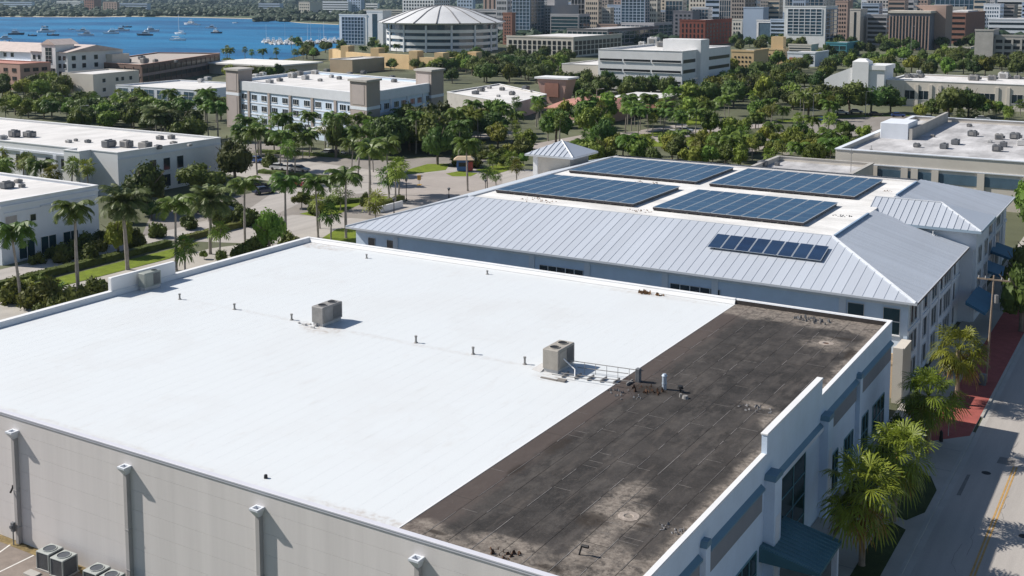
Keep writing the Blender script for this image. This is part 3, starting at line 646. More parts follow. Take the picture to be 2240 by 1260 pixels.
# the flat centre stands above the street slope on a short blue wall
mb = MB(); mb.box(DX0+.1, DX1, DY0+.12, DY1, DZ-.9, DZ); deckm = M('deck_coat', (.70, .685, .66), .9, var=.2, scale=.35, grit=.12, streak=(.5, 1, 1)); mb.build('roof_deck', deckm, inn)
mb = MB(); mb.box(DX1, DX1+.22, DY0+.1, 134.5, DZ-1.2, DZ+.22); mb.build('deck_parapet', M('parapet_blue', (.24, .33, .45), .8, var=.08), inn); mb = MB(); mb.box(DX1, DX1+.22, 149.0, DY1, DZ-1.2, DZ+.22); mb.build('deck_parapet', MATS['parapet_blue'], inn)
mb = MB(); mb.box(DX0+.1, DX1+.22, DY1, DY1+.5, DZ-.9, DZ+.18); mb.build('rear_curb', roof_pale, inn)
# cross gable with its own hipped metal roof and a projecting bay
GX, GE, GY0, GY1, GM, GZ = -20.0, 11.0, 136.6, 147.4, 142.0, 13.0
mb = MB(); mb.box(-33.0, GX-.6, GY0+.7, GY0+1.0, IE-.4, GE-.05); mb.box(GX-.9, GX-.6, GY0+1.0, GY1-.7, -.2, GE-.05); mb.box(WX1-.4, GX-.9, GY0+.7, GY0+1.0, -.2, IE-.4); mb.box(-33.0, GX-.6, GY1-1.0, GY1-.7, IE-.4, GE-.05); mb.box(WX1, GX-.9, GY1-1.0, GY1-.7, -.2, IE-.4)
mb.build('gable_wall', stucco_white, inn)
mb = MB(); mb.box(-33.2, GX, GY0, GY0+.06, GE-.3, GE+.02); mb.box(GX-.06, GX, GY0+.06, GY1, GE-.3, GE+.02); mb.box(-33.2, GX-.06, GY0+.06, GY1, GE-.1, GE-.04); mb.build('gable_fascia', M('fascia_blue', (.33, .42, .50), .7, var=.05), inn)
n = 17; st = (GX+33.2)/n; RX = GX-5.4
for i in range(n):
    a, c = -33.2+i*st, -33.2+(i+1)*st
    f = lambda x: 1.0 if x <= RX else (GX-x)/(GX-RX)
    seam_panel((a, GY0, GE), (c, GY0, GE), (c, GY0+(GM-GY0)*f(c), GE+(GZ-GE)*f(c)), (a, GY0+(GM-GY0)*f(a), GE+(GZ-GE)*f(a)), .06, .05).build('roof_panel', metal_roof, inn)
mb = MB(); mb.add([(GX, GY0, GE), (GX, GY1, GE), (RX, GM, GZ), (-33.2, GM, GZ), (-33.2, GY1, GE)], [(0, 1, 2), (1, 4, 3, 2)]); mb.build('gable_slope', metal_roof, inn)
mb = MB(); mb.path([(-33.2, GM, GZ+.04), (RX, GM, GZ+.04), (GX, GY0, GE+.04)], [.09, .09, .09], 6); mb.build('hip_cap', metal_trim, inn)
mb = MB(); mb.tube((-25.2, 136.4, 10.1), (-25.2, 136.4, 10.55), .06); mb.box(-25.4, -25.0, 136.2, 136.6, 9.95, 10.1); mb.build('roof_vent', white_paint, inn)
# front wall: recesses, pilasters and windows
for x in (-83.0, -63.7, -56.6, -47.3, -41.7, -28.5):
    mb = MB(); mb.box(x-.35, x+.35, WY0-.12, WY0-.002, 0, IE-.35); mb.build('pilaster', stucco_white, inn)
mb = MB(); mb.box(WX0+.02, WX1-.02, WY0-.06, WY0-.001, IE-.75, IE-.3); mb.build('frieze', stucco_white, inn)
windows_on(inn, (WX0, WY0), (WX1, WY0), [(2.5, 5.6), (5.4, 5.6)], 1.1, 2.2, 1, 2)
windows_on(inn, (WX0, WY0), (WX1, WY0), [(29.3, 5.7), (45.3, 5.7)], 5.6, 1.7, 5, 1, gmat=glass)
windows_on(inn, (WX0, WY0), (WX1, WY0), [(62.0, 5.4), (65.4, 5.4)], 1.6, 2.6, 1, 2, gmat=glass_teal)
# street wall windows on three floors
sp = lambda ys, z: [(y-WY0, z) for y in ys]
for z, h in ((6.3, 2.0), (3.4, 2.0), (.7, 1.9)):
    windows_on(inn, (WX1, WY0), (WX1, WY1), sp((111.6, 113.2), z), 1.2, h, 1, 1)
    windows_on(inn, (WX1, WY0), (WX1, WY1), sp((118.0,), z), 1.5, h, 1, 1)
    windows_on(inn, (WX1, WY0), (WX1, WY1), sp((121.8, 129.6, 152.5, 159, 166), z), 3.6, h, 3, 1)
    windows_on(inn, (WX1, WY0), (WX1, WY1), sp((126.0, 133.5), z), 1.5, h, 1, 1)
    windows_on(inn, (GX-.6, GY0+.7), (GX-.6, GY1-.7), [(2.6, z+.4), (7.0, z+.4)], 2.2, h, 2, 1)
for y in (115.4, 119.9, 124.4, 132.0, 150, 156, 163, 170):
    mb = MB(); mb.box(WX1+.001, WX1+.22, y-.3, y+.3, -.2, IE-.3); mb.build('pilaster', stucco_white, inn)
mb = MB(); mb.box(WX1+.001, WX1+.12, WY0+.02, GY0+.6, 5.5, 5.9); mb.box(WX1+.001, WX1+.12, GY1-.6, WY1, 5.5, 5.9); mb.build('string_course', stucco_white, inn)
# blue awnings over the street
for y0, y1, x1, z0, z1 in ((131.5, 139.5, -18.5, 3.0, 4.0), (150, 155, -19.2, 3.0, 3.9), (160, 166, -19.2, 3.1, 4.0)):
    mb = MB(); xb = GX-.6 if y0 < 140 else WX1
    mb.add([(WX1 if y0 > 145 else xb, y0, z1), (x1, y0, z0), (x1, y1, z0), (WX1 if y0 > 145 else xb, y1, z1), (x1, y0, z0-.3), (x1, y1, z0-.3), (xb, y0, z1-.35), (xb, y1, z1-.35)], [(0, 1, 2, 3), (1, 4, 5, 2), (0, 6, 4, 1), (3, 2, 5, 7), (6, 7, 5, 4)])
    mb.build('awning', M('awning_blue', (.07, .19, .30), .6, var=.08) if 'awning_blue' not in MATS else MATS['awning_blue'], inn)
# sunlit fin wall at the near corner
mb = MB(); mb.box(-22.75, -21.85, 106.2, 106.6, -.2, 5.3); mb.box(-22.75, -21.85, 106.6, WY0-.13, -.2, 5.15); mb.build('fin_wall', stucco_cream, inn)
mb = MB(); mb.box(-26.0, -22.76, 107.4, 107.7, -.2, 4.3); mb.box(-26, -22.76, 107.34, 107.4, 3.3, 3.55); mb.build('screen_panel', stucco_tan, inn)

# solar arrays: trays of separate modules on rails
ARR = (('solar_array', 'solar array on the flat roof deck beside the little pyramid tower', -77.0, -57.4, 143.6, 158.6),
       ('solar_array', 'solar array at the front of the deck, tower end', -77.4, -57.7, 124.2, 138.9),
       ('solar_array', 'solar array at the back of the deck, nearest the silver cross gable', -55.4, -36.0, 143.2, 158.4),
       ('solar_array', 'solar array at the front of the deck, just above the small sloping array', -54.9, -36.6, 123.6, 137.9))
def panel_mesh(w, d, cell):
    mb = MB(); mb.cur = 0; mb.box(-w/2, w/2, -d/2, d/2, 0, .05); mb.cur = 1; e = .05
    mb.quad((-w/2+e, -d/2+.02, .052), (w/2-e, -d/2+.02, .052), (w/2-e, d/2-.02, .052), (-w/2+e, d/2-.02, .052)); return mb.mesh('solar_panel', [panel_frame, cell])
for nm, lab, x0, x1, y0, y1 in ARR:
    t = thing(nm, lab, 'solar array', ((x0+x1)/2, (y0+y1)/2, DZ), group='solar arrays on the metal-roofed building')
    nx, ny = 10, 5; pw, pd = (x1-x0)/nx, (y1-y0)/ny; pm = panel_mesh(pw-.09, pd-.012, solar_cell)
    for i in range(nx):
        for j in range(ny): inst('solar_panel', pm, t, (-(x1-x0)/2+pw*(i+.5), -(y1-y0)/2+pd*(j+.5), .42+.004*((i*7+j*3) % 3)))
    mb = MB()
    for j in range(ny*2):
        y = -(y1-y0)/2+(y1-y0)*(j+.5)/(ny*2); mb.box(-(x1-x0)/2, (x1-x0)/2, y-.05, y+.05, .34, .41)
    for i in range(nx+1):
        x = -(x1-x0)/2+(x1-x0)*i/nx*.98+.1; mb.box(x-.05, x+.05, -(y1-y0)/2+.1, (y1-y0)/2-.1, 0, .34)
    mb.build('mounting_rail', hvac_dark, t, world=False)
    mb = MB(); mb.box(-(x1-x0)/2, (x1-x0)/2, -(y1-y0)/2+.02, -(y1-y0)/2+.06, .16, .40); mb.build('ballast_skirt', M('skirt', (.05, .045, .05), .8, var=.2) if 'skirt' not in MATS else MATS['skirt'], t, world=False)
t = thing('solar_array', 'short dark row of eight solar panels lying on the silver roof slope', 'solar array', (-38.1, 114.2, slope_z(114.2-IY0)), group='solar arrays on the metal-roofed building')
t.rotation_euler = (math.atan(S), 0, 0)
pm = panel_mesh(1.5, 3.15, solar_deep)
for i in range(8): inst('solar_panel', pm, t, (-6.2+1.55*(i+.5), 1.6, .24))
mb = MB()
for y in (.5, 2.7): mb.box(-6.2, 6.2, y-.05, y+.05, .1, .24)
for x in (-5.5, -2, 2, 5.5): mb.box(x-.05, x+.05, .2, 3.0, 0, .1)
mb.build('mounting_rail', hvac_dark, t, world=False)
# junk on the deck
def deb(name, label, cat, x, y, z, r, n, mat, seed, group=None, flat_=.35):
    q = random.Random(seed); mb = MB()
    for i in range(n):
        a = q.uniform(0, 6.28); d = r*math.sqrt(q.random()); cx, cy = d*math.cos(a), d*math.sin(a)*.6; l = q.uniform(.03, .13); th = q.uniform(0, 3.14); h = q.uniform(.02, .12)*flat_*3
        u = Vector((math.cos(th), math.sin(th), 0))*l; v = Vector((-math.sin(th), math.cos(th), 0))*l*.4
        c = Vector((cx, cy, .01)); mb.add([c-u-v, c+u-v, c+u+v, c-u+v, c-u*.5+Vector((0, 0, h)), c+u*.5+Vector((0, 0, h))], [(0, 1, 5, 4), (1, 2, 5), (2, 3, 4, 5), (3, 0, 4)])
    o = mb.build(name, mat); o.location = (x, y, z); return tag(o, label, cat, group)
deb('debris', 'grey scraps scattered on the solar roof deck near the cross gable', 'debris', -34.6, 132, DZ, 1.2, 26, hvac_dark, 1, 'litter on the roofs')
deb('debris', 'scraps on the solar deck between the two front arrays', 'debris', -56.2, 122.6, DZ, 1.6, 26, dead_leaf, 2, 'litter on the roofs')
deb('debris', 'brown litter along the front edge of the tower-end array', 'debris', -70, 122.3, DZ, 2.6, 40, dead_leaf, 4, 'litter on the roofs')
deb('debris', 'brown litter along the front edge of the array next to the pyramid tower', 'debris', -64, 141.2, DZ, 2.6, 40, dead_leaf, 5, 'litter on the roofs')
deb('debris', 'few brown scraps at the far corner of the solar deck', 'debris', -34, 152, DZ, .9, 14, dead_leaf, 6, 'litter on the roofs')

# pyramid-roofed tower
tw = thing('roof_tower', 'square white stair tower with a small silver pyramid roof', 'tower', (-89.6, 164.5, 0))
mb = MB(); mb.box(-92.6, -86.3, 161.2, 167.8, 0, 11.4); mb.build('wall', stucco_cream, tw)
mb = MB(); mb.box(-93.0, -92.2, 160.9, 161.7, 0, 11.4); mb.build('corner_pilaster', white_paint, tw)
n = 10; hx = 4.5; cx, cy = -89.6, 164.5; ez, az = 11.7, 13.75
mb = MB(); mb.box(cx-hx, cx+hx, cy-hx, cy+hx, ez-.3, ez-.02); mb.build('fascia', metal_trim, tw)
for i in range(n):
    a, c = cx-hx+2*hx*i/n, cx-hx+2*hx*(i+1)/n; f = lambda x: 1-abs(x-cx)/hx
    seam_panel((a, cy-hx, ez), (c, cy-hx, ez), (c, cy-hx+hx*f(c), ez+(az-ez)*f(c)), (a, cy-hx+hx*f(a), ez+(az-ez)*f(a)), .1, .07).build('roof_panel', metal_roof, tw)
mb = MB(); mb.add([(cx+hx, cy-hx, ez), (cx+hx, cy+hx, ez), (cx-hx, cy+hx, ez), (cx-hx, cy-hx, ez), (cx, cy, az)], [(0, 1, 4), (1, 2, 4), (2, 3, 4)]); mb.build('roof_slope', metal_roof, tw)
mb = MB(); mb.path([(cx+hx, cy-hx, ez+.04), (cx, cy, az+.04)], [.12, .12], 6); mb.build('hip_cap', white_paint, tw)

# ------------------------------------------------------------------ things standing on the white roof
def rooftop_unit(name, label, x0, x1, y0, y1, h, body, curb, fans, group='package units on the white roof'):
    t = thing(name, label, 'air conditioner', ((x0+x1)/2, (y0+y1)/2, ROOF_Z), group=group); z = ROOF_Z
    mb = MB(); mb.box(x0+.1, x1-.1, y0+.1, y1-.1, z, z+curb); mb.build('curb', hvac_pale, t)
    mb = MB(); mb.bbox(x0, x1, y0, y1, z+curb, z+h, .05); bd = mb.build('housing', body, t)
    for (fx, fy, fr_) in fans:
        n = 16; mb = MB(); zz = z+h+.004
        rg = [(fx+r*math.cos(6.2832*i/n), fy+r*math.sin(6.2832*i/n), q) for r, q in ((fr_*1.15, zz), (fr_*1.1, zz+.06), (fr_, zz+.06), (fr_, zz+.008)) for i in range(n)]
        mb.add(rg, [(k*n+i, k*n+(i+1) % n, k*n+n+(i+1) % n, k*n+n+i) for k in (0, 1, 2) for i in range(n)]); ring = mb.build('fan_ring', body, t)
        mb = MB(); mb.disc((fx, fy), fr_, zz+.012, 16); mb.build('fan_grille', black_metal, ring)
    mb = MB(); mb.box(x1, x1+.03, y0+.2, (y0+y1)/2-.1, z+curb+.12, z+h-.2); mb.build('access_panel', body, t)
    mb = MB()
    for i in range(9): 
        yy = (y0+y1)/2+.05+i*((y1-y0)/2-.2)/9; mb.box(x1, x1+.025, yy, yy+.05, z+curb+.12, z+h-.15)
    mb.build('louvre', hvac_dark, t, kind=None)
    return t
rooftop_unit('rooftop_unit', 'weathered grey two-fan rooftop unit alone in the middle of the white roof', -65.9, -64.6, 74.9, 77.6, 1.75, hvac_grey, .32, ((-65.25, 75.6, .38), (-65.25, 76.9, .38)))
rooftop_unit('rooftop_unit', 'beige two-fan rooftop unit beside the pipe rack near the black strip', -42.3, -40.9, 74.7, 77.4, 1.85, hvac_tan, .30, ((-41.6, 75.4, .38), (-41.6, 76.7, .38)))
rooftop_unit('rooftop_unit', 'greenish rooftop unit standing against the raised white screen wall', -88.55, -87.6, 75.2, 77.3, 1.75, M('hvac_green', (.30, .32, .29), .6, var=.12), .35, ((-88.08, 76.8, .3),))
for (x, y), h, lab in (((-82.48, 74.93), .55, 'short grey vent pipe on the white roof nearest the screen wall'), ((-75.44, 75.09), .55, 'short grey vent pipe midway between the screen wall and the lone grey unit'), ((-68.56, 75.25), .55, 'short grey vent pipe just before the lone grey rooftop unit'),
                  ((-55.01, 75.55), .6, 'short grey vent pipe first past the lone grey rooftop unit'), ((-49.23, 75.48), .6, 'short grey vent pipe midway between the two central rooftop units'), ((-44.35, 75.48), .6, 'short grey vent pipe right before the beige rooftop unit'),
                  ((-77.77, 97.69), .45, 'small pale vent pipe near the rear corner of the white roof'), ((-62.44, 98.5), .4, 'small pale vent pipe along the rear edge of the white roof')):
    mb = MB(); mb.tube((x, y, ROOF_Z), (x, y, ROOF_Z+h), .085, n=10); mb.tube((x, y, ROOF_Z), (x, y, ROOF_Z+.1), .2, .1, n=10); mb.tube((x, y, ROOF_Z+h-.1), (x, y, ROOF_Z+h+.02), .12, n=10)
    o = mb.build('vent_pipe', hvac_grey); tag(o, lab, 'vent pipe', 'vent pipes on the white roof')
# pipe rack from the beige unit to the black strip
pr = thing('pipe_rack', 'thin grey pipe rack running from the beige unit onto the black strip', 'pipe rack', (-38, 75.8, ROOF_Z))
mb = MB(); z = ROOF_Z
for (a, c, zz) in (((-40.5, 75.9), (-34.6, 76.6), .85), ((-40.6, 74.6), (-35.0, 75.6), .22), ((-40.0, 76.2), (-36.0, 76.9), .30), ((-41.0, 73.9), (-35.6, 74.6), .25)):
    mb.tube((a[0], a[1], z+zz), (c[0], c[1], z+zz), .035, n=6)
mb.build('pipe', hvac_grey, pr)
mb = MB()
for i in range(7):
    f = i/6; x = -40.2+5.4*f; y = 75.93+.6*f; mb.tube((x, y, z), (x, y, z+.85), .022, n=5)
for i in range(6):
    f = i/5; x = -40.3+5*f; y = 74.7+.9*f; mb.box(x-.04, x+.04, y-.5, y+.6, z, z+.2)
mb.build('support', hvac_grey, pr)
mb = MB(); mb.bbox(-35.1, -34.75, 76.2, 76.6, z, z+1.05, .03); tag(mb.build('control_box', hvac_dark), 'dark upright control box where the pipe rack meets the black strip', 'control box')
mb = MB(); mb.box(-41.7, -40.2, 73.3, 73.5, z, z+.08); mb.box(-40.3, -39.6, 73.3, 73.75, z, z+.14); tag(mb.build('timber_sleeper', M('sleeper', (.24, .22, .2), .9, var=.2)), 'flat grey timber sleeper lying beside the beige rooftop unit', 'timber')
mb = MB(); mb.tube((-40.7, 75.2, z+1.15), (-39.6, 75.0, z+.55), .05, n=6); mb.tube((-39.6, 75, z+.55), (-39.3, 74.4, z+.02), .05, n=6); tag(mb.build('drain_hose', white_paint), 'white drain hose leaning from the beige rooftop unit', 'hose')
mb = MB(); mb.add([(-43.3, 74.7, z+.01), (-42.3, 74.4, z+.01), (-42.35, 75.6, z+.35), (-42.9, 75.7, z+.3)], [(0, 1, 2, 3), (3, 2, 1, 0)]); tag(mb.build('metal_sheet', hvac_pale), 'bent pale metal sheet propped at the foot of the beige unit', 'metal sheet')
q = random.Random(12)
for i in range(7):
    x, y = -66.9+q.uniform(-.7, 1.6), 74.7+q.uniform(-.5, .6); mb = MB(); mb.bbox(x, x+q.uniform(.15, .5), y, y+q.uniform(.12, .3), z+.01, z+q.uniform(.08, .22), .02)
    tag(mb.build('paving_block', hvac_pale), 'loose pale block lying at the foot of the lone grey rooftop unit', 'block', 'loose blocks by the lone grey unit')
# on the black strip
mb = MB(); mb.tube((-32.56, 75.86, z), (-32.56, 75.86, z+1.05), .17, n=14); mb.tube((-32.56, 75.86, z+1.05), (-32.56, 75.86, z+1.2), .22, .12, n=14); mb.tube((-32.56, 75.86, z+.45), (-32.56, 75.86, z+.5), .19, n=14)
tag(mb.build('exhaust_pipe', M('exhaust_blue', (.45, .52, .60), .4, metal=.3, var=.06)), 'pale blue-white exhaust pipe standing upright on the black roof strip', 'exhaust pipe')
mb = MB(); mb.tube((-31.3, 75.9, z), (-31.3, 75.9, z+.3), .06, n=8); mb.tube((-31.3, 75.9, z+.3), (-31.3, 75.9, z+.5), .24, .2, n=10); tag(mb.build('mushroom_vent', black_metal), 'black mushroom vent beside the upright exhaust pipe', 'roof vent')
mb = MB(); mb.tube((-30.5, 74.9, z), (-30.5, 74.9, z+.22), .25, .18, n=10); mb.tube((-30.9, 75.0, z), (-30.9, 75.0, z+.25), .12, .1, n=8); tag(mb.build('pipe_stub', hvac_grey), 'capped grey pipe stub past the black mushroom vent', 'roof vent')
deb('debris', 'rusty scraps at the end of the pipe rack', 'debris', -33.6, 75.0, z+.02, 1.4, 24, rust, 21, 'litter on the roofs', .8)
deb('debris', 'dark scrap strewn on the black strip below the pipe rack', 'debris', -34.6, 73.2, z+.02, 1.6, 30, hvac_dark, 22, 'litter on the roofs', .5)
deb('debris', 'grey rubble along the street parapet of the black strip', 'debris', -25.4, 75.5, z+.02, 1.3, 22, concrete_dark, 23, 'litter on the roofs', .5)
deb('debris', 'dead brown leaf pile at the rear edge of the white roof', 'debris', -45.15, 100.0, z+.02, .75, 50, dead_leaf, 24, 'litter on the roofs', .9)
deb('debris', 'smaller dead leaf pile next to it at the rear edge of the white roof', 'debris', -43.5, 99.95, z+.02, .5, 24, dead_leaf, 25, 'litter on the roofs', .7)
deb('debris', 'rust-brown litter at the street-side front corner of the black strip', 'debris', -29.6, 48.6, z+.02, 1.0, 18, rust, 26, 'litter on the roofs', .6)
deb('debris', 'grey rubble crumbs along the street parapet near the round drain', 'debris', -23.2, 55.6, z+.02, 1.0, 24, concrete_dark, 27, 'litter on the roofs', .5)
deb('debris', 'bent scrap pipes by the rear parapet of the black strip', 'debris', -28.4, 99.2, z+.02, 1.7, 44, hvac_dark, 28, 'litter on the roofs', .9)
mb = MB(); mb.tube((-47.0, 49.0, z), (-47.0, 49.0, z+.22), .12, .1, n=8); tag(mb.build('vent_stub', black_metal), 'tiny black stub near the front coping of the white roof', 'vent pipe')
mb = MB(); mb.tube((-26.3, 50.4, z), (-26.2, 50.5, z+.5), .05, n=6); mb.tube((-26.2, 50.5, z+.5), (-25.8, 50.5, z+.52), .09, n=6); tag(mb.build('bent_pipe', black_metal), 'bent black pipe near the front street corner of the black strip', 'vent pipe')

# condensers in the yard
def condenser(label, x, y, rz):
    t = thing('condenser', label, 'condenser', (x, y, 0), rz, 'condensers along the grey wall'); h = 1.28; a = .58
    mb = MB(); mb.box(-a-.08, a+.08, -a-.08, a+.08, 0, .1); mb.build('pad', concrete, t, world=False)
    mb = MB(); mb.bbox(-a, a, -a, a, .1, h-.08, .06); mb.build('coil', condenser_side, t, world=False)
    for sx in (-1, 1):
        for sy in (-1, 1):
            mb = MB(); mb.box(sx*a-.05*(sx > 0)-.0, sx*a+.05*(sx < 0)+.0, sy*a-.05, sy*a+.05, .1, h-.08)
            mb.build('corner_post', condenser_top, t, world=False)
    mb = MB(); mb.bbox(-a-.03, a+.03, -a-.03, a+.03, h-.08, h, .03); mb.build('lid', condenser_top, t, world=False)
    n = 20; mb = MB(); zz = h+.003
    rg = [(r*math.cos(6.2832*i/n), r*math.sin(6.2832*i/n), q) for r, q in ((.47, zz), (.46, zz+.05), (.42, zz+.05), (.42, zz+.01)) for i in range(n)]
    mb.add(rg, [(k*n+i, k*n+(i+1) % n, k*n+n+(i+1) % n, k*n+n+i) for k in (0, 1, 2) for i in range(n)]); rg = mb.build('fan_ring', condenser_top, t, world=False)
    mb = MB(); mb.disc((0, 0), .42, zz+.012, 20); mb.build('fan_grille', condenser_side, rg, world=False)
    mb = MB()
    for i in range(12): mb.box(-a+.1+i*.085, -a+.12+i*.085, -a-.012, -a, .18, h-.16); mb.box(a, a+.012, -a+.1+i*.085, -a+.12+i*.085, .18, h-.16)
    mb.build('guard_wire', hvac_grey, t, world=False)
for x, y, lab in ((-63.55, 45.85, 'grey condenser at the wall, end of the row by the parking lines'), (-62.0, 45.75, 'grey condenser close beside the one nearest the parking lines'), (-58.75, 45.75, 'grey condenser one place before the downpipe'), (-57.25, 45.65, 'grey condenser standing in front of the second downpipe')):
    condenser(lab, x, y, R(3))
mb = MB(); mb.bbox(-64.3, -63.2, 44.3, 44.9, 0, .12, .02); tag(mb.build('concrete_pad', concrete), 'loose concrete slab on the asphalt before the condensers', 'slab')
mm = thing('meter_post', 'grey electric meter on a post against the grey wall', 'meter', (-68.35, 46.5, 0))
mb = MB(); mb.tube((-68.35, 46.5, 0), (-68.35, 46.5, 1.0), .05); mb.build('post', hvac_grey, mm)
mb = MB(); mb.bbox(-68.52, -68.18, 46.42, 46.62, 1.0, 1.65, .03); mb.tube((-68.35, 46.42, 1.35), (-68.35, 46.3, 1.35), .13, n=12); mb.build('meter_box', hvac_dark, mm)
# ------------------------------------------------------------------ more buildings
def bbase(px, py): p = at(px, py); return p.x, p.y
def poly_block(t, poly, z1, wall, roof, rise=.9, name='wall', th=.35, cap=None):
    """walls with a parapet round a sunk flat roof; poly runs counter-clockwise"""
    n = len(poly); P_ = [Vector((p[0], p[1], 0)) for p in poly]
    ins = []
    for i in range(n):
        a, b_, c = P_[i-1], P_[i], P_[(i+1) % n]; d0 = (b_-a).normalized(); d1 = (c-b_).normalized()
        n0 = Vector((-d0.y, d0.x, 0)); n1 = Vector((-d1.y, d1.x, 0)); k = (n0+n1); k = k/max(.3, k.dot(n0)); ins.append(b_+k*th)
    mb = MB(); vs = []
    for i in range(n): vs += [(P_[i].x, P_[i].y, -.3), (P_[i].x, P_[i].y, z1), (ins[i].x, ins[i].y, z1), (ins[i].x, ins[i].y, z1-rise-.2)]
    fs = []
    for i in range(n):
        j = (i+1) % n
        for k in range(3): fs.append((4*i+k, 4*j+k, 4*j+k+1, 4*i+k+1))
    mb.add(vs, fs); w_ = mb.build(name, wall, t)
    mb = MB(); mb.poly([(p.x, p.y, z1-rise) for p in ins]); mb.build('roof', roof, t)
    if cap:
        mb = MB(); out = []
        for i in range(n):
            k = (P_[i]-ins[i])*.25; a = P_[i]+k; b_ = ins[i]-k; out += [(a.x, a.y, z1-.12), (a.x, a.y, z1+.06), (b_.x, b_.y, z1+.06), (b_.x, b_.y, z1-.05)]
        fs = [(4*i+k, 4*((i+1) % n)+k, 4*((i+1) % n)+k+1, 4*i+k+1) for i in range(n) for k in range(3)]
        mb.add(out, fs); mb.build('coping', cap, t)
    return w_
def rect(x0, x1, y0, y1): return [(x0, y0), (x1, y0), (x1, y1), (x0, y1)]
UNITS = []          # roof units asked for by the buildings: (label, x, y, z, size, kind)

# left white store building
b1 = thing('white_store', 'long low white store with a cluttered pale roof across the boulevard', 'building', (-200, 155, 0))
poly_block(b1, [(-262, 141), (-182.5, 141), (-182.5, 138.6), (-178.0, 138.6), (-178, 141.2), (-170.6, 141.2), (-170.6, 167.2), (-262, 167.2)], 8.6, white_paint, roof_pale, .5, cap=white_paint)
mb = MB(); mb.box(-262, -182.6, 140.7, 140.99, 6.9, 7.3); mb.box(-170.59, -170.4, 141.3, 167.1, 7.2, 7.5); mb.build('cornice', stucco_white, b1)
wall_windows(b1, (-262, 141), (-182.5, 141), 17, (4.2,), 1.6, 2.1, nx=1, nz=1, gmat=glass_black, fmat=stucco_white)
windows_on(b1, (-170.6, 141.2), (-170.6, 167.2), [(8.2, 3.8), (11.6, 3.8), (15.0, 3.8), (8.2, .6), (11.6, .6), (15.0, .6)], 1.7, 2.4, nx=1, nz=1)
for i in range(8):
    x = -258+i*10; mb = MB(); mb.box(x-.4, x+.4, 140.6, 140.99, 0, 6.9); mb.build('pilaster', stucco_white, b1)
for px, py, s, k in ((32, 300, 2.4, 'dark'), (65, 300, 2.4, 'dark'), (238, 322, 2.6, 'dark'), (277, 322, 2.4, 'grey'), (318, 326, 2.6, 'grey'), (346, 326, 1.6, 'dark'), (192, 312, 1.3, 'dark'), (166, 309, .9, 'grey'), (380, 318, 1.5, 'grey'), (350, 305, 1.6, 'grey'), (375, 304, 1.4, 'grey'), (415, 320, 1.0, 'pale'), (5, 305, 1.8, 'pale'), (150, 312, 1.2, 'pale')):
    p = at(px, py, 8.1); UNITS.append(('white store roof', p.x, p.y, 8.1, s, k))
b2 = thing('corner_store', 'near white store with stepped cornice at the picture edge behind the royal palms', 'building', (-160, 106, 0))
poly_block(b2, [(-185, 97.0), (-142, 97.0), (-142, 113.6), (-185, 113.6)], 9.0, stucco_white, roof_pale, .4, cap=white_paint)
mb = MB(); mb.box(-141.99, -141.8, 97, 113.6, 8.1, 8.4); mb.box(-141.99, -141.85, 97.6, 112.9, 7.2, 7.35); mb.box(-141.99, -141.78, 103.5, 113, 7.4, 7.55); mb.build('cornice', stucco_white, b2)
windows_on(b2, (-142, 97), (-142, 113.6), [(1.7, 4.9)], 1.9, 1.9, nx=1, nz=1, gmat=M('store_panel', (.40, .37, .36), .8)); windows_on(b2, (-142, 97), (-142, 113.6), [(5.2, 5.5)], 1.0, 1.0, nx=1, nz=1)
windows_on(b2, (-142, 97), (-142, 113.6), [(4.0, .3), (7.6, .3), (11.4, .3)], 2.6, 2.6, nx=2, nz=1, gmat=glass_teal)
for px, py, s, k in ((15, 412, 2.0, 'dark'), (40, 400, 1.2, 'grey'), (48, 410, 1.0, 'grey')):
    p = at(px, py, 8.6); UNITS.append(('corner store roof', p.x, p.y, 8.6, s, k))

# big pale-blue office with taupe corner towers
of = thing('office_building', 'wide pale blue office with taupe corner towers behind the palms', 'building', (-200, 235, 0))
A = Vector((-176.0, 221.0, 0)); Bb = Vector((-181.6, 262.0, 0)); Cc = Vector((-236, 235.4, 0)); Dd = Cc+(Bb-A)
poly_block(of, [(Cc.x, Cc.y), (A.x, A.y), (Bb.x, Bb.y), (Dd.x, Dd.y)], 13.4, stucco_blue, roof_pale, .8, th=.6, cap=white_paint)
dl = (A-Cc).normalized(); dr = (Bb-A).normalized(); nl = Vector((dl.y, -dl.x, 0)); nr = Vector((dr.y, -dr.x, 0))
LL, LR = (A-Cc).length, (Bb-A).length
def strip(t, name, a, d, nrm, s0, s1, z0, z1, out, mat):
    p = [a+d*s0, a+d*s1, a+d*s1+nrm*out, a+d*s0+nrm*out]; mb = MB(); mb.add([(q.x, q.y, z) for z in (z0, z1) for q in p], [(0, 1, 2, 3), (7, 6, 5, 4), (0, 4, 5, 1), (1, 5, 6, 2), (2, 6, 7, 3), (3, 7, 4, 0)]); return mb.build(name, mat, t)
strip(of, 'sloped_parapet', Cc, dl, nl, 3, LL-4, 10.9, 13.41, .35, M('parapet_pale', (.60, .62, .65), .8, var=.05))
strip(of, 'sloped_parapet', A, dr, nr, 4, LR-4, 10.9, 13.41, .35, stucco_white)
for s in (10, 20, 30, 40, 50): strip(of, 'pilaster', Cc, dl, nl, s-.5, s+.5, 0, 10.9, .3, taupe)
for s in (13, 22, 31): strip(of, 'pilaster', A, dr, nr, s-.35, s+.35, 0, 10.9, .3, stucco_white)
for z0, z1 in ((7.6, 7.9), (4.4, 4.7)): strip(of, 'string_course', Cc, dl, nl, .5, LL-.5, z0, z1, .12, stucco_white); strip(of, 'string_course', A, dr, nr, .5, LR-.5, z0, z1, .12, stucco_white)
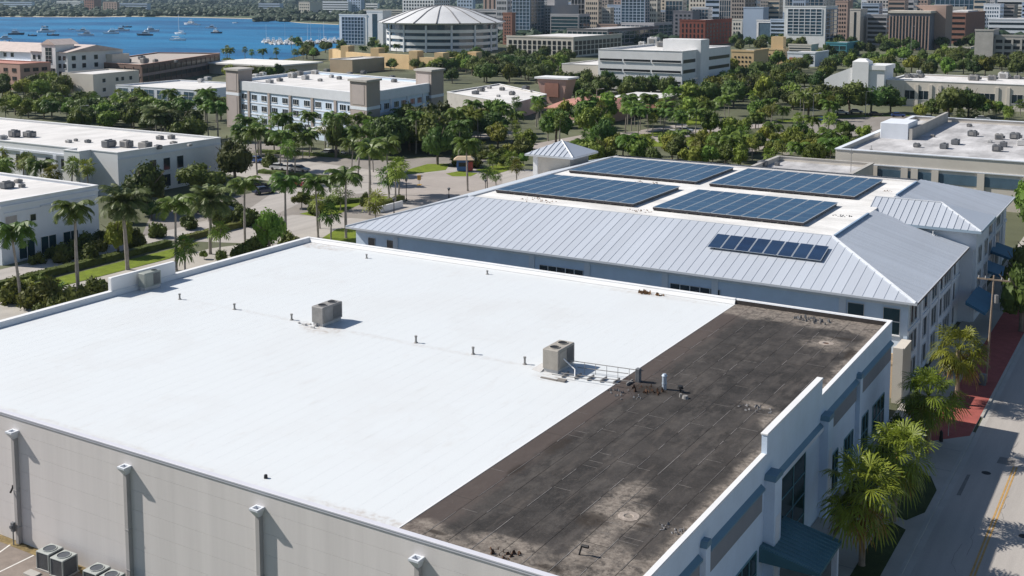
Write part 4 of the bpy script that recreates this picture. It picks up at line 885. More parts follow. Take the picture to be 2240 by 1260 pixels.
for z in (8.5, 5.5, 2.2):
    windows_on(of, Cc, A, [(s, z) for s in (7.5, 12.6, 17.4, 22.5, 27.5, 32.5, 37.5, 42.5, 47, 53, 56.2)], 2.5, 1.5, nx=3, nz=1)
    windows_on(of, A, Bb, [(s, z) for s in (7, 11, 16.2, 20, 25, 29, 34)], 2.4, 1.5, nx=3, nz=1)
def tower(px, py, w_, d_, zt, mat, capm, back=0):
    c = Vector(bbase(px, py)+(0,)); mb = MB(); return c
for c, ww_, dd, zt, band in ((A-dl*4.5+nl*.9, 6.6, 6.6, 16.3, True), (Cc-dl*.5+nl*.9, 6.5, 6.5, 16.3, True), (Bb-dr*7-dl*5.9+nr*.4, 6.5, 7.5, 16.6, True)):
    q = [c, c+dl*ww_, c+dl*ww_+dr*dd, c+dr*dd]
    mb = MB(); mb.prism([(p.x, p.y) for p in q], -.2, zt); w_ = mb.build('corner_tower', taupe, of)
    k = [c-dl*.5-dr*.5, c+dl*(ww_+.5)-dr*.5, c+dl*(ww_+.5)+dr*(dd+.5), c-dl*.5+dr*(dd+.5)]
    mb = MB(); mb.prism([(p.x, p.y) for p in k], zt, zt+.5); mb.build('tower_cap', concrete, w_)
    k = [c-dl*.06-dr*.06, c+dl*(ww_+.06)-dr*.06, c+dl*(ww_+.06)+dr*(dd+.06), c-dl*.06+dr*(dd+.06)]
    mb = MB(); mb.prism([(p.x, p.y) for p in k], 9.3, 10.1); mb.build('tower_band', stucco_white, w_)
    for z0, z1 in ((10.6, zt-.8), (.5, 9.0)): strip(of, 'tower_panel', c, dl, nl, .9, ww_-.9, z0, z1, .08, M('tower_inset', (.40, .35, .33), .85, var=.05) if 'tower_inset' not in MATS else MATS['tower_inset'])
for px, py, s, k in ((590, 182, 2.2, 'pale'), (612, 178, 2.0, 'grey'), (640, 170, 3, 'pale'), (655, 165, 2.6, 'grey'), (668, 174, 2.4, 'pale'), (690, 162, 2.6, 'pale'), (715, 158, 2.2, 'grey'), (725, 170, 1.6, 'pale'), (742, 174, 1.6, 'grey'), (765, 165, 1.8, 'grey'), (795, 162, 2.0, 'dark'), (858, 172, 1.8, 'dark'), (862, 180, 1.6, 'dark'), (885, 176, 1.2, 'pale'), (560, 172, 2.4, 'pale'), (575, 165, 2.2, 'pale'), (700, 178, 1.4, 'pale')):
    p = at(px, py, 12.6); UNITS.append(('office roof', p.x, p.y, 12.6, s, k))
# entrance canopy of the office
c = Cc+dl*46+nl*.3; q = [c, c+dl*9, c+dl*9+nl*6, c+nl*6]
mb = MB(); mb.prism([(p.x, p.y) for p in q], 3.6, 4.1); mb.build('porte_cochere', white_paint, of)
for p in q[2:]:
    mb = MB(); mb.tube((p.x, p.y, 0), (p.x, p.y, 3.6), .25); mb.build('canopy_post', white_paint, of)

# teal and white low building
tb = thing('low_teal_building', 'low teal and white building with pale roof beside the office', 'building', (-295, 270, 0))
X0, X1, Y0, Y1 = -318, -279, 263.5, 292
poly_block(tb, rect(X0, X1, Y0, Y1), 6.6, stucco_white, roof_pale, .5, cap=white_paint)
wall_windows(tb, (X0, Y0), (X1, Y0), 6, (1.2,), 4.6, 4.6, margin=.5, nx=2, nz=3, gmat=glass_light)
for px, py, s, k in ((455, 176, 3, 'pale'), (440, 180, 2.4, 'pale')):
    p = at(px, py, 6.1); UNITS.append(('low teal building roof', p.x, p.y, 6.1, s, k))
# tan block
tn = thing('tan_block', 'plain tan block with one blank sunlit end before the brown office', 'building', (-348, 284, 0))
poly_block(tn, [(-362, 275.5), (-344.5, 275.5), (-348.5, 300), (-366, 300)], 8.6, stucco_cream, roof_pale, .5)
windows_on(tn, (-344.5, 275.5), (-348.5, 300), [(s, z) for s in (5.5, 12.5, 15.5, 20) for z in (5.2, 1.8)], 1.7, 1.5, nx=1, nz=1)
# brown office
bo = thing('brown_office', 'low brown office with dark window bands at the waterfront', 'building', (-390, 330, 0))
bp_ = [(-400, 322.4), (-370, 318.6), (-371, 352), (-402, 356)]
bp_ = [(-405, 322), (-369, 318.6), (-409, 402), (-440, 390)]
poly_block(bo, bp_, 9.0, brown_clad, M('roof_brown', (.42, .37, .33), .9, var=.1), .5, th=.5, cap=stucco_pink)
for a, b_ in ((bp_[0], bp_[1]), (bp_[1], bp_[2])):
    a = Vector((*a, 0)); b_ = Vector((*b_, 0)); d = (b_-a).normalized(); n_ = Vector((d.y, -d.x, 0)); l = (b_-a).length
    for z in (5.3, 2.1):
        strip(bo, 'window_band', a, d, n_, 1, l-1, z, z+1.9, .08, glass_black)
    strip(bo, 'spandrel', a, d, n_, 0, l, 4.1, 5.2, .3, M('spandrel_rose', (.34, .25, .23), .85) if 'spandrel_rose' not in MATS else MATS['spandrel_rose'])
    for k in range(int(l/6)+1): strip(bo, 'mullion', a, d, n_, k*6+.8, k*6+1.3, 1, 8, .25, brown_clad)
mb = MB(); p = at(225, 136, 9); mb.box(p.x-6, p.x+6, p.y, p.y+9, 8.5, 12.5); mb.build('penthouse', stucco_cream, bo)
for px, py, s, k in ((280, 136, 3, 'grey'), (316, 138, 3.4, 'grey'), (340, 137, 2.4, 'grey'), (385, 137, 1.6, 'grey'), (310, 130, 3, 'dark')):
    p = at(px, py, 8.6); UNITS.append(('brown office roof', p.x, p.y, 8.6, s, k))
# mediterranean waterfront apartments
md = thing('waterfront_apartments', 'white waterfront apartments with low tiled gables and a tall stair bay', 'building', (-430, 310, 0))
def gable(mb, x0, x1, y0, y1, z0, z1, axis='x'):
    if axis == 'x':
        ym = (y0+y1)/2; mb.add([(x0,y0,z0),(x1,y0,z0),(x1,y1,z0),(x0,y1,z0),(x0,ym,z1),(x1,ym,z1)], [(0,1,5,4),(2,3,4,5),(1,2,5),(3,0,4),(3,2,1,0)])
    else:
        xm = (x0+x1)/2; mb.add([(x0,y0,z0),(x1,y0,z0),(x1,y1,z0),(x0,y1,z0),(xm,y0,z1),(xm,y1,z1)], [(1,2,5,4),(3,0,4,5),(0,1,4),(2,3,5),(3,2,1,0)])
yy = 303.0; xl, xr = along_x(70, yy), along_x(150, yy); ztop = 14.0
mb = MB(); mb.box(xl, xr, yy, yy+28, -.3, ztop); mb.build('wall', white_paint, md)
xs, xe = along_x(100, yy), along_x(130, yy)
mb = MB(); mb.box(xs, xe, yy-1.2, yy+8, -.3, 17); mb.build('stair_bay', white_paint, md)
mb = MB(); gable(mb, xs-.6, xe+.6, yy-1.6, yy+10, 17, 19.2, 'y'); shell = M('roof_shell', (.56, .47, .43), .85, var=.12, scale=.5); mb.build('roof', shell, md)
mb = MB(); gable(mb, xl-.8, xr+.8, yy-.8, yy+28.5, ztop, ztop+2.6); mb.build('roof', shell, md)
mb = MB(); mb.box(along_x(-60, yy+6), xl, yy+6, yy+26, -.3, 13); mb.build('wing_wall', stucco_white, md)
mb = MB(); gable(mb, along_x(-60, yy+6)-1, xl, yy+5, yy+27, 13, 16.5); mb.build('roof', shell, md)
mb = MB(); mb.box(along_x(0, yy+3), xl, yy+3, yy+5.99, -.3, 9.5); mb.build('wing_wall', stucco_white, md)
wl = xr-xl
for z in (10.6, 7.4, 4.2, 1.2):
    windows_on(md, (xl, yy), (xr, yy), [(wl*f, z) for f in (.1, .24, .80, .92)], 1.9, 1.9, nx=1, nz=1, gmat=glass)
    windows_on(md, (xr, yy), (xr, yy+28), [(s, z) for s in (3, 8, 14, 20)], 2.0, 1.9, nx=1, nz=1, gmat=glass)
    windows_on(md, (along_x(-60, yy+6), yy+6), (xl, yy+6), [(s, z) for s in (4, 9, 14, 19, 24, 29)], 2.2, 1.8, nx=1, nz=1)
bw = (xe-xs)
windows_on(md, (xs, yy-1.2), (xe, yy-1.2), [(bw/2, 9.3)], 4.0, 6.5, nx=2, nz=4); windows_on(md, (xs, yy-1.2), (xe, yy-1.2), [(bw/2, 5.0), (bw/2, 1.4)], bw*.86, 2.4, nx=4, nz=1)
# pink building
pk = thing('pink_building', 'salmon pink building with dark windows at the picture edge', 'building', (-410, 285, 0))
yp = 282; x1 = along_x(46, yp)
poly_block(pk, rect(x1-34, x1, yp, yp+14), 10.4, stucco_pink, roof_coral, .4, th=.4, cap=roof_coral)
wall_windows(pk, (x1-34, yp), (x1, yp), 6, (7.2, 3.9, .9), 2.6, 1.4, nx=2, nz=1, gmat=glass_black, fmat=brown_clad)
wall_windows(pk, (x1, yp), (x1, yp+14), 3, (7.2, 3.9, .9), 2.6, 1.4, nx=2, nz=1, gmat=glass_black, fmat=brown_clad)

# right-hand grey flat building
rg = thing('grey_flat_building', 'broad grey flat-roofed building with beige parapet and ribbon windows', 'building', (-30, 260, 0))
zr = 9.0; c0 = at(1828, 325, zr); cb = at(1905, 290, zr); yb = at(2235, 266, zr).y
RX0, RY0, RY1 = c0.x, c0.y, yb; RX1 = along_x(2420, RY0, zr)
poly_block(rg, [(RX0, RY0), (RX1, RY0), (RX1, RY1), (RX0, RY1)], zr, stucco_cream, roof_grey, .9, th=.6, cap=stucco_white)
mb = MB(); mb.box(RX0+6, RX1, RY0-.08, RY0-.001, 4.0, 5.8); mb.build('window_band', glass_light, rg)
for px in (1912, 1978, 2000, 2045, 2145, 2245):
    x = along_x(px, RY0, 4); mb = MB(); mb.box(x-.6, x+.6, RY0-.35, RY0-.085, 0, 6.3); mb.build('pilaster', stucco_cream, rg)
mb = MB(); mb.box(RX0, RX1, RY0-.2, RY0-.002, 6.4, 6.6); mb.build('string_course', stucco_white, rg)
p = at(1925, 302, zr-.9); p1 = at(1990, 304, zr-.9)
mb = MB(); mb.bbox(p.x, p1.x, p.y, p.y+9, zr-.9, zr+2.4, .1); mb.build('penthouse', stucco_white, rg)
mb = MB(); mb.box(p1.x+.2, p1.x+.8, p.y, RY1-1, zr-.9, zr+1.4); mb.build('screen_wall', concrete, rg)
for px, py, s, k in ((2065, 325, 2.0, 'dark'), (2090, 316, 2.2, 'dark'), (2180, 331, 2.0, 'dark'), (2195, 321, 1.9, 'dark'), (2005, 322, 1.6, 'dark'), (2127, 298, 2.2, 'dark'), (2185, 305, 2.2, 'grey'), (2220, 304, 2.6, 'dark'), (2120, 277, 1.3, 'dark'), (2165, 312, 1.2, 'pale'), (2235, 318, 2.4, 'pale'), (2040, 300, 1.0, 'grey')):
    p = at(px, py, zr-.9); UNITS.append(('grey flat roof', p.x, p.y, zr-.9, s, k))
lw_ = thing('low_grey_annex', 'low grey annex roof with a dark parapet right behind the solar building', 'building', (-60, 200, 0))
za = 7.2; a0 = at(1620, 372, za); a1 = at(1858, 384, za); a2 = at(1690, 340, za)
poly_block(lw_, rect(a0.x, a1.x, 182, a2.y), za, stucco_cream, roof_grey, .8, th=.5, cap=concrete)
for px, py, s, k in ((1668, 364, 2.0, 'dark'), (1700, 362, 1.2, 'dark')):
    p = at(px, py, za-.8); UNITS.append(('grey annex roof', p.x, p.y, za-.8, s, k))
# pale low buildings in the middle with coral roofs
mc = thing('pale_plaza_building', 'low pale flat roof beyond the office with several dark roof units', 'building', (-150, 300, 0))
zc = 5.0; e_ = [at(*p, zc) for p in ((1122, 226), (1196, 206), (1092, 183), (978, 201))]
poly_block(mc, [(p.x, p.y) for p in e_], zc, concrete, roof_pale, .4, th=.4, cap=white_paint)
for px, py, s, k in ((1040, 206, 2.4, 'dark'), (1052, 200, 2.4, 'dark'), (1150, 197, 2.8, 'dark'), (1120, 208, 2.2, 'dark'), (1098, 198, 2, 'grey'), (1070, 194, 1.6, 'pale'), (1090, 212, 1.2, 'pale'), (1165, 202, 1.4, 'grey')):
    p = at(px, py, zc-.4); UNITS.append(('pale plaza roof', p.x, p.y, zc-.4, s, k))
mr = thing('coral_roof_building', 'low shop row with coral tiled slope facing the palms', 'building', (-110, 300, 0))
g0 = at(1195, 236, 3.2); g1 = at(1415, 214, 3.2); 
mb = MB(); mb.box(g0.x, g0.x+22, g0.y, g0.y+24, -.2, 3.2); mb.box(g0.x+22, g1.x, g0.y+16, g0.y+48, -.2, 3.6); mb.build('wall', stucco_pink, mr)
mb = MB(); mb.hip(g0.x-.8, g0.x+22.5, g0.y-.8, g0.y+24, 3.2, 5.6, 5, 5); mb.build('roof', roof_coral, mr)
mb = MB(); mb.hip(g0.x+22.6, g1.x, g0.y+15, g0.y+48, 3.61, 5.2, 3, 3); mb.build('roof', roof_pale, mr)
mb = MB(); mb.box(g0.x+12, g0.x+34, g0.y+13.4, g0.y+15, 3.2, 4.4); mb.build('parapet', roof_coral, mr)
st_ = thing('brick_sign_tower', 'flared brick sign tower with a white cap among the trees', 'tower', (-125, 330, 0))
h0 = at(1165, 225); xx0, xx1 = along_x(1175, h0.y, 8), along_x(1240, h0.y, 8)
mb = MB(); mb.add([(xx0+2, h0.y+.5, 0), (xx1-2, h0.y+.5, 0), (xx1-2, h0.y+6, 0), (xx0+2, h0.y+6, 0), (xx0, h0.y, 8.6), (xx1, h0.y, 8.6), (xx1, h0.y+7, 8.6), (xx0, h0.y+7, 8.6)], [(0, 1, 5, 4), (1, 2, 6, 5), (2, 3, 7, 6), (3, 0, 4, 7), (4, 5, 6, 7)]); mb.build('wall', stucco_pink, st_)
mb = MB(); mb.box(xx0-.8, xx1+.8, h0.y-.6, h0.y+7.6, 8.6, 9.2); mb.build('cap', white_paint, st_)
mb = MB(); mb.box(xx0+3.2, xx1-3.2, h0.y-.3, h0.y+.0, 2.5, 7.2); mb.build('sign_panel', brick_tan, st_)

# white art deco building
ad = thing('art_deco_building', 'white art deco building with stepped tower and long pale roof', 'building', (-60, 330, 0))
q0 = at(1985, 232); zt = height_at(q0.x, q0.y, 176)
ax0, ax1 = along_x(1800, q0.y, zt), along_x(2420, q0.y, zt); yb = q0.y
poly_block(ad, rect(along_x(1940, yb, zt), ax1, yb, yb+34), zt, stucco_cream, roof_pale, .5, th=.5, cap=white_paint)
for k, px in enumerate((1975, 2005, 2035, 2055, 2110, 2180, 2205)):
    x = along_x(px, yb, 3); mb = MB(); mb.box(x-.5, x+.5, yb-.3, yb-.001, 0, zt-1.2); mb.build('pilaster', stucco_cream, ad)
windows_on(ad, (ax0, yb), (ax1, yb), [(along_x(px, yb, 4)-ax0, 2.4) for px in (1990, 2020, 2080, 2140, 2165, 2225)], 3.2, 3.0, nx=2, nz=1)
xa, xb_, xc = along_x(1805, yb-2, 8), along_x(1870, yb-2, 10), along_x(1936, yb-2, 10)
mb = MB(); mb.add([(xa, yb-3, 0), (xc, yb-3, 0), (xc, yb-3, zt+4.3), (xb_, yb-3, zt+4.3), (xb_-8, yb-3, zt+1), (xa, yb-3, zt-.5), (xa, yb+10, 0), (xc, yb+10, 0), (xc, yb+10, zt+4.3), (xb_, yb+10, zt+4.3), (xb_-8, yb+10, zt+1), (xa, yb+10, zt-.5)],
                  [(0, 1, 2, 3, 4, 5), (11, 10, 9, 8, 7, 6)]+[(i, 6+i, 6+(i+1) % 6, (i+1) % 6) for i in range(6)]); mb.build('stepped_wall', white_paint, ad)
mb = MB(); mb.box(xb_-.5, xb_+5, yb-3.8, yb+2, 0, zt+6.0); mb.hip(xb_-.5, xb_+5, yb-3.8, yb+2, zt+6.0, zt+7, 1.5, 1.5); mb.build('corner_tower', white_paint, ad)
mb = MB(); mb.box(xc-6, xc+.4, yb-3.5, yb+11, zt+3.4, zt+4.9); mb.build('cornice', white_paint, ad)
for px, py, s, k in ((1985, 170, 2.4, 'dark'), (2000, 170, 2.4, 'dark'), (2015, 170, 2.4, 'dark'), (2130, 176, 4, 'grey'), (2170, 176, 3, 'grey'), (2195, 172, 4, 'pale'), (2225, 173, 2.4, 'grey'), (2010, 160, 2, 'pale')):
    p = at(px, py, zt-.5); UNITS.append(('art deco roof', p.x, p.y, zt-.5, s, k))

# white banded garage
gr = thing('white_garage', 'white office block with long dark slots and a stair tower', 'building', (-163, 393, 0))
G0 = Vector((-163.6, 393.3, 0)); gz = 16.6; gl = along_x(1309, 393.3, gz); gy = along_y(1598, -163.6, gz, 393.3)
poly_block(gr, rect(gl, G0.x, G0.y, gy), gz, white_paint, roof_pale, .8, th=.6, cap=white_paint)
for z in (12.2, 8.4, 4.4, .6):
    for f0, f1 in ((.02, .29), (.31, .63), (.65, .985)):
        mb = MB(); mb.box(gl+(G0.x-gl)*f0, gl+(G0.x-gl)*f1, G0.y-.05, G0.y-.001, z, z+.85); mb.build('window_slot', glass_black, gr)
        mb = MB(); mb.box(gl+(G0.x-gl)*f0, gl+(G0.x-gl)*f1, G0.y-.35, G0.y-.051, z-.2, z-.02); mb.build('slot_sill', white_paint, gr)
    for f0, f1 in ((.02, .25), (.48, .98)):
        mb = MB(); mb.box(G0.x+.001, G0.x+.05, G0.y+(gy-G0.y)*f0, G0.y+(gy-G0.y)*f1, z-.2, z+1.1); mb.build('window_slot', glass_black, gr)
mb = MB(); s0, s1 = G0.y+(gy-G0.y)*.28, G0.y+(gy-G0.y)*.45; mb.box(G0.x-14, G0.x+1.6, s0, s1, -.2, gz+3.8); mb.build('stair_tower', white_paint, gr)
an = thing('cream_annex', 'cream windowless annex beside the white banded block', 'building', (-205, 405, 0))
zn = 9.6; yn = 405; nx0, nx1 = along_x(1229, yn, zn), gl-.1
poly_block(an, rect(nx0, nx1, yn, yn+30), zn, stucco_cream, roof_pale, .4, cap=white_paint); windows_on(an, (nx0, yn), (nx1, yn), [((nx1-nx0)*.4, 4.5)], 5, 1.2, nx=4, nz=1)
for px, py, s, k in ((1405, 100, 3, 'pale'), (1450, 103, 5, 'grey'), (1475, 104, 4, 'grey'), (1430, 98, 6, 'pale')):
    p = at(px, py, gz-.8); UNITS.append(('white banded block roof', p.x, p.y, gz-.8, s, k))

# domed arena
ar = thing('domed_arena', 'round arena with a white ribbed dome on banded walls', 'arena', (-407, 640, 0))
ac = Vector((-430.0, 640.0, 0)); RA = 51.0
ap = at(967, 118); ac = Vector((ap.x, ap.y, 0))+Vector((ap.x, ap.y, 0)).normalized()*RA
RA = 0.5*(along_x(1072, ac.y)-along_x(862, ac.y))*math.cos(0.0)*.94
zd = height_at(ap.x, ap.y, 52); zc_ = height_at(ac.x, ac.y, 12)
N_ = 48
def ring(mb, r0, z0, r1, z1, n=N_):
    vs = [(ac.x+r*math.cos(6.28318*i/n), ac.y+r*math.sin(6.28318*i/n), z) for r, z in ((r0, z0), (r1, z1)) for i in range(n)]
    mb.add(vs, [(i, (i+1) % n, n+(i+1) % n, n+i) for i in range(n)])
mb = MB(); ring(mb, RA-.6, -.3, RA-.6, zd); mb.build('drum', glass_blue, ar)
hh = zd/4.7
for k in range(4):
    z = .4+k*hh*1.0; mb = MB(); ring(mb, RA, z, RA, z+hh*.5); ring(mb, RA, z+hh*.5, RA-.7, z+hh*.5); ring(mb, RA-.7, z, RA, z); mb.build('wall_band', white_paint, ar)
for i in range(14):
    a = 6.28318*i/14+.1; x, y = ac.x+RA*math.cos(a), ac.y+RA*math.sin(a); mb = MB(); mb.tube((x, y, 0), (x, y, zd-1.5), .7, n=6); mb.build('column', stucco_white, ar)
mb = MB(); ring(mb, RA+3, zd-1.0, RA+6, zd+.0); ring(mb, RA-.7, zd-1.0, RA+3, zd-1.0); mb.build('eave', stucco_white, ar)
prof = [(RA+6, zd), (RA*.86, zd+(zc_-zd)*.36), (RA*.62, zd+(zc_-zd)*.66), (RA*.36, zd+(zc_-zd)*.88), (RA*.14, zd+(zc_-zd)*.98), (.5, zc_)]
nseg = 18; dome_m = M('dome_white', (.66, .66, .66), .55, var=.06, scale=.06)
for s in range(nseg):
    mb = MB(); a0, a1 = 6.28318*s/nseg+.008, 6.28318*(s+1)/nseg-.008; sub = 4
    for k in range(len(prof)-1):
        for j in range(sub):
            b0, b1 = a0+(a1-a0)*j/sub, a0+(a1-a0)*(j+1)/sub; (r0, z0), (r1, z1) = prof[k], prof[k+1]
            mb.quad((ac.x+r0*math.cos(b0), ac.y+r0*math.sin(b0), z0), (ac.x+r0*math.cos(b1), ac.y+r0*math.sin(b1), z0), (ac.x+r1*math.cos(b1), ac.y+r1*math.sin(b1), z1), (ac.x+r1*math.cos(b0), ac.y+r1*math.sin(b0), z1))
    smooth(mb.build('dome_panel', dome_m, ar))
mb = MB()
for s in range(nseg):
    a = 6.28318*s/nseg; mb.path([(ac.x+r*math.cos(a), ac.y+r*math.sin(a), z+.05) for r, z in prof], [.5, .45, .4, .35, .3, .2], 5)
mb.build('dome_rib', concrete_dark, ar, kind='stuff')
# sandstone wall with towers before the arena
rw = thing('sandstone_wall', 'sandstone coloured arcade wall with square towers below the arena', 'wall', (-350, 475, 0))
pts = [at(x, y) for x, y in ((735, 132), (762, 138), (828, 146), (912, 152), (968, 155), (1040, 150))]
for i in range(len(pts)-1):
    a, b_ = pts[i], pts[i+1]; d = (b_-a).normalized(); n_ = Vector((d.y, -d.x, 0)); strip(rw, 'wall_run', a, d, n_, 0, (b_-a).length, -.2, 6.4 if i != 2 else 7.2, 2.5, stucco_yellow)
for p, hgt in zip(pts, (6.5, 9.5, 9.8, 9.4, 9.0, 8.5)):
    mb = MB(); mb.box(p.x-2.6, p.x+2.6, p.y-3.2, p.y+2.2, -.2, hgt); mb.build('wall_tower', stucco_yellow, rw)
lb = thing('low_tan_pavilion', 'low tan and white pavilion behind the office roof', 'building', (-330, 440, 0))
p = at(722, 158); q = at(800, 158); poly_block(lb, rect(p.x, p.x+(q-p).length*.8, p.y, p.y+25), 6.5, stucco_tan, roof_pale, .4, cap=white_paint)
bv = thing('beach_pavilion', 'flat white beach pavilion at the water edge', 'building', (-430, 430, 0))
p = at(445, 160); q = at(560, 160); xq = along_x(600, p.y); mb = MB(); mb.box(p.x, xq, p.y, p.y+30, 0, 4.6); mb.build('wall', stucco_cream, bv)
mb = MB(); mb.box(p.x-2, xq+2, p.y-2, p.y+32, 4.6, 5.3); mb.build('roof', M('roof_bright', (.74, .72, .68), .9, var=.08, scale=.1), bv)

BOXES = []
# ------------------------------------------------------------------ downtown: boxes read off by their three visible edges
def far_block(name, label, xl, xc, xr, yt, yb, wall, style, sidestyle=None, roofm=None, wmat=None, group='downtown buildings', smat=None, pent=None, cat='building', probe=None):
    """xl..xc is the sunlit front, xc..xr the side turned to the street; yt, yb top and foot of the corner between them"""
    c = at(xc, yb); x1, y0 = c.x, c.y; x0 = along_x(xl, y0); z1 = height_at(x1, y0, yt)
    dep = along_y(xr, x1, 0, y0)-y0 if xr > xc+1 else (x1-x0)*.7
    dep = min(dep, 90.0)
    if probe is not None:
        if any(x0 < b and a < x1 and y0 < d and c_ < y0+dep for a, b, c_, d in BOXES): return None
    BOXES.append((x0, x1, y0, y0+dep))
    t = thing(name, label, cat, ((x0+x1)/2, y0, 0), group=group)
    mb = MB(); mb.box(x0, x1, y0, y0+dep, -.3, z1); mb.build('wall', wall, t)
    mb = MB(); e = .8; mb.box(x0+e, x1-e, y0+e, y0+dep-e, z1-.1, z1+.05)
    mb.build('roof', roofm or roof_grey, t)
    mb = MB(); mb.box(x0-.2, x1+.2, y0-.2, y0+.6, z1+.0, z1+.9); mb.box(x1-.6, x1+.2, y0+.6, y0+dep+.2, z1, z1+.9); mb.build('parapet', wall, t)
    if pent:
        mb = MB(); f = pent; mb.box(x0+(x1-x0)*f[0], x0+(x1-x0)*f[1], y0+dep*.2, y0+dep*.7, z1, z1+f[2]); mb.build('penthouse', f[3] if len(f) > 3 else wall, t)
    g_ = wmat or glass
    def face(st, a, d, l, nrm, gm):
        if not st: return
        kind = st[0]; mb = MB(); tr = MB()
        def put(B, s0, s1, z0, z1_, o0=-.05, o1=.12):
            p = [a+d*s0+nrm*o0, a+d*s1+nrm*o0, a+d*s1+nrm*o1, a+d*s0+nrm*o1]
            B.add([(q.x, q.y, z) for z in (z0, z1_) for q in p], [(0, 1, 2, 3), (7, 6, 5, 4), (0, 4, 5, 1), (1, 5, 6, 2), (2, 6, 7, 3), (3, 7, 4, 0)])
        if kind == 'grid':                          # separate windows
            _, nx, nz, fx, fz = st[:5]; m0 = st[5] if len(st) > 5 else 1.0
            sx = (l-2*m0)/nx; sz = (z1-2.5)/nz; single = sx*2489/max(1, y0*1.15) >= 9 and nx*nz <= 90
            for i in range(nx):
                for k in range(nz):
                    B = MB() if single else mb
                    put(B, m0+sx*(i+.5-fx/2), m0+sx*(i+.5+fx/2), 1+sz*(k+.5-fz/2), 1+sz*(k+.5+fz/2))
                    if single: B.build('window', gm, t)
            if mb.v: mb.build('window', gm, t, kind='stuff')
        elif kind == 'band':                        # ribbon windows floor by floor
            _, nz, fz = st[:3]; m0 = st[3] if len(st) > 3 else .6; sz = (z1-2)/nz
            for k in range(nz):
                B = MB(); put(B, m0, l-m0, 1+sz*(k+.5-fz/2), 1+sz*(k+.5+fz/2)); B.build('window_band', gm, t)
        elif kind == 'curtain':                     # glass skin with mullions and floor lines standing proud
            _, nx, nz = st[:3]; m0 = st[3] if len(st) > 3 else .8; tm = st[4] if len(st) > 4 else stucco_white; zlo = st[5] if len(st) > 5 else 1.0
            put(mb, m0, l-m0, zlo, z1-1.2, -.05, .1); mb.build('curtain_wall', gm, t)
            for i in range(nx+1): s = m0+(l-2*m0)*i/nx; put(tr, s-.22, s+.22, zlo, z1-1.2, .0, .35)
            for k in range(nz+1): z = zlo+(z1-1.2-zlo)*k/nz; put(tr, m0, l-m0, z-.2, z+.2, .0, .32)
            tr.build('mullion', tm, t, kind='stuff')
        elif kind == 'strip':                       # upright window strips
            _, nx, fx = st[:3]; sx = l/nx
            for i in range(nx):
                B = MB(); put(B, sx*(i+.5-fx/2), sx*(i+.5+fx/2), 1.5, z1-1.5); B.build('window_strip', gm, t)
    face(style, Vector((x0, y0, 0)), Vector((1, 0, 0)), x1-x0, Vector((0, -1, 0)), g_)
    face(sidestyle, Vector((x1, y0, 0)), Vector((0, 1, 0)), dep, Vector((1, 0, 0)), smat or g_)
    return t, x0, x1, y0, z1, dep
fb = far_block
grey_stone = M('grey_stone', (.44, .43, .44), .85, var=.06, scale=.05); beige_stone = M('beige_stone', (.62, .53, .43), .85, var=.06, scale=.05); brown_stone = M('brown_stone', (.36, .31, .28), .85, var=.06, scale=.05)
dark_stone = M('dark_stone', (.20, .20, .23), .85, var=.08, scale=.05); rose_stone = M('rose_stone', (.42, .30, .25), .85, var=.06, scale=.05); teal_wall = M('teal_wall', (.08, .26, .31), .6, var=.08, scale=.05)
# hotel beside the arena
fb('hotel_tower', 'white framed teal glass hotel on the water beside the arena', 743, 803, 803, 34, 100, white_paint, ('curtain', 7, 8, 2.6, slab_blue), None, wmat=glass_blue, group='waterfront buildings')
fb('hotel_core', 'plain white lift tower between the two glass wings of the hotel', 803, 838, 838, 26, 101, white_paint, ('strip', 1, .3), None, wmat=glass_blue, group='waterfront buildings')
fb('hotel_wing', 'second teal glass wing of the hotel tucked against the arena', 838, 872, 872, 40, 99, stucco_white, ('curtain', 4, 7, .8, slab_blue), None, wmat=glass_blue, group='waterfront buildings')
fb('white_tower', 'white gridded tower rising out of the frame behind the dome', 881, 950, 985, -40, 62, white_paint, ('grid', 11, 13, .55, .6), ('grid', 7, 13, .5, .6))
fb('rose_tower', 'plain rose tower with upright strips right of the dome', 1058, 1105, 1118, -25, 66, rose_stone, ('strip', 5, .3), None)
fb('brown_tower', 'narrow brown tower standing next to the dome rim', 1100, 1120, 1128, 30, 98, brick_tan, ('grid', 3, 9, .4, .5), None)
fb('shore_apartments', 'pale parking block stretching behind the dome', 1030, 1100, 1120, 22, 75, grey_stone, ('band', 5, .4), None, wmat=glass_black)
# left of centre
fb('glass_tower', 'slim blue glass tower leaving the frame right of the dome', 1120, 1160, 1190, -60, 82, glass_light, ('curtain', 5, 18, .5, slab_blue), ('curtain', 4, 18, .5, grey_stone), wmat=glass_blue)
fb('grey_tower', 'grey tower with stepped roof behind the dark glass office', 1178, 1206, 1266, 14, 80, grey_stone, ('grid', 4, 9, .5, .5), None, pent=(.2, .8, 6))
fb('dark_glass_office', 'dark teal glass office block with thin floor lines', 1204, 1266, 1290, 33, 84, grey_stone, ('curtain', 1, 6, .5, grey_stone), ('curtain', 3, 6, .5, grey_stone), wmat=glass_teal)
fb('white_grid_tower', 'white gridded tower cut by the frame behind the dark glass office', 1264, 1296, 1298, -45, 62, white_paint, ('grid', 6, 14, .6, .62), None)
fb('brown_slab_tower', 'grey brown slab tower beside the white gridded tower', 1296, 1330, 1342, -45, 64, brown_stone, ('grid', 5, 15, .4, .5), ('grid', 3, 15, .4, .5), wmat=glass_black)
fb('brick_annex', 'small brick block at the foot of the brown slab tower', 1279, 1306, 1320, 30, 72, brick_tan, ('grid', 3, 4, .3, .4), None)
fb('blank_tan_tower', 'blank tan windowless tower', 1325, 1358, 1362, 13, 66, beige_stone, None, None, roofm=roof_pale)
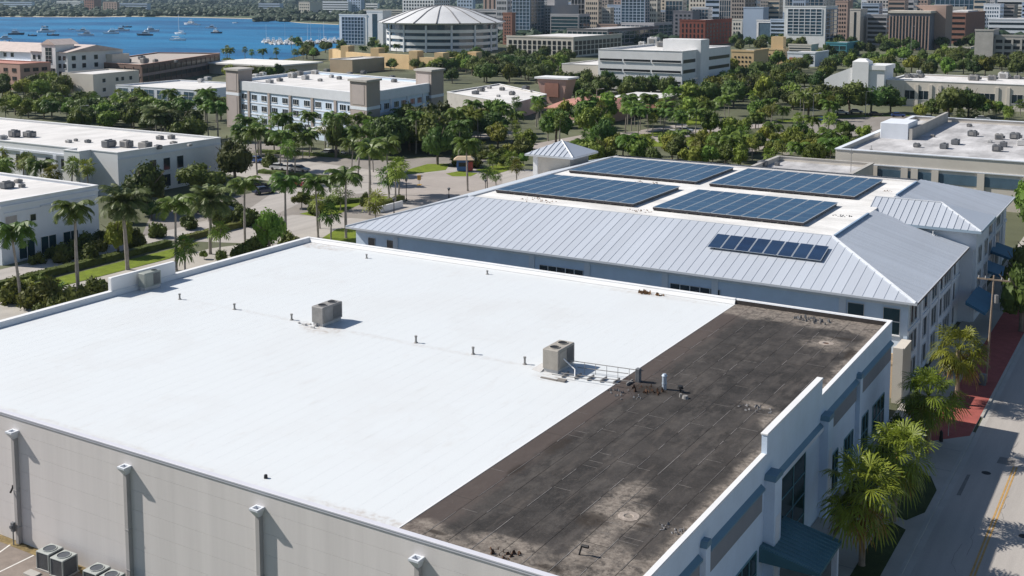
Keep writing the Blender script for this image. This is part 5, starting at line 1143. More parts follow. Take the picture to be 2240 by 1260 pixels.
fb('plaza_tower', 'broad blue glass tower with a lower dark podium', 1358, 1410, 1420, -50, 86, glass_light, ('curtain', 6, 20, .4, slab_blue), ('curtain', 2, 20, .4, grey_stone), wmat=glass_blue)
fb('glass_podium', 'dark glass podium at the foot of the broad glass tower', 1358, 1430, 1470, 52, 90, grey_stone, ('curtain', 7, 4, .4, grey_stone), ('curtain', 4, 4, .4, grey_stone), wmat=glass_blue)
fb('tan_window_tower', 'tan tower with regular punched windows behind the podium', 1416, 1470, 1478, -35, 62, beige_stone, ('grid', 7, 12, .5, .5), None, wmat=glass_black)
fb('cream_apartments', 'long cream apartment block with dark upright bays', 1108, 1254, 1360, 84, 126, stucco_cream, ('grid', 13, 3, .62, .8), ('grid', 12, 3, .74, .8), wmat=glass_black, roofm=roof_pale)
fb('glass_row', 'long dark glass block with pale columns behind the cream apartments', 1240, 1330, 1440, 66, 100, concrete_dark, ('curtain', 8, 3, .5, grey_stone), ('curtain', 10, 3, .5, grey_stone), wmat=glass_teal)
fb('coral_rooftops', 'jumble of salmon rooftops under the blank tan tower', 1305, 1350, 1375, 55, 84, rose_stone, ('grid', 5, 3, .4, .4), None, roofm=roof_coral)
fb('red_brick_block', 'red brick block with dark upright windows', 1486, 1542, 1600, 46, 100, brick_red, ('grid', 6, 4, .35, .7), ('grid', 8, 6, .45, .6), wmat=glass_black)
fb('dark_brick_block', 'dark brick warehouse behind the red brick block', 1472, 1514, 1530, 26, 84, dark_stone, ('grid', 4, 6, .5, .5), None)
fb('beige_tower', 'beige tower with square windows above the red brick block', 1506, 1550, 1562, -35, 66, stucco_cream, ('grid', 6, 10, .45, .45), None, wmat=glass_black)
fb('beige_slab', 'beige blank slab with one louvred side', 1550, 1573, 1600, -30, 70, beige_stone, None, ('band', 12, .5), wmat=glass_black)
fb('brown_office_tower', 'tall brown stone tower cut by the frame', 1597, 1628, 1650, -40, 78, brown_stone, ('grid', 5, 13, .5, .5), ('grid', 3, 13, .5, .5), wmat=glass_black)
fb('cream_low_block', 'pale low block tucked behind the red brick block', 1600, 1622, 1636, 44, 88, stucco_cream, ('grid', 3, 4, .5, .5), None)
fb('blue_slab_tower', 'pale blue windowless slab', 1625, 1668, 1680, 18, 90, slab_blue, None, None)
fb('white_blue_block', 'small white framed blue block', 1654, 1690, 1700, 46, 96, white_paint, ('curtain', 1, 1, 1.5, white_paint), None, wmat=glass_light)
fb('white_slab', 'plain white slab behind the big white framed office', 1690, 1716, 1722, -20, 60, white_paint, None, None)
fb('steel_tower', 'steel blue tower cut by the frame behind the big white framed office', 1716, 1800, 1840, -50, 60, slab_blue, ('curtain', 9, 16, .4, grey_stone), ('curtain', 5, 16, .4, grey_stone), wmat=glass_blue)
fb('white_frame_office', 'big office with white frame round blue glass and banded base', 1714, 1804, 1830, 16, 104, white_paint, ('curtain', 6, 8, 2.5, stucco_white, 9.0), ('curtain', 3, 9, .4, slab_blue), wmat=glass_blue)
fb('banded_annex', 'low blue banded annex left of the big white framed office', 1684, 1716, 1720, 44, 98, slab_blue, ('band', 6, .5), None)
fb('teal_podium', 'teal glazed podium at the foot of the white framed office', 1806, 1852, 1880, 96, 124, teal_wall, ('curtain', 3, 2, .3, teal_wall), None, wmat=glass_teal)
fb('rose_offices', 'rose tower with dark window slots behind the narrow cream slab', 1825, 1852, 1862, 4, 94, rose_stone, ('grid', 4, 9, .5, .5), None, wmat=glass_black)
fb('cream_slab', 'narrow cream slab with a grey shaded side', 1857, 1880, 1895, 22, 100, stucco_cream, ('strip', 1, .2), None)
fb('grey_ribbon_office', 'grey office with broad dark ribbon windows', 1895, 1938, 1946, 34, 100, grey_stone, ('band', 6, .55), ('band', 6, .5), wmat=glass_black)
fb('steel_office_tower', 'grey white tower cut by the frame above the ribbon office', 1894, 1944, 1950, -40, 62, grey_stone, ('grid', 7, 13, .55, .6), None)
fb('beige_strip_tower', 'beige tower with a dark glass face cut by the frame', 1944, 1966, 2010, -40, 66, beige_stone, None, ('curtain', 5, 12, .4, dark_stone))
t, x0, x1, y0, z1, dep = fb('striped_apartments', 'dark apartment block with pale upright fins and a beige top', 1944, 2030, 2044, 32, 110, dark_stone, ('strip', 12, .4), None, wmat=glass_blue)
for i in range(13):
    x = x0+(x1-x0)*i/12; mb = MB(); mb.box(x-.35, x+.35, y0-.6, y0-.15, 0, z1-1); mb.build('fin', rose_stone, t)
mb = MB(); mb.box(x0-1, x1+1, y0-1, y0+dep, z1+.9, z1+2.4); mb.build('roof_slab', stucco_cream, t)
# curved beige wall
cw = thing('curved_beige_building', 'beige building whose side wall sweeps down in a curve', 'building', (x1, y0+20, 0), group='downtown buildings')
xa, xb_ = x1+.5, along_x(2066, y0+18); zz = height_at(xb_, y0+18, 12); n = 12
prof_ = [(xa-14, zz), (xb_, zz), (xb_, -.2), (xa, -.2)]+[(xa-14*(1-math.cos(math.pi/2*i/n)), zz*.98*math.sin(math.pi/2*i/n)) for i in range(1, n)]
mb = MB(); m_ = len(prof_); mb.add([(x, y0+18+d, z) for d in (0, 24) for x, z in prof_], [tuple(range(m_-1, -1, -1)), tuple(range(m_, 2*m_))]+[(i, (i+1) % m_, m_+(i+1) % m_, m_+i) for i in range(m_)]); mb.build('wall', rose_stone, cw)
fb('brown_brick_office', 'brown brick office with ribbon windows and a blank tan end', 2064, 2110, 2160, 30, 96, brick_tan, ('band', 5, .4), None, wmat=glass_black, pent=(.1, .9, 2, roof_pale))
fb('dark_glass_tower', 'dark glass tower cut by the frame behind the brown brick office', 2044, 2140, 2150, -45, 54, dark_stone, ('curtain', 9, 9, .4, slab_blue), None, wmat=glass_blue)
fb('striped_white_tower', 'white tower with black horizontal stripes at the picture edge', 2179, 2300, 2320, -50, 64, white_paint, ('band', 11, .5, .2), None, wmat=glass_black)
fb('white_podium_block', 'low white block below the striped white tower', 2160, 2260, 2300, 44, 84, stucco_white, ('band', 3, .4), None)
t, x0, x1, y0, z1, dep = fb('concrete_garage', 'grey concrete parking garage with open dark decks at the picture edge', 2174, 2330, 2340, 82, 146, concrete, ('band', 4, .52, .4), None, wmat=glass_black)
for i in range(9):
    x = x0+(x1-x0)*i/8; mb = MB(); mb.box(x-.5, x+.5, y0-.5, y0-.13, 0, z1-1); mb.build('column', concrete, t)
fb('garage_core', 'blank pale concrete stair core at the end of the parking garage', 2130, 2170, 2182, 68, 142, concrete, None, None)
fb('yellow_apartments', 'yellow apartment block with small dark windows beside the white banded block', 1599, 1648, 1680, 114, 164, stucco_yellow, ('grid', 5, 4, .45, .42), None, wmat=glass_black, roofm=roof_pale, group='mid-town buildings')
fb('yellow_tower_block', 'second yellow apartment block with a taller stair tower', 1664, 1712, 1724, 110, 142, stucco_yellow, ('grid', 4, 3, .35, .4), None, wmat=glass_black, group='mid-town buildings', pent=(.4, .95, 7))
fb('coral_shop', 'low coral and white shop next to the yellow tower block', 1722, 1782, 1812, 118, 146, stucco_white, ('grid', 3, 1, .8, .7, .6), None, wmat=roof_tile, group='mid-town buildings', roofm=roof_pale)
fb('cream_house', 'small cream house among trees by the parking garage', 2062, 2122, 2134, 106, 128, stucco_cream, ('grid', 4, 1, .5, .4), None, group='mid-town buildings', roofm=roof_pale)
fb('long_cream_block', 'low cream block half hidden below the big white framed office', 1724, 1774, 1790, 100, 118, stucco_cream, ('band', 2, .4), None, group='mid-town buildings')
fb('blue_shed', 'low blue roofed shed among the oaks behind the grey annex', 1676, 1730, 1740, 192, 218, slab_blue, ('band', 1, .3), None, group='mid-town buildings', roofm=slab_blue)
# far shore
for a in (('shore_house', 'low white building on the far shore', 124, 176, 182, 3, 13, white_paint, ('band', 3, .4)), ('shore_house', 'pink building with red roof at the waterline of the far shore', 226, 256, 262, 5, 26, rose_stone, ('grid', 5, 4, .5, .5)), ('shore_house', 'brownish tower block on the far shore', 185, 206, 222, -8, 22, brick_tan, ('grid', 4, 5, .5, .5)),
          ('shore_house', 'long blue glass building on the far shore', 258, 322, 330, 8, 24, slab_blue, ('band', 3, .5)), ('shore_house', 'pale low building at the far shore corner', 0, 70, 76, 5, 15, slab_blue, ('band', 2, .4)), ('shore_house', 'bluish white flat on the headland', 566, 612, 620, 8, 24, slab_blue, ('band', 3, .4)),
          ('shore_tower', 'cream block with a red foot on the headland', 654, 678, 705, 5, 34, stucco_cream, ('grid', 5, 4, .5, .4)), ('shore_tower', 'banded pale office on the headland', 706, 762, 770, 4, 32, stucco_white, ('band', 5, .4)), ('shore_tower', 'grey blue slab behind the banded pale office', 760, 790, 798, -4, 32, slab_blue, ('grid', 5, 6, .4, .4)),
          ('shore_house', 'flat white roofs behind the hotel', 795, 880, 900, 22, 36, stucco_cream, ('band', 3, .5)), ('shore_house', 'pale villa between the headland slab and the hotel', 800, 826, 830, 8, 26, white_paint, ('band', 3, .4))):
    nm, lab, xl, xc, xr, yt, yb_, wm, stl = a
    fb(nm, lab, xl, xc, xr, yt, yb_, wm, stl, None, group='buildings across the bay')
# a further row closing the skyline
q = random.Random(77); walls = [grey_stone, beige_stone, slab_blue, stucco_white, brown_stone, rose_stone, dark_stone]
px = 1000; k = 0; fcount = {}
def nth(wm): fcount[wm.name] = fcount.get(wm.name, 0)+1; return ORD[fcount[wm.name]-1]
far_words = {'grey_stone': 'grey', 'beige_stone': 'beige', 'slab_blue': 'pale blue', 'stucco_white': 'white', 'brown_stone': 'brown', 'rose_stone': 'rose', 'dark_stone': 'dark'}
while px < 2230:
    w_ = q.uniform(18, 38); wm = walls[q.randrange(7)]; yb_ = q.uniform(30, 48); yt = q.uniform(-26, 10)
    fb('skyline_block', f'hazy {far_words[wm.name]} block in the skyline gaps, {nth(wm)} such from the left', px, px+w_, px+w_+6, yt, yb_, wm, ('grid', 5, 6, .5, .5), None, group='far skyline blocks'); px += w_+q.uniform(8, 24); k += 1

def ordinal_mid(wm): return ORD[fcount.get(wm.name, 0)]
# mid row of blocks that closes the gaps between the towers
q = random.Random(31); px = 1085; fcount = {}; walls = [grey_stone, beige_stone, slab_blue, stucco_white, brown_stone, rose_stone, stucco_cream]; far_words['stucco_cream'] = 'cream'
while px < 2235:
    w_ = q.uniform(24, 42); wm = walls[q.randrange(7)]; ok = False
    for yb_ in (76, 72, 80, 68, 58, 52):
        yt = q.uniform(8, 34) if q.random() < .7 else q.uniform(-20, 8)
        if fb('office_block', f'{far_words[wm.name]} office block filling a gap between the towers, {ordinal_mid(wm)} such from the left', px, px+w_, px+w_+8, yt, yb_, wm, q.choice((('grid', 6, 7, .5, .5), ('band', 7, .45), ('curtain', 5, 7, .5, grey_stone))), ('grid', 3, 7, .5, .5), wmat=q.choice((glass, glass_blue, glass_black)), group='office blocks between the towers', probe=1):
            fcount[wm.name] = fcount.get(wm.name, 0)+1; break
    px += w_*.8

# roof units
def unit_meshes():
    out = {}
    for k, m in (('dark', hvac_dark), ('grey', hvac_grey), ('pale', hvac_pale)):
        mb = MB(); mb.bbox(-.5, .5, -.42, .42, .08, .62, .04); mb.box(-.42, .42, -.36, .36, 0, .08); a = mb.mesh('housing', m)
        mb = MB(); mb.tube((-.2, 0, .62), (-.2, 0, .70), .2, n=10); mb.tube((.24, .05, .62), (.24, .05, .70), .16, n=10); b_ = mb.mesh('fan_ring', m)
        mb = MB(); mb.box(.5, .72, -.2, .2, .15, .45); mb.box(-.3, .2, -.45, -.42, .15, .5); c = mb.mesh('duct', hvac_grey if k != 'grey' else hvac_dark); out[k] = (a, b_, c)
    return out
UM = unit_meshes(); seen = {}
kindw = {'dark': 'dark', 'grey': 'mid-grey', 'pale': 'pale'}
UNITS.sort(key=lambda u: (u[0], u[5], project((u[1], u[2], u[3]))[0]))
for lab, x, y, z, s, k in UNITS:
    n = seen[(lab, k)] = seen.get((lab, k), 0)+1
    t = thing('roof_unit', f'{kindw[k]} roof unit on the {lab}, {ORD[n-1]} of its shade from the left', 'roof unit', (x, y, z), R(random.uniform(-6, 6)+random.choice((0, 90))), 'small roof units')
    s *= .84; t.scale = (s*random.uniform(.85, 1.1), s*random.uniform(.85, 1.1), s*random.uniform(.85, 1.15))
    for nm, me in zip(('housing', 'fan_ring', 'duct'), UM[k]): inst(nm, me, t, (0, 0, 0))
# ------------------------------------------------------------------ vegetation
def ordn(n):
    if n <= 20: return ORD[n-1]
    tens = {2: 'twenty', 3: 'thirty', 4: 'forty', 5: 'fifty', 6: 'sixty'}[n//10]
    return {2: 'twentieth', 3: 'thirtieth', 4: 'fortieth', 5: 'fiftieth', 6: 'sixtieth'}[n//10] if n % 10 == 0 else f'{tens}-{ORD[n%10-1]}'
def rv(q):
    while 1:
        v = Vector((q.uniform(-1, 1), q.uniform(-1, 1), q.uniform(-1, 1)))
        if .05 < v.length < 1: return v.normalized()
ICO = None
def ico():
    global ICO
    if ICO is None:
        import bmesh
        bm = bmesh.new(); bmesh.ops.create_icosphere(bm, subdivisions=2, radius=1.0); ICO = ([v.co.copy() for v in bm.verts], [tuple(v.index for v in f.verts) for f in bm.faces]); bm.free()
    return ICO
def leafy_crown(name, seed, mat, nblob=16, nleaf=95, leaf=.075, flat=.72, spread=.66, core=.78):
    """crown of unit radius with its foot at z = 0: clumps of small leaf faces round uneven cores"""
    q = random.Random(seed); mb = MB(); V, F = ico(); blobs = []
    for i in range(nblob):
        d = rv(q); d.z = abs(d.z)*1.0-.25; r = q.uniform(.24, .42); p = Vector((d.x*spread, d.y*spread, (d.z*spread+.45)*flat))*q.uniform(.55, 1.05); p.z = max(p.z, r*.55); blobs.append((p, r))
    for p, r in blobs:
        ph = [q.uniform(0, 6.28) for _ in range(3)]
        vs = []
        for v in V:
            k = core*r*(1+.16*math.sin(5*v.x+ph[0])+.16*math.sin(6*v.y+ph[1])+.12*math.sin(7*v.z+ph[2])); vs.append(p+Vector((v.x, v.y, v.z*.85))*k)
        mb.add(vs, F)
        for i in range(nleaf):
            n = rv(q); c = p+Vector((n.x, n.y, n.z*.85))*r*q.uniform(.74, 1.18)
            if c.z < .02: continue
            nn = (n+rv(q)*.8).normalized(); u = nn.orthogonal().normalized(); u.rotate(Matrix.Rotation(q.uniform(0, 6.28), 3, nn)); w_ = nn.cross(u); s = leaf*q.uniform(.6, 1.35)
            mb.add([c-u*s, c+w_*s*.55, c+u*s, c-w_*s*.55], [(0, 1, 2, 3)])
    return mb.mesh(name, mat)
def feather_crown(name, seed, mat, nf=17, droop=1.0, npair=15, up=.75, leaf=.30, thin=.022):
    """pinnate fronds of unit length round the origin"""
    q = random.Random(seed); mb = MB()
    for i in range(nf):
        az = 6.283*i/nf*2.618+q.uniform(-.2, .2); lay = i/nf; el = up*(1-lay)*1.5-.15+q.uniform(-.12, .12); L_ = q.uniform(.85, 1.1)
        d = Vector((math.cos(az), math.sin(az), 0)); pts = []; p = Vector((0, 0, 0)); a = el; st = L_/6
        for k in range(7):
            pts.append(p.copy()); p = p+(d*math.cos(a)+Vector((0, 0, 1))*math.sin(a))*st; a -= droop*(.16+.09*k)
        side = Vector((-d.y, d.x, 0))
        for k in range(6): 
            a0, a1 = pts[k], pts[k+1]; mb.add([a0-side*.008, a0+side*.008, a1+side*.006, a1-side*.006], [(0, 1, 2, 3)])
        for j in range(npair):
            f = .12+.88*j/npair; k = min(5, int(f*6)); t_ = f*6-k; c = pts[k].lerp(pts[k+1], t_); dirv = (pts[k+1]-pts[k]).normalized()
            ll = leaf*math.sin(math.pi*(.18+.80*f))*q.uniform(.85, 1.1)
            for sg in (-1, 1):
                tip = c+(side*sg*.8+dirv*.55+Vector((0, 0, -.35-.25*q.random())))*ll; wv = dirv*thin
                mb.add([c-wv, c+wv, tip+wv*.4, tip-wv*.4], [(0, 1, 2, 3)])
    return mb.mesh(name, mat)
def fan_crown(name, seed, mat, nf=26, nseg=16, lo=-.9, hi=1.25, R_=.55, seg=.035, droop=.5):
    """palmate fans on stalks, unit reach; segments split and hang at their tips"""
    q = random.Random(seed); mb = MB()
    for i in range(nf):
        az = i*2.39996+q.uniform(-.35, .35); el = hi+(lo-hi)*(i/(nf-1))+q.uniform(-.22, .22); pl = q.uniform(.34, .62); RR = R_*q.uniform(.8, 1.12)
        d = Vector((math.cos(az), math.sin(az), 0)); ax = (d*math.cos(el)+Vector((0, 0, 1))*math.sin(el)).normalized(); c = ax*pl+Vector((0, 0, -.14*pl*pl))
        side = Vector((-d.y, d.x, 0)); tw = q.uniform(-.6, .6); side = (side*math.cos(tw)+ax.cross(side)*math.sin(tw)).normalized(); nrm = side.cross(ax).normalized()
        ax2 = (ax+Vector((0, 0, -q.uniform(.1, .5)))).normalized()
        mb.add([side*.012, -side*.012, c-side*.007, c+side*.007], [(0, 1, 2, 3)])
        for k in range(nseg):
            th = (k/(nseg-1)-.5)*q.uniform(3.3, 3.9); dr = (ax2*math.cos(th)+side*math.sin(th)).normalized(); rr_ = RR*(.72+.28*math.cos(th))*q.uniform(.82, 1.08)
            wv = (side*math.cos(th)-ax2*math.sin(th))*seg*q.uniform(.7, 1.2); fold = nrm*seg*.8*(1 if k % 2 else -1)
            m1 = c+dr*rr_*.55+fold+Vector((0, 0, -.03*droop)); m2 = c+dr*rr_*.85+Vector((0, 0, -.16*droop*q.uniform(.6, 1.4)))*rr_*2; tip = c+dr*rr_*.98+Vector((0, 0, -.55*droop*q.uniform(.5, 1.5)))*rr_
            mb.add([c, m1-wv, m1+wv, m2-wv*.7, m2+wv*.7, tip], [(0, 1, 2), (1, 3, 4, 2), (3, 5, 4)])
    return mb.mesh(name, mat)
def trunk_mesh(name, mat, r0, r1, lean=.0, limbs=0, seed=0, bulge=0.0, n=8):
    """unit height trunk, limbs optional"""
    q = random.Random(seed); mb = MB(); ks = [0, .06, .3, .6, 1.0]; dx = q.uniform(-1, 1)*lean; dy = q.uniform(-1, 1)*lean
    pts = [(dx*k*k, dy*k*k, k) for k in ks]; rs = [r0*1.25, r0, r0*(1+bulge), (r0+r1)/2, r1]; mb.path(pts, rs, n)
    for i in range(limbs):
        a = 6.28*i/limbs+q.uniform(-.4, .4); p = Vector((dx*.5, dy*.5, q.uniform(.6, .85))); e = p+Vector((math.cos(a)*.55, math.sin(a)*.55, q.uniform(.4, .7))); mb.tube(p, e, r1*.7, r1*.25, 5)
    return mb.mesh(name, mat)
OAK = [leafy_crown('crown', s, leaf_oak, 17, 95, .07) for s in range(5)]
BRI = [leafy_crown('crown', 20+s, leaf_bright, 15, 95, .075, flat=.8) for s in range(4)]
BUSH = [leafy_crown('foliage', 40+s, leaf_hedge, 9, 90, .10, flat=.75) for s in range(3)]
ROY = [feather_crown('crown', 60+s, leaf_palm, 18, 1.0, 20, leaf=.34, thin=.032) for s in range(4)]
DAT = [feather_crown('crown', 70+s, leaf_date, 38, .75, 22, .95, .28, .022) for s in range(2)]
SAB = [fan_crown('crown', 80+s, leaf_bright, 22, 10, R_=.6, seg=.05) for s in range(3)]
FAN = [fan_crown('crown', 90+s, leaf_fan, 46, 18, lo=-.85, hi=1.35, R_=.47, seg=.017, droop=.75) for s in range(4)]
FDRY = [fan_crown('dry_frond', 100+s, leaf_dry, 9, 16, lo=-1.35, hi=-.6, R_=.45, seg=.018, droop=.9) for s in range(2)]
T_OAK = [trunk_mesh('trunk', bark, .05, .035, .1, 4, s) for s in range(3)]
T_PALM = [trunk_mesh('trunk', palm_bark, .024, .017, .03, 0, s, .12) for s in range(3)]
T_THIN = [trunk_mesh('trunk', palm_bark, .020, .014, .05, 0, s) for s in range(2)]
T_FAN = [trunk_mesh('trunk', wood_pole, .042, .032, .05, 0, 5+s) for s in range(2)]
SHAFT = trunk_mesh('crownshaft', crownshaft, .10, .045)
VQ = random.Random(11)
def plant(kind, x, y, h, label, group=None, w_=None, z=0.0):
    q = VQ; nm = {'royal': 'palm_tree', 'date': 'palm_tree', 'sabal': 'palm_tree', 'fan': 'palm_tree', 'oak': 'oak_tree', 'bright': 'leafy_tree', 'bush': 'shrub'}[kind]
    cat = {'shrub': 'shrub', 'palm_tree': 'palm tree', 'oak_tree': 'tree', 'leafy_tree': 'tree'}[nm]
    t = thing(nm, label, cat, (x, y, z), q.uniform(0, 6.28), group)
    if cat == 'palm tree': t.rotation_euler = (q.gauss(0, .03), q.gauss(0, .03), q.uniform(0, 6.28))
    if kind == 'royal':
        L_ = w_ or q.uniform(3.1, 3.9); th = h-L_*.55; inst('trunk', q.choice(T_PALM), t, (0, 0, 0), 0, (th*.9, th*.9, th)); inst('crownshaft', SHAFT, t, (0, 0, th-.6), 0, (1.6, 1.6, 1.5)); inst('crown', q.choice(ROY), t, (0, 0, th+.75), q.uniform(0, 6), (L_,)*3)
    elif kind == 'date':
        L_ = w_ or 4.3; th = h-L_*.75; inst('trunk', q.choice(T_PALM), t, (0, 0, 0), 0, (th*1.2, th*1.2, th)); inst('crown', q.choice(DAT), t, (0, 0, th), q.uniform(0, 6), (L_,)*3)
    elif kind == 'sabal':
        L_ = w_ or q.uniform(1.8, 2.5); th = max(.6, h-L_*.8); inst('trunk', q.choice(T_PALM), t, (0, 0, 0), 0, (th*.6+2.6, th*.6+2.6, th)); inst('crown', q.choice(SAB), t, (0, 0, th), q.uniform(0, 6), (L_,)*3)
    elif kind == 'fan':
        L_ = w_ or 2.9; th = h-L_*.72; inst('trunk', q.choice(T_FAN), t, (0, 0, 0), 0, (th, th, th)); inst('crown', q.choice(FAN), t, (0, 0, th), q.uniform(0, 6), (L_,)*3); inst('dry_frond', q.choice(FDRY), t, (0, 0, th-.05), q.uniform(0, 6), (L_*.95,)*3)
    elif kind in ('oak', 'bright'):
        r = w_ or h*q.uniform(.46, .62); ch = h*.72; inst('trunk', q.choice(T_OAK), t, (0, 0, 0), 0, (h*.62,)*3); inst('crown', q.choice(OAK if kind == 'oak' else BRI), t, (0, 0, h-ch), q.uniform(0, 6), (r, r*q.uniform(.85, 1.1), ch*.98))
    else:
        r = w_ or h*q.uniform(.7, 1.0); inst('foliage', q.choice(BUSH), t, (0, 0, -.05), 0, (r, r, h*1.1))
    return t
# footprints that trees keep clear of
FOOT = []
for o in list(COL.objects):
    if o.parent is None and o.get('category') in ('building', 'tower', 'arena', 'wall'):
        for c in o.children:
            if c.type == 'MESH' and any(k in c.name for k in ('wall', 'drum')) and 'run' not in c.name:
                xs = [v.co.x for v in c.data.vertices]; ys = [v.co.y for v in c.data.vertices]
                FOOT.append((min(xs)+o.location.x-1.2, max(xs)+o.location.x+1.2, min(ys)+o.location.y-1.2, max(ys)+o.location.y+1.2))
def clear(x, y, m=0.0): return not any(a-m < x < b_+m and c-m < y < d+m for a, b_, c, d in FOOT)
USED = []
def belt(n, kinds, pxs, pys, hs, desc, where, group, seed, gap=3.0, water=True):
    """n plants whose feet show in the picture strip pxs x pys; named by place along the strip"""
    q = random.Random(seed); out = []; tries = 0
    while len(out) < n and tries < n*40:
        tries += 1; px, py = q.uniform(*pxs), q.uniform(*pys); p = at(px, py)
        if not clear(p.x, p.y) or any((p.x-u)**2+(p.y-v)**2 < gap*gap for u, v in USED): continue
        USED.append((p.x, p.y)); out.append((px, p, q.choice(kinds), q.uniform(*hs)))
    out.sort(key=lambda o: o[0]); cnt = {}
    for px, p, k, h in out:
        cnt[k] = cnt.get(k, 0)+1; plant(k, p.x, p.y, h, f'{desc[k]}, {ordn(cnt[k])} from the left {where}', group)
D_ = {'oak': 'dark green tree', 'bright': 'bright green tree', 'royal': 'feathery palm', 'sabal': 'fan-leaved palm', 'bush': 'low shrub', 'date': 'wide date palm'}
# the foreground palms, one by one
for px, py, top, k, lab in ((47, 668, 482, 'royal', 'royal palm at the picture edge before the corner store'), (172, 648, 438, 'royal', 'tall royal palm in front of the corner store cornice'), (279, 590, 393, 'date', 'big feathery date palm beyond the corner store'),
        (386, 592, 428, 'royal', 'royal palm rising just behind the raised screen wall'), (460, 556, 390, 'date', 'feathery palm on the green strip past the screen wall'), (536, 530, 388, 'royal', 'royal palm next along the green strip before the parked cars'),
        (625, 528, 380, 'royal', 'thick-crowned royal palm before the red car'), (696, 520, 384, 'royal', 'palm at the tip of the grass wedge'), (757, 521, 368, 'royal', 'tall palm standing over the grass beside the blue building corner'), (808, 470, 312, 'royal', 'tallest palm at the crossing, its crown above the street'),
        (851, 425, 300, 'royal', 'bright palm at the crossing behind the tallest one'), (481, 566, 480, 'sabal', 'small fan palm between two royal palms on the walk'), (405, 594, 512, 'sabal', 'yellow-green fan palm beside the screen wall'), (724, 524, 444, 'sabal', 'low broad fan palm on the grass near the blue building corner'),
        (700, 500, 420, 'sabal', 'fan palm half hidden on the grass wedge'), (852, 440, 360, 'sabal', 'slim small palm in the clump at the crossing, front one'), (865, 446, 350, 'sabal', 'slim small palm in the clump at the crossing, street side'), (872, 436, 345, 'sabal', 'slim small palm in the clump at the crossing, far side'),
        (822, 478, 415, 'sabal', 'young palm by the white wall near the crossing'), (745, 460, 400, 'sabal', 'young palm behind the grass wedge'), (1023, 418, 300, 'royal', 'lone slender palm beside the open plaza'), (1003, 352, 262, 'royal', 'slim palm at the edge of the office wood')):
    p = at(px, py); h = height_at(p.x, p.y, top); USED.append((p.x, p.y)); plant(k, p.x, p.y, h, lab, 'palms along the boulevard')
for px, py, top, k, lab, w_ in ((325, 470, 350, 'oak', 'big dark tree between the two white stores', 5.2), (440, 425, 352, 'oak', 'broad dark tree against the end wall of the long white store', 5.2), (515, 405, 296, 'oak', 'large tree at the far corner of the long white store', 4.2), (259, 560, 470, 'bright', 'small round street tree on the boulevard edge', 2.4), (300, 540, 500, 'bush', 'low shrub on the boulevard edge', None),
        (195, 575, 535, 'bush', 'sparse shrub at the corner of the near store', None), (590, 560, 460, 'bright', 'light green tree on the near walk', 2.6), (640, 545, 505, 'bush', 'round shrub at the end of the near walk', None), (90, 672, 606, 'bush', 'grey-green shrub mass right behind the white parapet', 3.4), (140, 690, 625, 'bush', 'low spreading shrub behind the white parapet', 3.0), (222, 640, 610, 'bush', 'small shrub next to the raised screen wall', 1.6), (548, 560, 520, 'bush', 'pale shrub behind the parapet past the screen wall', 2.6), (520, 565, 535, 'bush', 'little shrub on the near pavement', 1.4),
        (957, 360, 262, 'oak', 'spreading tree with a bare trunk at the edge of the plaza', 4.0), (735, 345, 250, 'oak', 'tree before the taupe corner tower of the office', 2.6), (600, 330, 285, 'oak', 'low round tree at the office entrance', 3.0), (1066, 420, 362, 'sabal', 'young palm by the plaza, far side', 1.7), (1085, 405, 370, 'sabal', 'young palm nearest the solar building at the plaza', 1.5), (1130, 395, 345, 'sabal', 'small palm just beyond the silver pyramid tower', 1.8), (690, 470, 435, 'bush', 'clipped shrub on the grass wedge', 1.8), (800, 450, 420, 'bush', 'shrub by the grass strip at the crossing', 1.5), (730, 455, 425, 'oak', 'small tree behind the grass wedge palms', 2.4), (660, 455, 420, 'bright', 'small tree beside the red car', 2.2), (590, 365, 335, 'bush', 'dark shrub in the parking island', 2.4), (415, 500, 468, 'bush', 'shrub bed at the boulevard bend', 2.0), (345, 520, 480, 'bush', 'brownish shrub by the boulevard', 1.8)):
    p = at(px, py); h = height_at(p.x, p.y, top); USED.append((p.x, p.y)); plant(k, p.x, p.y, h, lab, 'street trees and shrubs', w_)
# street side fan palms
for x, y, h, w_, lab in ((-17.3, 73.8, 7.7, 3.45, 'near fan palm beside the teal entrance canopy'), (-17.0, 81.5, 7.5, 3.3, 'fan palm with a hanging yellow frond before the grey bands'), (-17.3, 95.6, 7.3, 3.2, 'fan palm at the start of the red brick pavement'), (-17.4, 108.6, 7.5, 3.1, 'yellowing fan palm before the end of the blue building')):
    plant('fan', x, y, h, lab, 'fan palms along the shaded street', w_); USED.append((x, y))
for x, y, h, k, w_, lab in ((-16.2, 146, 8.4, 'oak', 3.0, 'dark street tree below the silver cross gable'), (-16.0, 157, 8.2, 'bright', 3.0, 'leafy street tree at the blue awnings'), (-15.8, 168, 9.2, 'bright', 3.4, 'tall yellow-green street tree at the far end of the blue building'), (-15.6, 181, 9, 'oak', 3.6, 'dark street tree past the blue building'), (-15.4, 136.5, 8.2, 'oak', 2.6, 'dark street tree just beyond the utility pole'), (-12.5, 196, 9.5, 'bright', 4.2, 'yellow-green tree where the shaded street leaves the frame'), (-19, 190, 8.5, 'oak', 4.0, 'oak at the rear corner of the blue building'), (-22, 205, 8, 'bright', 3.8, 'bright tree between the blue building and the grey flat building'), (-14, 210, 9, 'oak', 4.2, 'oak at the picture edge before the ribbon windows'), (-20, 92, 2.0, 'bush', 1.1, 'shrub against the shaded facade'), (-20, 104.6, 2.2, 'bush', 1.3, 'shrub in the gap by the sunlit fin wall'), (-20.2, 98.6, 1.8, 'bush', 1.2, 'shrub before the fin wall'), (-20.3, 83.5, 1.4, 'bush', .9, 'shrub under the facade windows')):
    plant(k, x, y, h, lab, 'street trees on the shaded side', w_, .1)
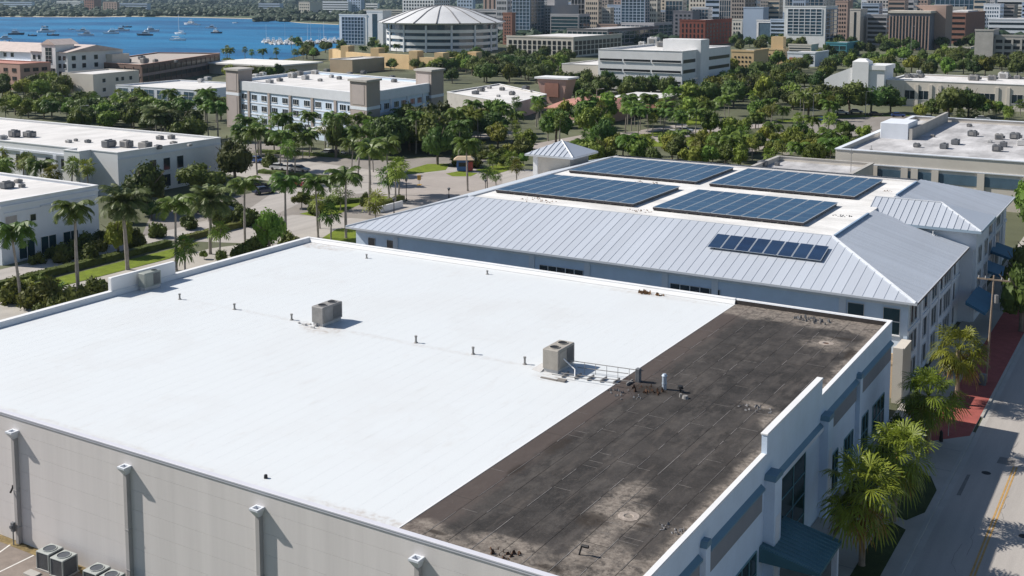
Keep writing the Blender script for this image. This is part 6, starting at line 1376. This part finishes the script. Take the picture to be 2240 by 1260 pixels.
# shrubs along the white parapet and at the foot of the near store
belt(9, ['bush', 'bush', 'sabal'], (20, 215), (640, 700), (1.6, 3.0), D_, 'behind the white parapet', 'shrubs behind the white parapet', 229, 1.6)
belt(9, ['bush', 'oak', 'bush'], (40, 240), (540, 578), (1.6, 3.2), D_, 'at the foot of the corner store', 'shrubs at the foot of the corner store', 230, 1.8)
belt(7, ['bush', 'bright'], (400, 660), (545, 580), (1.4, 2.8), D_, 'on the walk past the screen wall', 'shrubs on the walk', 231, 2)
# belts
belt(13, ['oak', 'oak', 'bright'], (0, 160), (198, 222), (6.5, 9), D_, 'below the waterfront apartments', 'trees below the waterfront apartments', 201, 6)
belt(38, ['oak', 'bright', 'bright', 'sabal', 'royal'], (0, 330), (236, 264), (4.5, 7.5), D_, 'in the belt behind the long white store', 'trees behind the long white store', 202, 4)
belt(18, ['oak', 'bright', 'oak'], (170, 340), (264, 290), (5.5, 8), D_, 'in the thicket behind the store roof corner', 'thicket behind the store roof', 203, 4)
belt(20, ['royal', 'royal', 'oak', 'date'], (320, 490), (262, 318), (7.5, 11), D_, 'before the low teal building', 'trees before the low teal building', 204, 3.5)
belt(22, ['royal', 'royal', 'sabal', 'royal'], (490, 845), (322, 350), (6, 10), D_, 'in the row before the pale blue office', 'palms before the pale blue office', 205, 3.5)
belt(8, ['royal', 'sabal'], (560, 840), (372, 405), (7, 10.5), D_, 'on the parking islands before the office', 'palms on the parking islands', 206, 4)
belt(22, ['oak', 'oak', 'oak', 'royal'], (842, 1000), (300, 338), (7.5, 11), D_, 'in the dark wood beside the office', 'dark wood beside the office', 207, 3.5)
belt(16, ['bush', 'bright', 'sabal'], (985, 1150), (335, 375), (2, 4.2), D_, 'along the far edge of the plaza', 'planting along the plaza', 208, 3)
belt(36, ['royal', 'royal', 'bright', 'oak', 'sabal', 'bright'], (1000, 1330), (262, 330), (5, 10), D_, 'in the wood beyond the pyramid tower', 'wood beyond the pyramid tower', 209, 3.5)
belt(58, ['bright', 'bright', 'bright', 'bright', 'sabal', 'oak', 'royal'], (1260, 1840), (322, 368), (4.0, 6.6), D_, 'in the hedge-like belt behind the solar roof', 'belt behind the solar roof', 210, 2.8)
belt(24, ['royal', 'royal', 'royal', 'bright', 'sabal'], (1270, 1500), (235, 300), (6, 10), D_, 'before the coral roofs', 'palms before the coral roofs', 211, 3.8)
belt(28, ['royal', 'royal', 'bright', 'oak', 'sabal'], (1490, 1830), (250, 318), (5, 10), D_, 'in the park beyond the solar roof', 'park beyond the solar roof', 212, 3.8)
belt(16, ['oak'], (1230, 1500), (196, 226), (8, 10), D_, 'before the white banded block', 'trees before the white banded block', 213, 6)
belt(18, ['oak', 'oak', 'bright'], (1495, 1750), (200, 238), (8, 10.5), D_, 'past the white banded block', 'trees by the white banded block', 214, 6)
for px, py, top, w_, lab in ((1768, 255, 178, 6.6, 'big oak at the left end of the row by the back lot'), (1812, 252, 176, 6.4, 'big oak second in the row by the back lot'), (1858, 250, 172, 7.0, 'tallest big oak in the middle of the row by the back lot'), (1905, 249, 178, 6.4, 'big oak past the middle of the row by the back lot'), (1948, 247, 184, 6.4, 'last big oak of the row, before the art deco pilasters'), (1735, 240, 195, 4.5, 'smaller oak behind the head of the row by the back lot')):
    p = at(px, py); USED.append((p.x, p.y)); plant('oak', p.x, p.y, height_at(p.x, p.y, top), lab, 'row of big oaks by the back lot', w_)
for px, py, top, w_, lab in ((2075, 258, 176, 6.0, 'big oak covering the art deco building windows'), (2118, 256, 185, 5.5, 'second big oak before the art deco building')):
    p = at(px, py); USED.append((p.x, p.y)); plant('oak', p.x, p.y, height_at(p.x, p.y, top), lab, 'oaks before the art deco building', w_)
belt(16, ['bright', 'bright', 'sabal', 'oak'], (2000, 2300), (244, 262), (3.5, 5.5), D_, 'behind the grey flat building', 'trees behind the grey flat building', 215, 3.5)
belt(20, ['sabal', 'bush', 'sabal'], (1880, 2270), (388, 408), (2.6, 4.6), D_, 'before the ribbon windows of the grey flat building', 'plants before the grey flat building', 216, 2.5)
belt(12, ['oak', 'bright'], (1640, 1900), (300, 350), (3.5, 5.5), D_, 'beside the grey annex roof', 'trees beside the grey annex', 217, 4)
belt(50, ['oak', 'oak', 'oak', 'bright'], (950, 1240), (142, 184), (7, 10), D_, 'between the arena and the pale plaza roof', 'trees between the arena and the plaza roof', 218, 4.5)
belt(36, ['oak', 'oak', 'bright'], (1500, 1830), (150, 200), (6.5, 9.5), D_, 'around the yellow apartments', 'trees around the yellow apartments', 219, 7)
belt(60, ['oak', 'oak', 'bright'], (1790, 2260), (116, 172), (7, 10), D_, 'in the wood behind the art deco building', 'wood behind the art deco building', 220, 6)
belt(26, ['oak'], (1590, 2160), (98, 116), (8, 11), D_, 'along the foot of the downtown towers', 'trees at the foot of the towers', 221, 9)
belt(24, ['oak', 'sabal', 'oak', 'royal'], (630, 868), (99, 136), (7, 10), D_, 'by the water below the hotel', 'trees by the water below the hotel', 222, 7)
belt(14, ['oak', 'sabal'], (830, 1040), (140, 158), (5, 7), D_, 'at the sandstone wall', 'trees at the sandstone wall', 223, 6)
belt(11, ['sabal', 'royal'], (485, 690), (133, 141), (7.5, 9.5), D_, 'along the beach by the white pavilion', 'palms along the beach', 224, 7)
belt(14, ['oak'], (1040, 1250), (126, 150), (7, 9), D_, 'before the cream apartments', 'trees before the cream apartments', 225, 8)
belt(16, ['oak', 'bright'], (430, 640), (150, 176), (5, 7), D_, 'behind the office roof', 'trees behind the office roof', 226, 6)
belt(10, ['sabal', 'sabal', 'royal'], (0, 235), (398, 440), (6.5, 9), D_, 'along the front of the long white store', 'palms before the long white store', 227, 4)
belt(12, ['bush', 'oak', 'bush'], (230, 560), (440, 500), (1.6, 3.6), D_, 'on the lot beside the boulevard', 'planting on the lot by the boulevard', 228, 3)
# hedges
def hedge(label, a, b_, wd, h, mat=None, dens=16):
    q = random.Random(int(a[0]*7+a[1])); mb = MB(); a = Vector((*a, 0)); b_ = Vector((*b_, 0)); d = (b_-a).normalized(); n_ = Vector((-d.y, d.x, 0)); ln = (b_-a).length; k = max(2, int(ln/1.2)); vs = []
    for i in range(k+1):
        c = a+d*ln*i/k; j = lambda: q.uniform(-.1, .1)
        vs += [c-n_*(wd/2+j()), c-n_*(wd/2+j())*.9+Vector((0, 0, h*.9+j())), c+n_*(wd/2+j())*.9+Vector((0, 0, h*.9+j())), c+n_*(wd/2+j())]
    mb.add(vs, [(4*i+j, 4*i+4+j, 4*i+5+j, 4*i+1+j) for i in range(k) for j in range(3)])
    for i in range(int(ln*dens)):
        c = a+d*q.uniform(0, ln)+n_*q.uniform(-.55, .55)*wd+Vector((0, 0, q.uniform(.15, 1.08)*h)); nn = rv(q); u = nn.orthogonal().normalized(); w_ = nn.cross(u); s = q.uniform(.08, .2); mb.add([c-u*s, c+w_*s*.6, c+u*s, c-w_*s*.6], [(0, 1, 2, 3)])
    o = mb.build('hedge', mat or leaf_hedge); return tag(o, label, 'hedge', 'clipped hedges')
hedge('long clipped hedge between the boulevard and the grass strip', (-131.0, 40), (-131.8, 118), 1.5, .95, dens=30)
hedge('short clipped hedge continuing towards the crossing', (-132.2, 121), (-133.0, 142), 1.5, .95, dens=24)
p, q_ = at(565, 334), at(880, 352); hedge('thin hedge along the office street', (p.x, p.y), (q_.x, q_.y), 1.6, .8)
p, q_ = at(570, 378), at(720, 392); hedge('hedge strip on the parking island before the office', (p.x, p.y), (q_.x, q_.y), 1.8, .8)
p, q_ = at(680, 452), at(800, 440); hedge('low hedge on the grass wedge at the crossing', (p.x, p.y), (q_.x, q_.y), 1.4, .8)
p, q_ = at(830, 452), at(880, 436); hedge('little hedge at the white wall by the crossing', (p.x, p.y), (q_.x, q_.y), 1.4, .9)
# masses of far trees that nobody could count
def wood(name, label, strips, seed, mat):
    q = random.Random(seed); mb = MB(); V, F = ico()
    for (x0, x1), (y0, y1), n, (h0, h1) in strips:
        for i in range(int(n*1.6)):
            p = at(q.uniform(x0, x1), q.uniform(y0, y1)); h = q.uniform(h0, h1)*.8; r = h*q.uniform(.5, 1.0); ph = q.uniform(0, 6)
            mb.add([Vector((p.x+v.x*r*(1+.25*math.sin(6*v.y+ph)), p.y+v.y*r*(1+.25*math.sin(5*v.z+ph)), h*.45+v.z*h*.55*(1+.2*math.sin(7*v.x+ph)))) for v in V], F)
    return tag(mb.build(name, mat, kind='stuff'), label, 'woods')
leaf_far = leafmat('leaf_far', (.030, .052, .024), .1, .02, 0)
wood('far_wood', 'solid belt of trees along the far shore of the bay', [((-60, 340), (28, 37), 170, (7, 12)), ((330, 640), (12, 36), 260, (7, 13)), ((-60, 330), (8, 26), 120, (8, 14)), ((560, 760), (38, 48), 90, (7, 11)), ((600, 900), (14, 36), 160, (8, 13)), ((330, 900), (0.5, 12), 260, (14, 24)), ((-60, 330), (0.5, 8), 100, (14, 24))], 5, leaf_far)
wood('far_wood', 'continuous tree canopy among and behind the downtown towers', [((960, 2260), (50, 96), 260, (7, 11)), ((960, 2260), (12, 50), 320, (10, 18)), ((960, 2260), (-4, 10), 160, (25, 45))], 6, leaf_far)
# ------------------------------------------------------------------ boats
def hull_verts(L_, B, H, fl=.16):
    out = []
    for f, wf in ((0, .86), (.3, 1), (.62, .92), (.85, .5), (1, .03)):
        x = -L_/2+L_*f; sheer = H*(1+.35*f*f); out.append([(x-.06*L_*(f == 1), -B/2*wf*(1-fl), 0), (x, -B/2*wf, sheer), (x, B/2*wf, sheer), (x-.06*L_*(f == 1), B/2*wf*(1-fl), 0)])
    return out
def boat_proto(kind):
    mb = MB(); st = hull_verts(1.0, .30 if kind != 'sail' else .25, .10)
    vs = [v for s in st for v in s]; fs = [(4*i+k, 4*i+k+1, 4*i+5+k, 4*i+4+k) for i in range(4) for k in range(3)]+[(0, 3, 2, 1), (16, 17, 18, 19)]; mb.add(vs, fs); parts = [('hull', mb, 'h')]
    if kind == 'cruiser':
        mb = MB(); mb.add([(-.30, -.11, .11), (.16, -.10, .11), (.16, .10, .11), (-.30, .11, .11), (-.28, -.095, .24), (.05, -.085, .24), (.05, .085, .24), (-.28, .095, .24)], [(0, 1, 5, 4), (1, 2, 6, 5), (2, 3, 7, 6), (3, 0, 4, 7), (4, 5, 6, 7)]); parts.append(('cabin', mb, 'w'))
        mb = MB(); mb.add([(-.24, -.106, .15), (.10, -.099, .15), (.08, -.095, .20), (-.24, -.101, .20), (-.24, .106, .15), (.10, .099, .15), (.08, .095, .20), (-.24, .101, .20)], [(0, 1, 2, 3), (7, 6, 5, 4), (1, 5, 6, 2)]); parts.append(('cabin_window', mb, 'g'))
        mb = MB(); mb.box(-.24, -.02, -.08, .08, .33, .35)
        for x in (-.22, -.04):
            for y in (-.07, .07): mb.tube((x, y, .24), (x, y, .33), .006, n=4)
        parts.append(('hardtop', mb, 'w'))
    elif kind == 'sail':
        mb = MB(); mb.box(-.2, .12, -.06, .06, .11, .16); parts.append(('cabin', mb, 'w'))
        mb = MB(); mb.tube((.05, 0, .1), (.05, 0, 1.45), .010, .006, n=5); parts.append(('mast', mb, 'w'))
        mb = MB(); mb.tube((.04, 0, .24), (-.38, 0, .23), .022, .016, n=6); parts.append(('furled_sail', mb, 'w'))
    else:
        mb = MB(); mb.box(-.12, .05, -.06, .06, .10, .19); parts.append(('console', mb, 'w'))
        mb = MB(); mb.box(-.50, -.44, -.04, .04, .06, .19); parts.append(('outboard', mb, 'd'))
    return parts
BP = {k: [(n, mb.mesh(n, {'h': boat_white, 'w': boat_white, 'g': glass_black, 'd': boat_dark}[m])) for n, mb, m in boat_proto(k)] for k in ('cruiser', 'sail', 'skiff')}
BPD = {k: [(n, mb.mesh(n, {'h': boat_dark, 'w': boat_white, 'g': glass_black, 'd': boat_dark}[m])) for n, mb, m in boat_proto(k)] for k in ('cruiser', 'sail', 'skiff')}
def boat(kind, px, py, L_, label, dark=False, rz=None, group='boats at anchor in the bay'):
    p = at(px, py, .05); nm = {'cruiser': 'motor_yacht', 'sail': 'sailboat', 'skiff': 'motorboat'}[kind]
    t = thing(nm, label, {'cruiser': 'boat', 'sail': 'sailboat', 'skiff': 'boat'}[kind], p, random.uniform(-.5, .5)+YAW+random.choice((0, 3.1416)) if rz is None else rz, group); t.scale = (L_, L_, L_)
    for n, me in (BPD if dark else BP)[kind]: inst(n, me, t, (0, 0, 0))
for a in (('cruiser', 37, 76, 15, 'grey-hulled cruiser second from the picture edge', True), ('skiff', 72, 79, 9, 'dark low boat between the grey cruiser and the big white yacht', True), ('cruiser', 102, 71, 17, 'biggest white yacht off the apartment roofs'), ('skiff', 99, 60, 10, 'small dark boat just beyond the biggest white yacht', True), ('skiff', 117, 78, 11, 'low grey boat astern of the biggest white yacht', True),
          ('skiff', 157, 65, 7, 'tiny pale boat alone between the big yacht and the white pair'), ('cruiser', 179, 69, 12, 'far one of the white pair'), ('cruiser', 187, 78, 14, 'near one of the white pair'), ('cruiser', 242, 74, 15, 'white cruiser in the middle of the anchorage'), ('cruiser', 268, 68, 15, 'white cruiser right of the middle one'), ('skiff', 279, 60, 11, 'small boat behind the cruiser right of the middle', True),
          ('cruiser', 316, 78, 15, 'near cruiser of the two beside the sailboats', True), ('cruiser', 333, 69, 15, 'far cruiser of the two beside the sailboats'), ('sail', 393, 75, 13, 'sailboat with the taller mast off the pavilion'), ('sail', 390, 89, 14, 'nearer sailboat lying below the other one'), ('cruiser', 415, 54, 18, 'large tall yacht farthest out'), ('skiff', 431, 55, 8, 'tender beside the large far yacht'),
          ('cruiser', 461, 62, 12, 'lone white boat between the far yacht and the marina'), ('cruiser', 475, 73, 13, 'dark-hulled boat towards the marina', True), ('skiff', 514, 51, 8, 'tiny white boat close to the headland'), ('skiff', 146, 92, 9, 'dark boat near the apartment roofs', True), ('cruiser', 8, 86, 12, 'pale boat at the picture edge'), ('skiff', 10, 93, 9, 'small pale boat by the pink building roof')):
    boat(*a)
mb = MB(); p0, p1 = at(740, 93, .05), at(578, 95, .05); d = (p1-p0).normalized(); n_ = Vector((-d.y, d.x, 0)); q4 = [p0+n_*3, p1+n_*3, p1-n_*3, p0-n_*3]; mb.prism([(p.x, p.y) for p in q4][::-1], .0, 1.0)
for k in range(7):
    c = p0.lerp(p1, (k+.5)/7); mb.prism([(c.x-d.x*1+n_.x*26*s, c.y-d.y*1+n_.y*26*s) for s in (-1, 1)]+[(c.x+d.x*1+n_.x*26*s, c.y+d.y*1+n_.y*26*s) for s in (1, -1)], .0, .9)
tag(mb.build('marina_dock', concrete), 'long pale marina dock with finger piers reaching into the bay', 'dock')
q = random.Random(4); mboats = []
for k in range(60):
    f = (k+.5)/60; c = p0.lerp(p1, f)+n_*q.choice((-1, 1))*q.uniform(9, 24); mboats.append((project((c.x, c.y, 0)), c))
mboats.sort(key=lambda m: m[0][0]); cnt = {}
for (px, py), c in mboats:
    k = q.choice(('cruiser', 'cruiser', 'skiff', 'cruiser', 'skiff', 'sail')); dk = q.random() < .2; w_ = {'cruiser': 'motor yacht', 'sail': 'sailboat', 'skiff': 'open motorboat'}[k]; key = (k, dk); cnt[key] = cnt.get(key, 0)+1
    boat(k, px, py, q.uniform(8, 12), f'{"dark-hulled" if dk else "white"} {w_} moored in the marina, {ordn(cnt[key])} of them from the pier tip', dk, math.atan2(n_.y, n_.x)+q.choice((0, 3.14)), 'boats moored in the marina')

# ------------------------------------------------------------------ cars
def car_proto():
    def sec(mb, prof, w0, w1, mat=None):
        pass
    prof = [(-2.15, .35), (-2.2, .75), (-1.9, .95), (-1.2, 1.0), (.8, .98), (1.9, .82), (2.15, .6), (2.15, .35)]
    mb = MB(); n = len(prof); vs = [(x, -.86, z) for x, z in prof]+[(x, .86, z) for x, z in prof]; mb.add(vs, [tuple(range(n)), tuple(range(2*n-1, n-1, -1))]+[(i, i+n, (i+1) % n+n, (i+1) % n) for i in range(n)]); body = mb
    mb = MB(); mb.add([(-1.75, -.80, .97), (.95, -.80, .97), (.95, .80, .97), (-1.75, .80, .97), (-1.25, -.64, 1.42), (.15, -.64, 1.42), (.15, .64, 1.42), (-1.25, .64, 1.42)], [(0, 1, 5, 4), (1, 2, 6, 5), (2, 3, 7, 6), (3, 0, 4, 7)]); gl = mb
    mb = MB(); mb.bbox(-1.32, .22, -.66, .66, 1.40, 1.46, .03); rf = mb
    mb = MB(); mb.tube((0, -.1, 0), (0, .1, 0), .33, n=14); wh = mb.mesh('wheel', tyre)
    mb = MB(); mb.quad((2.153, -.8, .58), (2.153, -.5, .58), (2.12, -.5, .72), (2.12, -.8, .72)); hl = mb.mesh('headlight', paint_white)
    return body, gl, rf, wh, hl
CB, CG, CR_, CW, CHL = car_proto(); CARM = {}
gl_me = CG.mesh('windows', glass_black)
def car(px, py, rz, col, label, group='cars parked and driving'):
    if col not in CARM:
        c = {'white': (.75, .75, .75), 'red': (.35, .03, .03), 'blue': (.03, .08, .25), 'navy': (.02, .03, .07), 'grey': (.25, .26, .27), 'black': (.02, .02, .022), 'silver': (.5, .51, .52)}[col]; m = M('car_'+col, c, .25, var=.03, spec=.6); CARM[col] = (CB.mesh('body', m), CR_.mesh('roof', m))
    p = at(px, py); t = thing('car', label, 'car', (p.x, p.y, .03), rz, group); inst('body', CARM[col][0], t, (0, 0, 0)); inst('roof', CARM[col][1], t, (0, 0, 0)); inst('window', gl_me, t, (0, 0, 0))
    for x in (-1.35, 1.35):
        for y in (-.78, .78): inst('wheel', CW, t, (x, y, .33))
    inst('headlight', CHL, t, (0, 0, 0)); inst('headlight', CHL, t, (0, 1.3, 0))
for a in ((446, 464, .4, 'navy', 'navy car in the shade beside the broad dark tree'), (470, 466, .4, 'blue', 'blue car parked next to the navy one'), (500, 470, .5, 'black', 'black car last in the short row by the broad dark tree'), (563, 412, 1.2, 'black', 'black car at the lot edge behind the palms'), (578, 424, 1.2, 'navy', 'dark car beside the black one at the lot edge'), (645, 408, .2, 'red', 'red car in the parking lot behind the palms'),
          (612, 372, .1, 'silver', 'silver car in the row before the office'), (634, 374, .1, 'white', 'white car in the row before the office'), (656, 376, .1, 'grey', 'grey car in the row before the office'), (563, 356, .1, 'blue', 'blue car at the far end of the row before the office'), (722, 340, .2, 'white', 'white car under the office canopy'), (738, 341, .2, 'black', 'black car beside the one under the office canopy'),
          (1135, 318, .3, 'grey', 'grey car in the lot beyond the plaza'), (1152, 316, .3, 'silver', 'silver car in the lot beyond the plaza'), (1800, 266, .2, 'blue', 'blue car at the edge of the back lot'), (1822, 268, .2, 'navy', 'navy car at the edge of the back lot'), (1842, 250, .2, 'white', 'white car under the big oaks'), (1873, 248, .2, 'silver', 'silver car under the big oaks'), (1915, 254, .2, 'black', 'black car under the last big oak'), (1965, 256, .2, 'blue', 'blue car past the row of big oaks'),
          (1475, 296, .2, 'white', 'white car on the park drive'), (1500, 290, .2, 'silver', 'silver car on the park drive'), (2035, 262, .2, 'white', 'white car behind the grey flat building'), (2150, 264, .2, 'silver', 'silver car behind the grey flat building'), (1945, 130, .2, 'white', 'white car on the far street below the striped apartments'), (1975, 131, .2, 'silver', 'silver car on the far street below the striped apartments'), (2002, 130, .2, 'grey', 'grey car on the far street below the striped apartments')):
    car(*a)

# ------------------------------------------------------------------ poles, lamps, small street things
def lamp(px, py, top, label, arm=1.6, r=.10, two=False, mat=None, group='tall lamp posts'):
    p = at(px, py); h = height_at(p.x, p.y, top); t = thing('lamp_post', label, 'lamp post', p, YAW, group); m_ = mat or pipe_grey
    mb = MB(); mb.tube((0, 0, 0), (0, 0, h), r, r*.6, 8); mb.tube((0, 0, 0), (0, 0, .5), r*1.9, r*1.5, 8); mb.build('pole', m_, t, world=False)
    for s in ((1, -1) if two else (1,)):
        mb = MB(); mb.tube((0, 0, h-.05), (s*arm, 0, h+.15), .05, n=6); a = mb.build('arm', m_, t, world=False)
        mb = MB(); mb.bbox(min(s*arm, s*(arm+.7)), max(s*arm, s*(arm+.7)), -.16, .16, h+.08, h+.24, .03); mb.build('lamp_head', hvac_pale, a, world=False)
for a in ((1750, 258, 193, 'tall lamp post by the head of the big oak row'), (1778, 268, 205, 'tall lamp post in front of the back lot'), (1893, 253, 200, 'tall lamp post between two big oaks'), (1305, 252, 195, 'tall pale lamp post before the white banded block'), (178, 288, 232, 'thin lamp post behind the long white store'), (405, 292, 244, 'thin lamp post before the low teal building'), (1992, 124, 58, 'tall mast light before the striped apartments'), (1512, 216, 172, 'lamp post at the corner of the white banded block'), (2222, 205, 160, 'lamp post before the art deco roof'), (1446, 130, 92, 'lamp post beside the red brick block')):
    lamp(*a)
def globe(px, py, top, label):
    p = at(px, py); h = height_at(p.x, p.y, top); t = thing('street_lamp', label, 'street lamp', p, 0, 'old-style street lamps at the crossing')
    mb = MB(); mb.tube((0, 0, 0), (0, 0, .6), .14, .10); mb.tube((0, 0, .6), (0, 0, h-.6), .06); mb.build('post', black_metal, t, world=False)
    mb = MB(); mb.tube((0, 0, h-.6), (0, 0, h-.15), .14, .30, 10); mb.tube((0, 0, h-.15), (0, 0, h), .34, .05, 10); mb.build('lantern', hvac_dark, t, world=False)
for a in ((889, 440, 390, 'black street lamp at the plaza corner by the crossing'), (982, 434, 410, 'black street lamp at the plaza rim nearest the solar roof'), (862, 470, 432, 'pale-footed street lamp beside the white wall at the crossing'), (1062, 424, 392, 'black street lamp by the young plaza palms')): globe(*a)
# utility pole on the shaded street
up = thing('utility_pole', 'weathered wooden utility pole with two crossarms on the shaded pavement', 'utility pole', (-16.0, 116.3, .1), R(4))
mb = MB(); mb.tube((0, 0, 0), (.25, .3, 10.7), .11, .075, 10); mb.build('pole', wood_pole, up, world=False)
for z, l in ((10.2, 1.5),):
    mb = MB(); mb.box(-l+.25, l+.25, .2, .34, z, z+.14); cr = mb.build('crossarm', wood_pole, up, world=False)
    for x in (-l+.4, -.5, .95, l+.1):
        mb = MB(); mb.tube((x, .27, z+.14), (x, .27, z+.36), .05, n=6); mb.build('insulator', hvac_pale, cr, world=False)
mb = MB(); mb.tube((.55, .3, 8.0), (.55, .3, 8.8), .2, n=10); mb.build('transformer', hvac_grey, up, world=False)
p = at(2021, 402); h = height_at(p.x, p.y, 340); mb = MB(); mb.tube(p, p+Vector((0, 0, h)), .2, .15, 8); tag(mb.build('wooden_post', wood_pole), 'bare wooden pole before the ribbon windows of the grey flat building', 'pole')
for px, py, top, lab in ((1861, 378, 326, 'thin mast rising from the corner of the grey annex'), (1905, 352, 318, 'short thin mast at the beige parapet')):
    p = at(px, py, 6.4); mb = MB(); mb.tube(p, (p.x, p.y, height_at(p.x, p.y, top)), .07, .05, 6); mb.box(p.x-.3, p.x+.3, p.y-.05, p.y+.05, height_at(p.x, p.y, top)-.8, height_at(p.x, p.y, top)-.65); tag(mb.build('mast', hvac_grey), lab, 'mast')
# crossing furniture
p = at(917, 405); t = thing('road_sign', 'yellow sign on a yellow base standing alone on the plaza', 'sign', p, YAW)
mb = MB(); mb.tube((0, 0, 0), (0, 0, .12), .55, .5, 12); mb.build('base', M('sign_yellow', (.62, .36, .05), .6), t, world=False)
mb = MB(); mb.tube((0, 0, .12), (0, 0, 2.0), .05); mb.build('post', hvac_grey, t, world=False)
mb = MB(); mb.bbox(-.34, .34, -.04, .04, 1.0, 2.0, .02); mb.build('sign_board', MATS['sign_yellow'], t, world=False)
p = at(1012, 374); t = thing('kiosk', 'small blue and red kiosk with a tan awning roof by the plaza', 'kiosk', p, YAW)
mb = MB(); mb.bbox(-1.2, 1.2, -1.0, 1.0, .2, 2.5, .05); mb.build('booth', M('kiosk_blue', (.08, .16, .42), .6), t, world=False)
mb = MB(); mb.box(1.21, 2.2, -.9, .9, .2, 2.0); mb.build('counter', M('kiosk_red', (.42, .08, .07), .6), t, world=False)
mb = MB(); mb.hip(-1.9, 2.6, -1.5, 1.5, 2.55, 3.2, .8, .8); mb.build('awning_roof', stucco_tan, t, world=False)
mb = MB(); mb.box(-.8, .8, -1.03, -1.005, 1.1, 2.0); mb.build('hatch', glass_black, t, world=False)
mb = MB(); mb.tube((-16.9, 98.6, .12), (-16.9, 98.6, .95), .16, .14, 10); mb.tube((-16.9, 98.6, .95), (-16.9, 98.6, 1.1), .14, .04, 10); tag(mb.build('bollard', black_metal), 'black bollard on the red brick corner', 'bollard')
t = thing('sign_post', 'small grey sign post beside the black bollard', 'sign', (-16.6, 100.2, .12), 0)
mb = MB(); mb.tube((0, 0, 0), (0, 0, 2.3), .035); mb.build('post', hvac_pale, t, world=False)
mb = MB(); mb.bbox(-.22, .22, -.02, .02, 1.75, 2.3, .01); mb.build('sign_board', hvac_pale, t, world=False)
mb = MB(); mb.bbox(-16.5, -15.9, 115.2, 115.8, .12, 1.2, .05); tag(mb.build('news_box', hvac_dark), 'dark newspaper box at the foot of the utility pole', 'news box')
# low white wall at the crossing
p, q_ = at(828, 466), at(880, 452); mb = MB(); d = (q_-p).normalized(); n_ = Vector((-d.y, d.x, 0))*.15
mb.prism([((p-n_).x, (p-n_).y), ((q_-n_).x, (q_-n_).y), ((q_+n_).x, (q_+n_).y), ((p+n_).x, (p+n_).y)], 0, 1.1); tag(mb.build('garden_wall', white_paint), 'low white garden wall at the crossing by the solar building', 'wall')

# ------------------------------------------------------------------ haze over the bay and the city
mb = MB(); mb.box(-15000, 10000, -700, 17000, -1.0, 190.0)
hz = bpy.data.materials.new('haze_air'); hz.use_nodes = True; N = hz.node_tree.nodes; L = hz.node_tree.links; N.remove(N['Principled BSDF'])
pv = N.new('ShaderNodeVolumePrincipled'); pv.inputs['Color'].default_value = (.60, .80, 1, 1); pv.inputs['Density'].default_value = 0.000045; pv.inputs['Anisotropy'].default_value = .3
L.new(pv.outputs['Volume'], N['Material Output'].inputs['Volume']); tag(mb.build('haze', hz, kind='stuff'), 'pale blue haze over the bay and the city', 'haze')
SC.cycles.volume_bounces = 0
